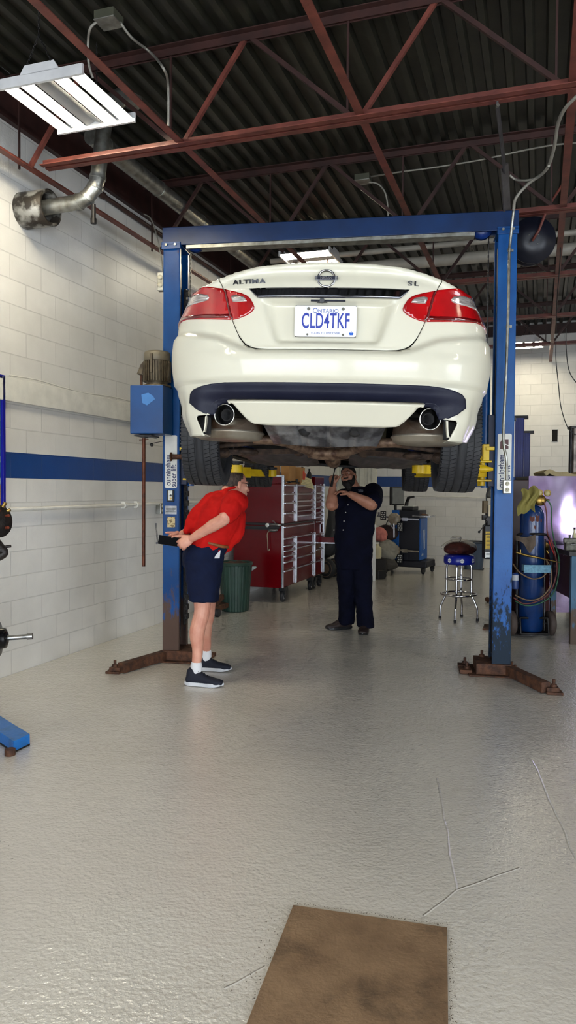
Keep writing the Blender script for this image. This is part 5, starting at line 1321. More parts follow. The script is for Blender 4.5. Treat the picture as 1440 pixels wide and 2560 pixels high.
mb = MB(); mb.bx(-DEP, 0, -.02, LEN, 1.045, 1.065); mb.bx(-.6, -.05, -.03, -.01, 1.00, 1.03); mb.build('bumper_strip', M_black, chest)
def drawers(y0, y1, zs, m=M_chest):
    for z0, z1 in zip(zs, zs[1:]):
        o = MB().bx(-.02, .0, y0, y1, z0 + .006, z1 - .004).build('drawer', m, chest, bevel=.003)
        MB().bx(.0, .018, y0, y1, z1 - .028, z1 - .012).build('drawer_rail', M_alu, o, bevel=.003)
drawers(.035, .50, [1.08, 1.22, 1.36, 1.48, 1.60]); drawers(.56, 1.42, [1.08, 1.17, 1.24, 1.31, 1.38, 1.48, 1.60])
drawers(.035, 1.42, [.90, 1.035])
drawers(.035, .50, [.22, .44, .56, .64, .71, .78, .88]); drawers(.56, 1.42, [.22, .44, .58, .72, .88])
for y in (.505, .535, 1.43, 1.46): MB().bx(-.004, .02, y, y + .02, .22, .88).bx(-.004, .02, y, y + .02, 1.08, 1.60).build('vertical_trim', M_alu, chest, bevel=.002)
def caster(parent, x, y, r=.075, rz=.3):
    f = MB(); f.bx(x - .045, x + .045, y - .05, y + .05, r * 2 + .0, r * 2 + .05); f.bx(x - .035, x - .028, y - .03, y + .04, r * .8, r * 2); f.bx(x + .028, x + .035, y - .03, y + .04, r * .8, r * 2)
    o = f.build('caster', M_black, parent)
    MB().lathe([(r * .55, -.022), (r * .9, -.022), (r, -.012), (r, .012), (r * .9, .022), (r * .55, .022)], (x, y, r), (1, 0, 0), 28, caps=False).build('caster_tyre', M_rubber, o)
    MB().lathe([(0, -.024), (r * .72, -.018), (r * .72, .018), (0, .024)], (x, y, r), (1, 0, 0), 28).build('caster_hub', M_alu, o)
for x, y in ((-.04, .12), (-.62, .12), (-.04, LEN - .1), (-.62, LEN - .1)): caster(chest, x, y)
# side locker
lk = thing('side_locker', 'narrow dark red tool locker standing at the far end of the big tool chest', 'tool locker', RM(ca, cb_ + LEN + .02, 0), RROT)
MB().bx(-.6, -.012, 0, .5, .20, 1.72).build('cabinet_body', M_chest, lk, bevel=.006)
chest_, chest = chest, lk
drawers(.02, .48, [.22, .44, .62, .86]); drawers(.02, .48, [.98, 1.05, 1.12, 1.19, 1.26, 1.36, 1.42, 1.49, 1.60])
chest = chest_
for y in (.40, .44): MB().bx(0.0, .02, y, y + .025, .22, 1.62).build('vertical_trim', M_alu, lk, bevel=.002)
tr = MB().bx(-.02, .42, .12, .14, .70, .80).bx(-.02, .42, .14, .42, .70, .72).build('side_tray', M_chest, lk, bevel=.004); MB().bx(-.02, .42, .10, .125, .70, .718).build('tray_rail', M_alu, tr)
for x, y in ((-.05, .1), (-.5, .1), (-.05, .4)): caster(lk, x, y, .06)
# red lid propped up at the back of the chest
def CH(x, y, z): return RM(ca, cb_, 0) + W * x + U * y + Vector((0, 0, z))
t = thing('raised_lid', 'small dark red lid propped open behind the rear left tyre of the car', 'lid', CH(-.62, .1, 1.72), RROT)
MB().add([(-.08, 0, 0), (.2, 0, 0), (.2, .02, 0), (-.08, .02, 0), (.06, 0, .2), (.24, 0, .2), (.24, .02, .2), (.06, .02, .2)], [(0, 1, 5, 4), (3, 2, 6, 7), (0, 3, 7, 4), (1, 2, 6, 5), (4, 5, 6, 7), (0, 1, 2, 3)]).build('lid_panel', M_chest, t)
MB().bx(-.09, .24, -.006, .024, -.012, .004).build('lid_edge', M_alu, t)
# air tools on the magnetic bars
t = thing('magnetic_bar', 'black rails across the end panel of the tool chest carrying the air tools', 'tool rail', CH(-.36, -.03, 1.03), RROT)
MB().bx(-.3, .3, -.012, .008, .03, .045).bx(-.3, .3, -.012, .008, -.045, -.03).build('rail', M_black, t); MB().bx(-.30, -.22, -.03, .0, -.05, -.028).build('rail_clip', M_alu, t)
t = thing('pressure_gauge', 'small round white dial gauge hung on the end of the tool chest', 'gauge', CH(-.21, -.055, 1.045), RROT)
MB().lathe([(0, 0), (.028, 0), (.03, .004), (.03, .018), (0, .018)], (0, .018, 0), (0, -1, 0), 28).build('gauge_case', M_alu, t); MB().lathe([(0, 0), (.025, 0), (.025, .001), (0, .001)], (0, -.0005, 0), (0, -1, 0), 24).build('dial', M_placard, t); MB().bx(-.001, .001, -.003, -.0015, -.002, .02).build('needle', M_black, t)
t = thing('air_blow_gun', 'silver air blow gun hung on the tool chest beside the dial gauge', 'air tool', CH(-.09, -.06, 1.05), RROT)
mb = MB(); limb(mb, [(-.07, 0, 0), (-.02, 0, .004), (.04, 0, -.002), (.075, 0, .0)], [.008, .016, .018, .008]); mb.build('gun_body', M_steel, t); MB().tube([(0, 0, .015), (-.02, 0, .05), (-.05, 0, .055)], .006, 8).build('trigger', M_steel, t)
t = thing('hose_with_hook', 'silver inflator with a thin hose hanging down the end of the tool chest', 'air tool', CH(-.12, -.06, .98), RROT)
mb = MB(); limb(mb, [(-.06, 0, 0), (-.01, 0, -.004), (.05, 0, .004)], [.012, .024, .016]); mb.build('inflator_body', M_steel, t)
MB().tube(smooth_path([(-.05, 0, -.005), (-.085, 0, -.05), (-.08, 0, -.15), (-.075, 0, -.26), (-.06, 0, -.275), (-.055, 0, -.25)]), .006, 8).build('hose', mat('beige_hose', (170, 156, 130), .6), t)
# clutter on top of the chest
M_card = mat('cardboard', (172, 128, 76), .8, 0, (158, 114, 66), 6, bump=.1)
def carton(x, y, z, dx, dy, dz, label, rz=0, mark=False):
    t = thing('cardboard_box', label, 'cardboard box', CH(x, y, z), RROT + rz, 'cartons on the tool chest')
    MB().box((0, 0, dz / 2), (dx, dy, dz)).build('carton', M_card, t, bevel=.004)
    MB().box((0, 0, dz + .001), (.05, dy, .002)).build('tape', mat('tape', (190, 160, 110), .3), t)
    if mark:
        m2 = MB(); m2.tube([(.02 + .022 * math.cos(a), -dy / 2 - .001, dz * .55 + .022 * math.sin(a)) for a in [2 * PI * i / 20 for i in range(20)]], .002, 5, closed=True); m2.beam((.005, -dy / 2 - .002, dz * .55 + .015), (.035, -dy / 2 - .002, dz * .55 - .015), .004, .002); m2.beam((.02, -dy / 2 - .002, dz * .55 + .012), (.02, -dy / 2 - .002, dz * .55 - .012), .008, .002)
        m2.box((-.01, -dy / 2 - .001, dz * .9), (.13, .002, .005)); m2.build('printed_mark', M_black, t)
carton(-.30 - .12, .35, 1.70, .40, .3, .18, 'widest cardboard box on the tool chest, with a round no-entry style mark', 0, True)
carton(-.14 - .0, .62, 1.70 if False else 1.602, .12, .3, .27, 'tall narrow cardboard box right of the wide marked carton')
carton(-.15, 1.0, 1.602, .2, .25, .25, 'cardboard box behind the narrow one, beside the orange bottles')
def bottle(x, y, z, h, r, m, label):
    t = thing('plastic_bottle', label, 'bottle', CH(x, y, z), RROT, 'bottles on the tool chest')
    MB().lathe([(r * .9, 0), (r, .01), (r, h * .62), (r * .8, h * .74), (r * .35, h * .84), (r * .35, h * .9)], (0, 0, 0), (0, 0, 1), 20).build('bottle_body', m, t)
    MB().lathe([(r * .4, h * .9), (r * .4, h), (0, h)], (0, 0, 0), (0, 0, 1), 16).build('bottle_cap', M_black, t)
M_or = mat('orange_red_plastic', (196, 62, 30), .4); M_or2 = mat('pale_orange_plastic', (214, 110, 64), .4)
bottle(-.07, 1.05, 1.602, .26, .045, M_or, 'orange red bottle standing behind the sheet of paper on the chest')
bottle(-.09, 1.18, 1.602, .22, .04, M_or2, 'paler orange bottle just right of the orange red one'); bottle(-.05, 1.34, 1.602, .24, .035, M_black, 'dark bottle farthest right on the big tool chest')
pp = thing('paper_sheet', 'cream sheet of paper lying tilted over the tools on the chest', 'paper', CH(-.02, 1.02, 1.63), rot=(R(52), R(10), RROT + R(50)))
MB().grid(lambda u, v: Vector((lerp(-.14, .14, u), lerp(-.10, .10, v), .012 * math.sin(3 * u))), 8, 6, thick=.002).build('sheet', mat('cream_paper', (214, 206, 160), .7), pp)
m2 = MB()
for i in range(5): m2.box((0, -.07 + .03 * i, .016), (.2, .004, .001))
m2.build('print_lines', mat('grey_print', (150, 146, 126), .7), pp)
random.seed(11)
for i in range(9):
    x, y = -.05 - .1 * random.random(), .08 + i * .1; a = random.random() * 3
    nm = ('open_spanner', 'screwdriver', 'socket_wrench')[i % 3]
    lb = ('chrome open spanner among the tools on top of the chest', 'black handled screwdriver lying among the tools on top of the chest', 'dark socket wrench lying among the tools on top of the chest')[i % 3]
    t = thing(nm, lb, 'hand tool', CH(x, y, 1.612 + .012 * (i % 2)), RROT + a, 'loose tools on top of the tool chest')
    if i % 3 == 0:
        m2 = MB(); m2.beam((-.08, 0, 0), (.08, 0, .01), .014, .006); m2.tube([(.08 + .016 * math.cos(q), .016 * math.sin(q), .01) for q in [.8 + 4.7 * k / 12 for k in range(13)]], .006, 6); m2.build('spanner', M_alu, t)
    elif i % 3 == 1:
        MB().lathe([(.008, 0), (.014, .01), (.014, .09), (.008, .1)], (-.1, 0, .012), (1, 0, .1), 12).build('handle', M_black, t); MB().tube([(0, 0, .02), (.11, 0, .032)], .004, 8).build('blade', M_steel, t)
    else:
        MB().tube([(-.1, 0, .01), (.05, 0, .014)], [.013, .008], 10).build('handle', M_darksteel, t); MB().cyl((.065, 0, .0), (.065, 0, .05), .018, 16).build('socket_head', M_darksteel, t)
# green bin
gb = FL(588, 1526)
t = thing('round_bin', 'dark green ribbed plastic bin standing left of the tool chest', 'bin', (gb.x, gb.y + .0, 0))
M_green = mat('dark_green_plastic', (38, 66, 56), .45, 0, (30, 54, 46), 9, bump=.1)
mb = MB(); N_ = 96; prof = [(.165, .003), (.17, .01), (.205, .56), (.206, .575), (.218, .58), (.222, .60), (.216, .615), (.205, .615), (.198, .57), (.16, .03), (0, .03)]
vs = []; 
for r_, h_ in prof:
    for j in range(N_):
        rr = r_ - (.0035 if (j % 4 < 1 and .01 <= h_ <= .56 and r_ > .166) else 0); a = 2 * PI * j / N_; vs.append((rr * math.cos(a), rr * math.sin(a), h_))
mb.add(vs, [(i * N_ + j, i * N_ + (j + 1) % N_, (i + 1) * N_ + (j + 1) % N_, (i + 1) * N_ + j) for i in range(len(prof) - 1) for j in range(N_)], False); mb.build('bin_body', M_green, t)
MB().prism([(.205, .50), (.27, .545), (.255, .56), (.21, .56)], (-.03, .03)).build('bin_handle', mat('pale_handle', (150, 160, 156), .4), t, bevel=.003)
rb = MB(); rb.ell((0, 0, .57), (.17, .17, .05), 20).jit(.03, 12); rb.build('rubbish', mat('brown_rubbish', (92, 66, 52), .8, 0, (50, 36, 30), 20), t); 
# jack behind the bin
jb = FL(531, 1545)
t = thing('floor_jack', 'red and black floor jack half hidden behind the left post and green bin', 'jack', (jb.x, jb.y + .15, 0), R(-20))
MB().bx(-.06, .06, -.1, .5, .06, .12).box((0, .1, .16), (.05, .3, .06), (.3, 0, 0)).build('jack_frame', M_rust, t, bevel=.004); MB().cyl((0, -.02, .1), (0, -.1, .62), .018, 12).build('jack_handle', mat('jack_red', (150, 24, 20), .4), t)
for x in (-.08, .08): MB().cyl((x - .02, -.06, .05), (x + .02, -.06, .05), .05, 20).build('jack_wheel', M_rubber, t)
# wheels and covered seat behind the mechanic
for (px, py, r_, Y, lab) in ((817, 1446, .17, 12.4, 'small black wheel with tan rim on the floor beside the side locker'), (836, 1441, .16, 12.9, 'second small black wheel half hidden behind the mechanic')):
    q = FL(px, py); t = thing('small_wheel', lab, 'wheel', (q.x, q.y, r_), RROT + R(70), 'small wheels behind the tool chest')
    MB().lathe([(.5 * r_, -.05), (.85 * r_, -.055), (r_, -.035), (r_, .035), (.85 * r_, .055), (.5 * r_, .05)], (0, 0, 0), (1, 0, 0), 36, caps=False).build('tyre', M_rubber, t)
    MB().lathe([(0, -.03), (.3 * r_, -.045), (.55 * r_, -.03), (.8 * r_, -.058), (.84 * r_, -.05), (.5 * r_, .0), (0, .0)], (0, 0, 0), (1, 0, 0), 36).build('wheel_rim', mat('tan_rim', (120, 100, 84), .5, .3), t)
q = FL(818, 1438); t = thing('utility_seat', 'dark grey moulded shop seat behind the tool chest, left of the mechanic', 'seat', (q.x + .02, q.y + .9, 0), R(-20))
mb = MB(); limb(mb, [(0, 0, .38), (.1, .05, .5), (.12, .12, .78), (.06, .16, 1.12)], [.16, .18, .16, .07]); finish(mb.build('seat_shell', mat('charcoal_plastic', (50, 52, 58), .5), t), .012, 3); MB().cyl((0, 0, .0), (0, 0, .4), .03).box((0, 0, .03), (.4, .4, .06)).build('seat_base', M_black, t)
# wheel alignment cart
qa = FL(1025, 1432)
al = thing('alignment_cart', 'blue and black wheel alignment cart with monitor, sensor heads and casters', 'alignment cart', (qa.x, qa.y + .15, 0), RROT - R(6))
M_cb = mat('cart_blue', (20, 92, 176), .35); M_cbk = mat('cart_black', (16, 17, 30), .45)
mb = MB(); mb.bx(-.46, .42, -.32, .32, .12, .24); mb.bx(-.46, -.2, -.34, -.30, .12, .2); mb.build('base', M_cbk, al, bevel=.02, seg=3)
MB().bx(-.24, .26, -.25, .25, .24, 1.16).build('cabinet', M_cbk, al, bevel=.006)
MB().bx(-.26, -.12, -.262, -.25, .25, 1.16).bx(.262, .285, -.26, .24, .25, 1.02).bx(-.262, -.25, -.26, .2, .25, 1.16).build('blue_panel', M_cb, al, bevel=.004)
MB().bx(-.10, .12, -.2, .2, 1.16, 1.23).build('printer', M_black, al, bevel=.01); MB().bx(-.09, .11, -.15, .1, 1.23, 1.24).build('paper_tray', M_white, al)
mo_ = MB().box((-.23, -.05, 1.42), (.05, .44, .34), (0, 0, R(-16))).build('monitor', M_black, al, bevel=.01); MB().box((-.202, -.055, 1.42), (.003, .40, .30), (0, 0, R(-16))).build('screen', mat('dim_screen', (110, 114, 116), .25), mo_)
MB().cyl((-.27, 0, 1.1), (-.27, 0, 1.34), .025).build('monitor_post', M_black, al)
mb = MB(); limb(mb, [(-.05, -.05, 1.24), (-.03, -.05, 1.33), (0, -.08, 1.38)], [.04, .03, .03]); mb.box((.05, -.1, 1.40), (.14, .06, .035), (0, -.2, 0)); finish(mb.build('camera_head', M_darksteel, al), .008, 2)
mb = MB(); mb.bx(.1, .46, -.22, .12, 1.04, 1.055); mb.tube(smooth_path([(.12, -.24, 1.06), (.42, -.24, 1.06), (.48, -.1, 1.06), (.46, .1, 1.06)]), .012, 8); mb.build('side_shelf', M_alu, al)
MB().ell((.24, -.05, 1.075), (.14, .08, .025), 16).build('glove_pile', mat('brown_leather', (96, 56, 34), .7), al)
mb = MB()
pts = rrect(.12, .36, .02); mb.tube([(.286 + .002, x - .02, z + .62) for x, z in pts], .004, 6, closed=True); mb.build('panel_outline', M_white, al)
mb = MB()
for i, h_ in enumerate((.02, .04, .055, .03, .045)): mb.box((.287, -.18 + i * .03, .32 + h_ / 2), (.002, .012, h_))
mb.build('panel_print', M_white, al)
M_beige = mat('cast_beige', (168, 158, 142), .4, .3, (130, 120, 104), 14)
def sensor(zc, lab):
    t = thing('sensor_head', lab, 'sensor head', LMt(al) @ Vector((-.18, -.36, zc)), RROT - R(6), 'wheel sensor heads on the alignment cart')
    mb = MB(); mb.lathe([(0, 0), (.10, 0), (.115, .015), (.115, .05), (.1, .065), (0, .065)], (0, .02, 0), (0, -1, 0), 32); mb.build('clamp_disc', M_beige, t)
    mb = MB(); mb.beam((.08, 0, .01), (.46, -.01, .0), .028, .03); mb.beam((-.1, 0, .03), (-.34, 0, .05), .02, .03); mb.box((.2, 0, .0), (.1, .05, .06)); mb.box((-.3, 0, .09), (.03, .03, .06)); mb.tube([(0, -.03, -.08), (.0, -.02, -.34)], .022, 10); mb.tube([(-.1, -.03, -.05), (.0, -.03, -.2)], .012, 8); mb.build('clamp_arm', M_alu if zc > .8 else M_beige, t)
    for (x, z) in ((-.20, .06), (.12, -.14)):
        o = MB().box((x, -.05, z), (.11, .02, .17)).build('target_plate', M_black, t, bevel=.008)
        m2 = MB()
        for i in range(2):
            for j in range(4): m2.box((x - .022 + i * .044 + (.008 if j % 2 else -.004), -.062, z - .055 + j * .036), (.026, .003, .022))
        m2.build('target_dots', M_white, o)
def LMt(o): return RW[o.name]
sensor(1.00, 'upper beige sensor head clamped to the side of the alignment cart'); sensor(.42, 'lower beige sensor head clamped to the side of the alignment cart')
for x, y in ((-.38, -.26), (.34, -.26), (.38, .26), (-.4, .26)): caster(al, x, y, .055)
pts = smooth_path([(-.30, -.36, .98), (-.36, -.42, .8), (-.42, -.42, .5), (-.5, -.4, .25), (-.55, -.35, .1), (-.5, -.5, .012), (-.3, -.55, .012), (-.25, -.5, .06)]); MB().tube(pts, .008, 8).build('sensor_cable', M_black, al)
pts = smooth_path([(-.2, -.4, .42), (-.30, -.42, .3), (-.36, -.45, .1), (-.5, -.5, .012), (-.8, -.55, .012), (-1.0, -.4, .012)]); MB().tube(pts, .008, 8).build('sensor_cable', M_black, al)
# white jamb and clothing pile left of the cart
q = FL(933, 1452); t = tag(MB().bx(-.035, .035, -.03, .03, 0, .95).build('white_post', M_white, bevel=.005), 'short white post standing right behind the mechanic', 'post'); t.location = (q.x, q.y, 0)
q = FL(943, 1448); t = thing('black_charger', 'lumpy black device on the floor at the foot of the white post', 'device', (q.x + .05, q.y, 0))
mb = MB(); mb.box((0, 0, .08), (.14, .12, .15), (0, 0, .3)); mb.ell((.05, 0, .07), (.06, .05, .065)); finish(mb.build('device_body', M_black, t), .006, 2)
for (px, py, Y, rr, c_, n_, lb) in ((948, 1336, 13.6, (.16, .1, .12), (196, 120, 114), 'pink_cloth', 'faded pink cloth bundle on the heap beside the alignment cart'),
        (965, 1332, 13.9, (.26, .14, .14), (60, 44, 44), 'dark_jacket', 'dark jacket lying on the heap left of the alignment cart'),
        (962, 1378, 13.7, (.26, .16, .22), (150, 148, 140), 'grey_sack', 'pale grey sack under the dark jacket beside the alignment cart'),
        (950, 1410, 13.6, (.34, .2, .12), (70, 68, 66), 'dark_sack', 'dark sack at the bottom of the heap left of the cart')):
    q = P(px, py, Y); mb = MB(); mb.ell((0, 0, 0), rr, 24).jit(.05, 5).jit(.02, 14); o = finish(mb.build(n_, mat(n_, c_, .85, bump=.3)), .012, 2, .03, .08); o.location = q; tag(o, lb, 'cloth' if 'sack' not in n_ else 'sack')
q = P(943, 1378, 13.3); t = thing('oil_jug', 'cream plastic jug beside the mechanic, in front of the sacks', 'jug', q); MB().lathe([(.07, -.13), (.075, -.12), (.075, .06), (.03, .1), (.03, .13)], (0, 0, 0), (0, 0, 1), 20).build('jug_body', mat('cream_plastic', (214, 206, 170), .5), t); MB().cyl((0, 0, .13), (0, 0, .16), .035, 16).build('jug_cap', M_placard, t)
q = P(943, 1400, 13.4); tag(MB().box((q.x, q.y, q.z / 2 + .0), (.3, .25, q.z + .05)).build('low_crate', mat('dark_crate', (40, 38, 38), .7), bevel=.01), 'low dark crate carrying the jug beside the mechanic', 'crate')
q = P(934, 1290, 13.2); tag(MB().tube([(q.x, q.y, .9), (q.x + .02, q.y, 1.4)], .02, 8).build('red_hose', mat('jack_red', (150, 24, 20), .4)), 'short red hose standing up behind the mechanic', 'hose')
# stool
q = FL(1146, 1549)
st = thing('bar_stool', 'chrome bar stool with a blue upholstered seat left of the right post', 'stool', (q.x, q.y, 0), R(12))
mb = MB(); mb.lathe([(0, .66), (.165, .66), (.178, .672), (.180, .70), (.178, .745), (.165, .765), (.10, .775), (0, .777)], (0, 0, 0), (0, 0, 1), 48); seat = mb.build('seat', mat('royal_blue_vinyl', (12, 30, 140), .3), st)
for a in (-105, -65 - 90 + 15, -70 + 25, -100 + 10): pass
for a in (-92, -140, -44):
    c_ = Vector((.181 * math.cos(R(a - 12)), .181 * math.sin(R(a - 12)), .71)); rz_ = Matrix.Rotation(R(a - 12) + PI / 2, 4, 'Z')
    m2 = MB(); m2.prism([(.026 * math.cos(PI / 6 + q_ * PI / 3), .026 * math.sin(PI / 6 + q_ * PI / 3)) for q_ in range(6)], (-.003, .001), Matrix.Translation(c_) @ rz_)
    lo = m2.build('seat_logo', M_white, seat); text_obj('logo_lettering', 'NAPA', .0185, mat('logo_blue', (16, 36, 130), .5), lo, c_ + (rz_ @ Vector((0, -.0038, 0))), (rz_.to_3x3() @ VERT), ex=.0004)
for i in range(4):
    a = PI / 4 + PI / 2 * i + R(10); c_, s_ = math.cos(a), math.sin(a)
    o = MB().tube(smooth_path([(.04 * c_, .04 * s_, .655), (.12 * c_, .12 * s_, .655), (.142 * c_, .142 * s_, .63), (.145 * c_, .145 * s_, .5), (.145 * c_, .145 * s_, .34), (.15 * c_, .15 * s_, .30), (.205 * c_, .205 * s_, .17), (.215 * c_, .215 * s_, .14), (.22 * c_, .22 * s_, .02)]), .0125, 12).build('leg', M_chrome, st)
    MB().cyl((.22 * c_, .22 * s_, 0), (.22 * c_, .22 * s_, .03), .016, 12).build('rubber_foot', M_rubber, o)
for r_, z_, w_ in ((.155, .485, .010), (.205, .305, .013)):
    MB().tube([(r_ * math.cos(a), r_ * math.sin(a), z_) for a in [2 * PI * i / 48 for i in range(48)]], w_, 8, closed=True).build('foot_ring', M_chrome, st)
q2 = Vector((q.x, q.y, .775))
bg_ = thing('plastic_wrapped_bundle', 'brown red bundle wrapped in clear plastic lying on the blue stool', 'bundle', q2)
mb = MB(); mb.ell((-.02, 0, .07), (.16, .13, .07), 24).ell((.05, .02, .05), (.15, .11, .05), 20).ell((-.07, 0, .045), (.11, .12, .045), 20); mb.jit(.02, 9); finish(mb.build('cloth_bundle', mat('oxblood_cloth', (94, 40, 34), .7, 0, (60, 24, 22), 12), bg_), .007, 2, .02, .05)
mb = MB(); mb.ell((0, 0, .085), (.205, .15, .088), 28); mb.ell((-.03, 0, .18), (.07, .05, .035), 14); mb.jit(.035, 7).jit(.012, 22)
M_wrap = mat('clear_wrap', (238, 238, 238), .08, trans=1, ior=1.12, alpha=.45); mb.build('plastic_wrap', M_wrap, bg_)
# slate bin by the back wall
q = FL(1173, 1418); t = thing('slate_bin', 'slate blue wheelie style bin by the back wall behind the stool', 'bin', (q.x, q.y - .35, 0), RROT)
mb = MB(); mb.grid(lambda u, v: Vector((lerp(.17, .215, v) * math.copysign(abs(math.cos(2 * PI * u)) ** .5, math.cos(2 * PI * u)), lerp(.15, .19, v) * math.copysign(abs(math.sin(2 * PI * u)) ** .5, math.sin(2 * PI * u)), lerp(0, .52, v))), 40, 4, thick=.006); mb.build('bin_body', mat('slate_plastic', (66, 82, 104), .5), t)
MB().bx(-.19, .19, -.17, .17, .0, .01).build('bin_floor', M_black, t); MB().tube([(.225 * math.copysign(abs(math.cos(a)) ** .5, math.cos(a)), .2 * math.copysign(abs(math.sin(a)) ** .5, math.sin(a)), .53) for a in [2 * PI * i / 40 for i in range(40)]], .018, 8, closed=True).build('bin_rim', mat('slate_rim', (44, 56, 72), .5), t)
MB().ell((0, 0, .5), (.19, .16, .05), 16).jit(.02, 10).build('bin_liner', M_black, t)
# second lift behind, with its pump
def col2(px, Y, ztop, lab, w_=.2):
    x = P(px, 1225, Y).x; t = thing('lift_column', lab, 'lift column', (x, Y, 0), RROT, 'blue columns of the second lift')
    mb = MB(); mb.bx(-w_ / 2, w_ / 2, -.1, -.09, 0, ztop); mb.bx(-w_ / 2, -w_ / 2 + .01, -.1, .1, 0, ztop); mb.bx(w_ / 2 - .01, w_ / 2, -.1, .1, 0, ztop); mb.bx(-w_ / 6, -w_ / 6 + .012, -.115, -.09, 0, ztop); mb.bx(w_ / 5, w_ / 5 + .012, -.115, -.09, 0, ztop)
    mb.build('column', mat('royal_column_blue', (20, 36, 120), .35), t); MB().bx(-w_ / 2 - .02, w_ / 2 + .05, -.13, .12, ztop, ztop + .03).build('top_plate', M_darksteel, t)
    MB().bx(-w_ / 2 - .1, w_ / 2 + .1, -.15, .15, 0, .015).build('foot_plate', M_rust, t); return t, x
col2(1297, 9.9, 2.475, 'blue column of the second lift, the taller one seen beside the right post', .11); col2(1315, 10.6, 2.335, 'blue column of the second lift, the shorter one next to the taller', .09)
t_, xc3 = col2(1256, 8.3, 2.3, 'blue column hidden behind the right post, carrying the black pump', .16)
pq = P(1217, 1356, 8.15); t = thing('hydraulic_pump', 'black hydraulic pump with yellow warning labels left of the right post', 'hydraulic pump', (pq.x, pq.y, 0))
zz_ = lambda py: P(1217, py, 8.15).z
MB().bx(-.04, .06, -.06, .06, zz_(1397), zz_(1312)).build('tank', M_black, t, bevel=.015, seg=3)
mb = MB(); mb.bx(-.008, .06, -.05, .05, zz_(1312), zz_(1262)); mb.bx(-.05, .03, -.03, .04, zz_(1300), zz_(1288)); mb.cyl((-.01, -.05, zz_(1298)), (-.01, -.07, zz_(1298)), .02, 14); mb.build('valve_block', M_darksteel, t)
MB().lathe([(.0, 0), (.05, 0), (.055, .02), (.055, .17), (.045, .19), (0, .19)], (.05, 0, zz_(1245)), (0, 0, 1), 24).build('pump_motor', M_galv, t)
MB().bx(-.05, .0, -.04, .03, zz_(1283), zz_(1252)).build('switch_box', mat('brown_box', (96, 80, 54), .6), t, bevel=.003)
mb = MB(); mb.tube([(-.02, -.07, zz_(1300)), (-.05, -.08, zz_(1312)), (-.10, -.08, zz_(1328))], .005, 8); mb.ell((-.105, -.08, zz_(1329)), .014, 12); mb.build('release_lever', M_black, t)
MB().tube(smooth_path([(-.02, -.04, zz_(1252)), (-.02, -.05, zz_(1232)), (.03, -.06, zz_(1218)), (.07, -.05, zz_(1214))]), .007, 8).build('feed_cable', M_black, t)
for (a, b_2, m_) in ((1336, 1372, M_yellow), (1328, 1334, M_yellow), (1379, 1394, M_white)):
    o = MB().bx(-.030, .035, -.0625, -.0605, zz_(b_2), zz_(a)).build('warning_label', m_, t)
    m2 = MB()
    for k in range(int((b_2 - a) / 3.4)): m2.bx(-.022, .026, -.0632, -.0626, zz_(b_2) + .006 + k * .0145, zz_(b_2) + .010 + k * .0145)
    m2.build('label_print', M_black, o)
MB().bx(.0, .045, -.055, -.05, zz_(1290), zz_(1262)).build('data_label', mat('beige_sticker2', (206, 190, 160), .6), t)
MB().bx(.05, xc3 - pq.x - .06, .0, .02, zz_(1330), zz_(1300)).build('mount_bracket', M_darksteel, t)
# brown shoe sized block on the floor left of the right post
q = FL(1219, 1505); tag(MB().ell((q.x, q.y, .035), (.035, .08, .035), 16).build('brown_block', mat('brown_leather', (96, 56, 34), .7)), 'small brown lump on the floor just left of the right post', 'block')
# dark cabinet behind the gas cylinder
q = P(1302, 1200, 8.45); tag(MB().bx(-.085, .085, 0, .5, 0, q.z).build('dark_cabinet', mat('maroon_black', (46, 12, 14), .4), bevel=.005), 'nearly black maroon cabinet standing behind the blue gas cylinder', 'cabinet').location = (q.x, 8.45, 0)
# polished steel cabinet
q = P(1322, 1190, 8.6); q2 = FL(1322, 1530)
sc_ = thing('polished_cabinet', 'tall cabinet with wavy mirror polished metal side behind the gas cylinder', 'cabinet', (q.x, 8.6, 0), RROT + R(16))
def node_polish():
    m = mat('polished_sheet', (190, 180, 206), .14, 1, (150, 120, 170), 2.2, .3, .7, bump=0); nt = m.node_tree; N = nt.nodes; L = nt.links  # lavender tint stands in for purple reflections in the steel
    n = N.new('ShaderNodeTexNoise'); n.inputs['Scale'].default_value = 1.7; n.inputs['Detail'].default_value = 2; tc = N.new('ShaderNodeTexCoord'); L.new(tc.outputs['Object'], n.inputs['Vector'])
    b = N.new('ShaderNodeBump'); b.inputs['Strength'].default_value = .35; b.inputs['Distance'].default_value = .06; L.new(n.outputs['Fac'], b.inputs['Height']); L.new(b.outputs[0], N['Principled BSDF'].inputs['Normal']); return m
MB().grid(lambda u, v: Vector((lerp(0, 1.2, u), -.002 + .008 * math.sin(u * 9) * math.sin(v * 7), lerp(.14, q.z, v))), 40, 40, thick=.004).build('side_sheet', node_polish(), sc_)
MB().bx(.005, 1.2, .01, .6, .14, q.z - .003).build('carcass', M_darksteel, sc_); 
for x in (.05, 1.1): MB().bx(x, x + .05, .05, .5, 0, .14).build('foot', M_darksteel, sc_)
# folded blanket
bl_ = tag(MB().grid(lambda u, v: Vector((lerp(0, .62, u), lerp(.02, .45, v), .045 + .02 * math.sin(u * 7 + 1) + .012 * math.sin(u * 19) * (1 - v) - .03 * max(0, 1 - u * 8))), 40, 12, thick=.05).build('folded_blanket', mat('tan_blanket', (170, 154, 116), .9, bump=.4), subsurf=1), 'folded tan blanket on top of the polished metal cabinet', 'blanket')
bl_.location = RW[sc_.name] @ Vector((.17, 0, q.z + .008)); bl_.rotation_euler = (0, 0, RROT + R(16))
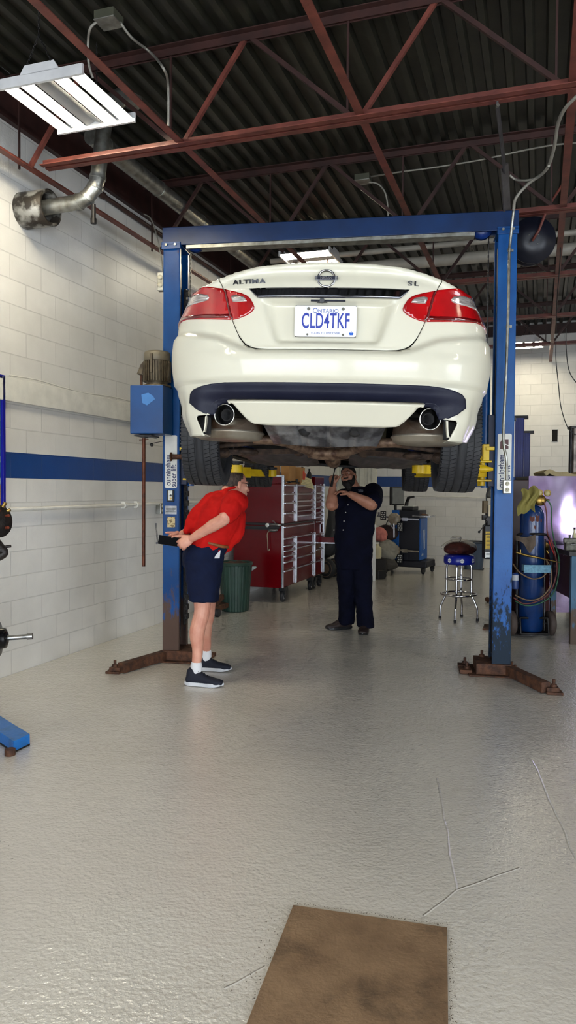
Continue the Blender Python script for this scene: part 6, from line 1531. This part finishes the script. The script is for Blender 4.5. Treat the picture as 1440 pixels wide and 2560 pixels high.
# round grey column with cap behind it
q = P(1434, 1225, 9.9); t = thing('steel_column', 'round dark steel column with a flat cap at the right edge of the picture', 'column', (q.x, 9.9, 0)); zt_ = P(1434, 1072, 9.9).z
MB().cyl((0, 0, 0), (0, 0, zt_), .055, 28).build('column_tube', mat('column_steel', (120, 112, 104), .3, .8, (70, 64, 60), 8), t); MB().bx(-.07, .09, -.08, .08, zt_, zt_ + .03).build('cap_plate', M_darksteel, t); MB().bx(-.062, -.045, -.03, .03, 0, zt_).build('edge_strip', M_darksteel, t)
# gap in the back wall: a dark plate paints its shaded depth
ho = ON(1387, 1089, b=B1 - .001); t = thing('wall_slot', 'small black vertical slot in the back block wall, high at the right', 'wall opening', RM(ho.x, B1 - .002, ho.z), RROT)
MB().box((0, -.002, 0), (.10, .004, .22)).build('slot_plate', mat('slot_shade_black', (14, 12, 12), .9), t, bevel=.001)
mb = MB(); 
for z in (-.112, .112): mb.box((0, -.005, z), (.115, .01, .008))
mb.build('slot_lip', M_darksteel, t)
# line along the back wall
z1_ = ON(1080, 1244, b=B1).z; mb = MB(); mb.tube([RM(ON(940, 1240, b=B1).x, B1 - .02, z1_ + .04), RM(ON(1400, 1240, b=B1).x, B1 - .02, z1_ - .01)], .009, 8); tag(mb.build('wall_pipe', MATS['wall_trim']), 'thin white pipe running along the back wall below the blue stripe', 'pipe')
# ---------------------------------------------------------------- gas cylinder cart
gq = FL(1326, 1588)
GC = Matrix.Translation((gq.x, gq.y, 0))
gc = thing('gas_cylinder', 'tall blue gas cylinder with brass regulators strapped to a cart', 'gas cylinder', (gq.x, gq.y, 0))
M_cyl = mat('cylinder_blue', (6, 48, 104), .3, 0, (5, 38, 86), 8, bump=.08, coat=.3)
mb = MB(); mb.lathe([(.0, .05), (.11, .05), (.124, .07), (.124, 1.25), (.120, 1.29), (.105, 1.33), (.08, 1.362), (.045, 1.38), (.034, 1.385), (.034, 1.41), (0, 1.41)], (0, 0, 0), (0, 0, 1), 48); mb.build('cylinder_body', M_cyl, gc)
mb = MB()
for a, z, w_, h_ in ((-1.9, 1.235, .05, .05), (-1.45, 1.24, .04, .06), (-1.1, 1.22, .02, .03), (-1.65, 1.15, .02, .035)): mb.grid(lambda u, v: Vector((.1246 * math.cos(a + (u - .5) * w_ / .124), .1246 * math.sin(a + (u - .5) * w_ / .124), z + (v - .5) * h_ + .006 * math.sin(9 * u))), 5, 4)
mb.build('rust_patch', mat('rust_paint', (90, 44, 36), .7), gc)
MB().cyl((0, 0, 1.41), (0, 0, 1.47), .018, 14).cyl((-.03, 0, 1.48), (.03, 0, 1.48), .02, 14).build('cylinder_valve', M_brass, gc)
rg_ = thing('gas_regulator', 'brass gas regulator with two round gauges on top of the blue cylinder', 'regulator', (gq.x + .055, gq.y - .06, 1.43))
MB().lathe([(0, 0), (.052, 0), (.058, .01), (.058, .03), (.045, .045), (0, .045)], (.0, 0, 0), (-.1, -1, 0), 32).build('regulator_body', M_brass, rg_)
for x, z in ((-.015, .078), (.07, .075)):
    o = MB().lathe([(.0, -.02), (.033, -.02), (.036, 0), (.036, .012), (.031, .014), (.029, .008), (0, .008)], (x, -.02, z), (-.1, -1, .15), 28).build('gauge', M_brass, rg_); MB().lathe([(0, .0085), (.028, .0085), (.028, .0095), (0, .0095)], (x, -.02, z), (-.1, -1, .15), 24).build('gauge_dial', mat('dial_yellow', (196, 182, 130), .4), o)
MB().cyl((-.08, 0, .03), (.1, 0, .0), .012, 12).cyl((.03, 0, .03), (.02, 0, .08), .01, 10).build('regulator_stem', M_brass, rg_)
rag = MB(); rag.grid(lambda u, v: Vector((lerp(-.10, .075, u) - .04 * v + .02 * math.sin(7 * v), -.03 - .10 * math.sin(PI * min(1, v * .8 + .1)) + .02 * math.sin(u * 14 + v * 3), lerp(.10, -.14, v) + .05 * u - .05 * abs(u - .55) * v + .015 * math.sin(u * 11))), 24, 24, thick=.004)
ro = rag.build('olive_rag', mat('olive_cloth', (150, 140, 76), .9, bump=.4), subsurf=1); ro.location = (gq.x - .055, gq.y - .03, 1.43); tag(ro, 'olive green rag draped over the top of the blue gas cylinder', 'rag')
kt = thing('cylinder_cart', 'dark two wheeled steel cart that holds the blue gas cylinder', 'cart', (gq.x, gq.y, 0))
mb = MB()
for x in (-.145, .145): mb.tube([(x, .0, .02), (x, .02, .55), (x, .04, 1.02)], .014, 10)
mb.tube(smooth_path([(-.145, .04, 1.0), (-.14, .0, 1.07), (0, -.14, 1.08), (.12, -.1, 1.07), (.19, .0, 1.0)]), .013, 10)
mb.tube([(-.145, -.10, .20), (.145, -.10, .20)], .012, 8); mb.tube([(-.145, -.14, .04), (.145, -.14, .04)], .012, 8); mb.tube([(-.145, -.14, .04), (-.145, .12, .04)], .012, 8); mb.tube([(.145, -.14, .04), (.145, .12, .04)], .012, 8); mb.tube([(-.145, -.14, .04), (-.145, -.1, .2)], .01, 8); mb.tube([(.145, -.14, .04), (.145, -.1, .2)], .01, 8)
mb.bx(-.15, .15, -.14, .14, .02, .045); mb.build('cart_frame', M_darksteel, kt)
MB().bx(-.145, .135, -.20, -.13, .685, .70).bx(-.145, .135, -.205, -.195, .685, .765).bx(-.145, -.138, -.2, -.13, .685, .765).bx(.128, .135, -.2, -.13, .685, .765).build('tool_tray', mat('pale_blue_steel', (104, 150, 174), .5, .2, (80, 120, 140), 40), kt)
for s in (-1, 1): MB().lathe([(.04, -.03), (.11, -.035), (.13, -.022), (.13, .022), (.11, .035), (.04, .03), (.0, .03)], (s * .205, .0, .13), (1, 0, 0), 36).build('cart_wheel', mat('brown_tyre', (70, 58, 52), .7, bump=.3), kt)
MB().cyl((-.25, 0, .13), (.25, 0, .13), .01, 10).build('axle', M_darksteel, kt)
M_hg, M_hr = mat('green_hose', (44, 92, 62), .5), mat('red_hose_rubber', (104, 50, 44), .5)
G = lambda px, py, dy=0: P(px, py, gq.y + dy)
def hose(name, m, pix, lab, r_=.0072, dy=-.16):
    tag(MB().tube(smooth_path([G(a, b, dy + (c[0] if c else 0)) for a, b, *c in pix], 8), r_, 8).build(name, m), lab, 'hose')
hose('green_hose', M_hg, [(1368, 1250, .05), (1378, 1268, .05), (1380, 1320, .05), (1390, 1368), (1397, 1395), (1396, 1440), (1382, 1485), (1350, 1508), (1315, 1514), (1287, 1502, .05)], 'green gas hose looping from the regulator round the cylinder')
hose('red_hose', M_hr, [(1360, 1256, .05), (1366, 1280, .05), (1368, 1330, .05), (1376, 1350), (1388, 1385), (1392, 1430), (1376, 1478), (1345, 1502), (1310, 1509), (1284, 1494, .05)], 'dull red gas hose looping beside the green one round the cylinder', dy=-.175)
hose('brown_hose', mat('brown_hose', (120, 96, 70), .5), [(1283, 1410, .1), (1300, 1432), (1330, 1447), (1355, 1443), (1368, 1428), (1368, 1408, .03), (1362, 1396, .06)], 'short brown hose loop hanging below the pale blue tray')
hose('coiled_hose', mat('brown_hose', (120, 96, 70), .5), [(1366, 1400, .05), (1378, 1425), (1376, 1465), (1350, 1495), (1318, 1500), (1288, 1488, .05)], 'inner brown hose loop round the cylinder, above the green and red ones', dy=-.19)
t = thing('welding_torch', 'long brass welding torch lying on the tray of the cylinder cart', 'torch', G(1290, 1382, -.18))
MB().tube([G(1290, 1381, -.18), G(1318, 1389, -.18), G(1355, 1396, -.18)], [.011, .013, .009], 10).build('torch_handle', M_brass, t, world=True); MB().tube([G(1352, 1396, -.18), G(1400, 1406, -.19)], .005, 8).build('torch_tube', M_brass, t, world=True); MB().cyl(G(1301, 1374, -.18), G(1301, 1384, -.18), .008, 10).build('torch_knob', M_brass, t, world=True)
rg2 = MB(); rg2.grid(lambda u, v: G(lerp(1289, 1338, u), 1338 + 6 * math.sin(3 * u) - 3 * u + v * lerp(12, 44 - 60 * abs(u - .72), sm(.15, .75, u)), -.2 - .015 * math.sin(u * 9) - .03 * (1 - v)), 20, 16, thick=.004)
tag(rg2.build('grey_rag', mat('greybrown_cloth', (108, 94, 82), .95, 0, (84, 72, 62), 10, bump=.5), subsurf=1), 'grey brown rag hanging over the handle of the cylinder cart', 'rag')
t = thing('spray_can', 'blue and white can hooked at the left side of the gas cylinder', 'can', G(1288, 1472, -.12))
MB().lathe([(0, 0), (.033, 0), (.034, .005), (.034, .15), (.028, .165), (0, .168)], (0, 0, 0), (0, 0, 1), 28).build('can_body', mat('can_blue', (30, 56, 110), .4), t)
mb = MB(); mb.lathe([(.0345, .09), (.0345, .145)], (0, 0, 0), (0, 0, 1), 28, caps=False); mb.build('can_label', mat('can_label', (176, 180, 186), .5), t)
t = thing('spark_box', 'red metal piece hanging among the hoses right of the gas cylinder', 'fitting', G(1378, 1362, -.14)); mb = MB(); mb.tube([G(1372, 1350, -.14), G(1378, 1368, -.14), G(1388, 1390, -.14)], .008, 8); mb.tube([G(1378, 1350, -.14), G(1384, 1368, -.14), G(1388, 1388, -.14)], .006, 8); mb.build('red_fitting', mat('bright_red', (190, 40, 40), .4), t, world=True)
t = thing('acetylene_cylinder', 'second, darker gas cylinder mostly hidden behind the blue one', 'gas cylinder', (gq.x + .17, gq.y + .22, 0)); MB().lathe([(0, .05), (.09, .05), (.095, .07), (.095, .80), (.06, .88), (.03, .9), (.03, .95), (0, .95)], (0, 0, 0), (0, 0, 1), 32).build('cylinder_body', mat('dark_maroon_paint', (60, 22, 26), .4), t); MB().lathe([(0, 0), (.05, 0), (.055, .02), (0, .03)], (.0, -.08, .93), (0, -1, 0), 20).cyl((0, -.08, .93), (.05, -.1, .86), .012, 10).build('cylinder_valve', M_brass, t)
# workbench at the right edge
bq = FL(1432, 1610)
wb = thing('workbench', 'steel workbench cut off by the right edge of the picture', 'workbench', (bq.x, bq.y, 0), R(-6))
ztb = P(1432, 1378, bq.y).z
MB().bx(-.06, 1.2, -.04, .9, ztb - .05, ztb).build('bench_top', M_darksteel, wb, bevel=.004)
for x, y in ((-.03, -.02), (-.03, .8), (1.1, .0)): MB().bx(x, x + .06, y, y + .06, 0, ztb - .05).build('leg', mat_wear('bench_leg_blue', (70, 104, 130), (54, 84, 108), (84, 70, 60), 0, .5, 12, .5), wb)
MB().bx(-.02, .0, .06, .8, .45, ztb - .05).build('end_panel', mat('maroon_black', (46, 12, 14), .4), wb); MB().bx(.035, 1.1, -.03, -.015, ztb - .42, ztb - .03).build('front_panel', M_white, wb)
t = thing('bench_vise', 'grey bench vise at the corner of the workbench, right picture edge', 'vise', (bq.x + .02, bq.y + .12, ztb), R(-6)); MB().box((0, 0, .05), (.14, .1, .1)).box((-.01, -.02, .10), (.16, .05, .05)).cyl((0, -.14, .07), (0, .1, .07), .014, 10).build('vise_body', mat('vise_grey', (110, 108, 98), .5, .4, (70, 68, 60), 16, bump=.3), t, bevel=.01); MB().cyl((-.05, -.14, .07), (.05, -.14, .07), .006, 8).build('vise_handle', M_steel, t)
for (px, py, h_, c_, lb) in ((1436, 1345, .20, (196, 190, 150), 'tall thin bottle at the back of the workbench, right picture edge'), (1424, 1348, .13, (40, 60, 30), 'low green bottle beside the vise on the workbench')):
    q = P(px, 1350, bq.y + .35); t = thing('plastic_bottle', lb, 'bottle', (q.x, q.y, ztb), 0); MB().lathe([(.02, 0), (.022, h_ * .7), (.01, h_ * .85), (.01, h_)], (0, 0, 0), (0, 0, 1), 18).build('bottle_body', mat('bottle_%d' % c_[0], c_, .4), t); MB().lathe([(.012, h_), (.012, h_ * 1.1), (0, h_ * 1.1)], (0, 0, 0), (0, 0, 1), 14).build('bottle_cap', M_black, t)
# ---------------------------------------------------------------- left edge
fr = ON(0, 1100, a=A0 + .03); f2 = ON(13, 1100, a=A0 + .03); zt_ = ON(6, 937, a=A0 + .03).z; zb_ = ON(6, 1275, a=A0 + .03).z
bd = thing('notice_board', 'blue framed poster board on the left wall, cut off by the picture edge', 'board', RM(A0, f2.y, 0), RROT)
MB().bx(.0, .035, -.03, 0, zb_, zt_).bx(.0, .035, -.9, -.03, zt_ - .03, zt_).bx(0, .035, -.9, -.03, zb_, zb_ + .03).bx(0, .035, -.93, -.9, zb_, zt_).build('frame', mat('frame_blue', (20, 20, 140), .3), bd, bevel=.002)
MB().bx(.0, .015, -.9, -.03, zb_ + .03, zt_ - .03).build('poster', mat('poster_blue', (36, 80, 140), .4), bd)
for i, (z, c_) in enumerate(((2.05, M_placard), (1.93, M_placard), (1.72, M_placard), (1.60, M_blue), (1.55, M_placard))): MB().bx(.0155, .018, -.3, -.045, z, z + .05).build('poster_print', c_, bd)
MB().bx(.0155, .018, -.9, -.04, zb_ + .04, zb_ + .2).build('poster_print', mat('tan_print', (150, 120, 90), .6), bd)
# wheel balancer spindle
def disc(mb, c, ax, prof, n=40): mb.lathe(prof, c, ax, (0, 0, 1) if False else n) if False else mb.lathe(prof, c, ax, n)
bc_ = P(-8, 1597, 4.2); wbx = thing('wheel_balancer', 'wheel balancer at the left picture edge, steel shaft and black flange showing', 'wheel balancer', (bc_.x, bc_.y, 0))
ax = Vector((1, .12, .06)).normalized(); o0 = Vector((0, 0, bc_.z))
MB().lathe([(.03, -.06), (.075, -.05), (.09, -.02), (.098, 0), (.098, .012), (.06, .018), (.055, .05), (.03, .06), (.0, .06)], o0, ax, 48).build('flange', mat('gloss_black', (14, 14, 18), .2, .3), wbx)
MB().cyl(o0 + ax * .05, o0 + ax * .165, .014, 18).cyl(o0 + ax * .165, o0 + ax * .195, .018, 14).build('shaft', M_steel, wbx)
MB().bx(-.9, -.42, -.2, .4, 0, bc_.z + .12).build('machine_body', M_blue, wbx, bevel=.02); MB().cyl(o0 + ax * -.5, o0, .03, 20).build('spindle', M_darksteel, wbx)
hc_ = P(-6, 1303, 4.0); hub = thing('hub_flange_stand', 'black hub flange with copper studs on a stand at the left picture edge', 'hub flange', (hc_.x, hc_.y, 0)); o1 = Vector((0, 0, hc_.z)); ax = Vector((.85, -.5, .1)).normalized()
MB().lathe([(.02, -.02), (.082, -.01), (.088, .0), (.088, .01), (.03, .014), (.0, .014)], o1, ax, 44).build('flange', M_grease_shade, hub); x_, y_ = frame(ax)
for i in range(5):
    a = i * 2 * PI / 5 + .5; c_ = o1 + ax * .012 + (x_ * math.cos(a) + y_ * math.sin(a)) * .055; MB().cyl(c_, c_ + ax * .02, .008, 8).build('stud', mat('copper_stud', (150, 74, 54), .4, .7), hub)
MB().cyl(o1 + Vector((.02, .02, .075)), o1 + Vector((.035, .02, .10)), .010, 10).cyl(o1 + Vector((.045, .02, .055)), o1 + Vector((.06, .02, .062)), .009, 10).build('brass_pin', M_brass, hub)
mb = MB(); limb(mb, [o1 + Vector((-.04, 0, -.08)), o1 + Vector((.0, 0, -.14)), o1 + Vector((.035, 0, -.17)), o1 + Vector((-.02, 0, -.20))], [.03, .035, .022, .025]); mb.cyl(o1 + Vector((.02, 0, -.14)), o1 + Vector((.07, 0, -.132)), .008, 10); mb.build('knuckle', M_grease_shade, hub)
MB().bx(-.18, -.11, -.04, .04, 0, hc_.z + .05).bx(-.4, -.1, -.15, .15, 0, .03).bx(-.1, -.02, -.02, .02, hc_.z - .03, hc_.z + .03).build('stand', M_darksteel, hub)
# blue machine foot
r0 = FL(75, 1863); n0 = FL(12, 1894); hgt = .068; tf = FL(73, 1835, hgt); tb = FL(0, 1790, hgt)
e1 = (Vector((n0.x, n0.y, 0)) - Vector((r0.x, r0.y, 0))).normalized(); e2 = (Vector((tb.x, tb.y, 0)) - Vector((tf.x, tf.y, 0))).normalized()
L1 = .145; L2 = .9; q = [Vector((0, 0, 0)), e1 * L1, e1 * L1 + e2 * L2, e2 * L2]
mf_ = thing('machine_foot', 'scuffed blue steel foot of a machine on the floor at the left picture edge', 'machine foot', (r0.x, r0.y, 0))
MB().add([p + Vector((0, 0, z)) for z in (.008, hgt) for p in q], [(3, 2, 1, 0), (4, 5, 6, 7), (0, 1, 5, 4), (1, 2, 6, 5), (2, 3, 7, 6), (3, 0, 4, 7)]).build('foot_box', mat('bright_blue_steel', (20, 108, 190), .35, 0, (44, 82, 112), 9, .45, .75, bump=.15), mf_, bevel=.004)
MB().add([p * 1.02 + Vector((0, 0, z)) for z in (.0, .009) for p in q], [(3, 2, 1, 0), (4, 5, 6, 7), (0, 1, 5, 4), (1, 2, 6, 5), (2, 3, 7, 6), (3, 0, 4, 7)]).build('foot_pad', M_grease_shade, mf_)
MB().cyl(e1 * (L1 + .03), e1 * (L1 + .03) + Vector((0, 0, .035)), .03, 16).build('foot_bolt', M_rust, mf_)
# steel cover plate in the floor
cs_ = [FL(733, 2262, .008), FL(1118, 2318, .008), FL(1121, 2620, .008), FL(592, 2620, .008)]
ctr = sum(cs_, Vector()) / 4; pl_ = thing('floor_plate', 'rusty brown steel cover plate lying on the floor in the foreground', 'floor plate', (ctr.x, ctr.y, 0))
mb = MB(); mb.add([c - Vector((ctr.x, ctr.y, 0)) + Vector((0, 0, z)) for z in (-.008, 0) for c in cs_], [(3, 2, 1, 0), (4, 5, 6, 7), (0, 1, 5, 4), (1, 2, 6, 5), (2, 3, 7, 6), (3, 0, 4, 7)])
def node_plate():
    m = mat('rust_brown_plate', (140, 114, 88), .62, .15, (116, 92, 70), 6, .35, .65, bump=.25, bscale=60); nt = m.node_tree; N = nt.nodes; L = nt.links; p = N['Principled BSDF']
    src = p.inputs['Base Color'].links[0].from_socket; tc = N.new('ShaderNodeTexCoord'); n = N.new('ShaderNodeTexNoise'); n.inputs['Scale'].default_value = 3.4; n.inputs['Detail'].default_value = 14; n.inputs['Roughness'].default_value = .7; L.new(tc.outputs['Object'], n.inputs['Vector'])
    r = N.new('ShaderNodeMapRange'); r.inputs['From Min'].default_value = .54; r.inputs['From Max'].default_value = .72; L.new(n.outputs['Fac'], r.inputs['Value']); mx = N.new('ShaderNodeMix'); mx.data_type = 'RGBA'; mx.inputs[7].default_value = col(66, 56, 46); L.new(r.outputs[0], mx.inputs[0]); L.new(src, mx.inputs[6]); L.new(mx.outputs[2], p.inputs['Base Color']); return m
mb.build('plate', node_plate(), pl_, bevel=.0015)

# grit gathered round the cover plate and on the floor beside it
random.seed(5); gm = MB()
def fleck(p, r_):
    a = random.random() * 6; vs = [p + Vector((r_ * math.cos(a + k * 2.1) * random.uniform(.6, 1.2), r_ * math.sin(a + k * 2.1) * random.uniform(.6, 1.2), 0)) for k in range(3)] + [p + Vector((0, 0, r_ * .8))]
    gm.add(vs, [(0, 1, 2), (0, 3, 1), (1, 3, 2), (2, 3, 0)])
for i in range(520):
    u = random.random()
    if i % 3 == 0: p = FL(1122 + abs(random.gauss(0, 9)), lerp(2345, 2560, u))
    elif i % 3 == 1: t_2 = random.random() ** 1.0; p = FL(lerp(728, 640, t_2) - abs(random.gauss(0, 38)) - 3, lerp(2275, 2500, t_2) + random.gauss(0, 20))
    else: p = FL(lerp(735, 1118, u), lerp(2262, 2318, u) - 3 - abs(random.gauss(0, 3)))
    fleck(p, random.uniform(.0008, .0026))
for i in range(160): fleck(FL(random.uniform(60, 1400), random.uniform(1780, 2540)), random.uniform(.0008, .002))
tag(gm.build('floor_grit', mat('grit_brown', (84, 64, 46), .8, 0, (40, 34, 30), 300)), 'brown grit and crumbs scattered on the floor round the steel cover plate', 'grit', None, 'stuff')
# ================================================================ light
sc = bpy.context.scene
w = D.worlds.new('daylight'); sc.world = w; w.use_nodes = True
bg = w.node_tree.nodes['Background']; bg.inputs[0].default_value = (.84, .92, 1.0, 1); bg.inputs[1].default_value = 9.5
def portal(a0, a1, z0, z1):
    l = D.lights.new('doorway', 'AREA'); l.shape = 'RECTANGLE'; l.size = a1 - a0; l.size_y = z1 - z0; l.cycles.is_portal = True
    o = D.objects.new('doorway', l); C.objects.link(o); o.location = RM((a0 + a1) / 2, B0 + .1, (z0 + z1) / 2)
    o.rotation_euler = Euler((PI / 2, 0, RROT)); return o
def portal_r(b0, b1, z0, z1):
    o = portal(0, b1 - b0, z0, z1); o.location = RM(A1 - .05, (b0 + b1) / 2, (z0 + z1) / 2); o.rotation_euler = Euler((PI / 2, 0, RROT + PI / 2)); return o
portal_r(-1.2, 3.0, 0, 3.1)
portal(-3.4, 1.0, 0, 3.2); portal(1.6, 6.4, 0, 3.2)
sc.view_settings.view_transform = 'Standard'; sc.view_settings.look = 'None'; sc.view_settings.gamma = 1; sc.view_settings.use_curve_mapping = False
sc.view_settings.exposure = 0.0
sc.cycles.use_adaptive_sampling = True; sc.cycles.adaptive_threshold = .09; sc.cycles.adaptive_min_samples = 14
sc.cycles.max_bounces = 6; sc.cycles.diffuse_bounces = 3; sc.cycles.glossy_bounces = 3; sc.cycles.transmission_bounces = 4
sc.cycles.sample_clamp_indirect = 6; sc.cycles.use_denoising = True; sc.cycles.caustics_reflective = False; sc.cycles.caustics_refractive = False
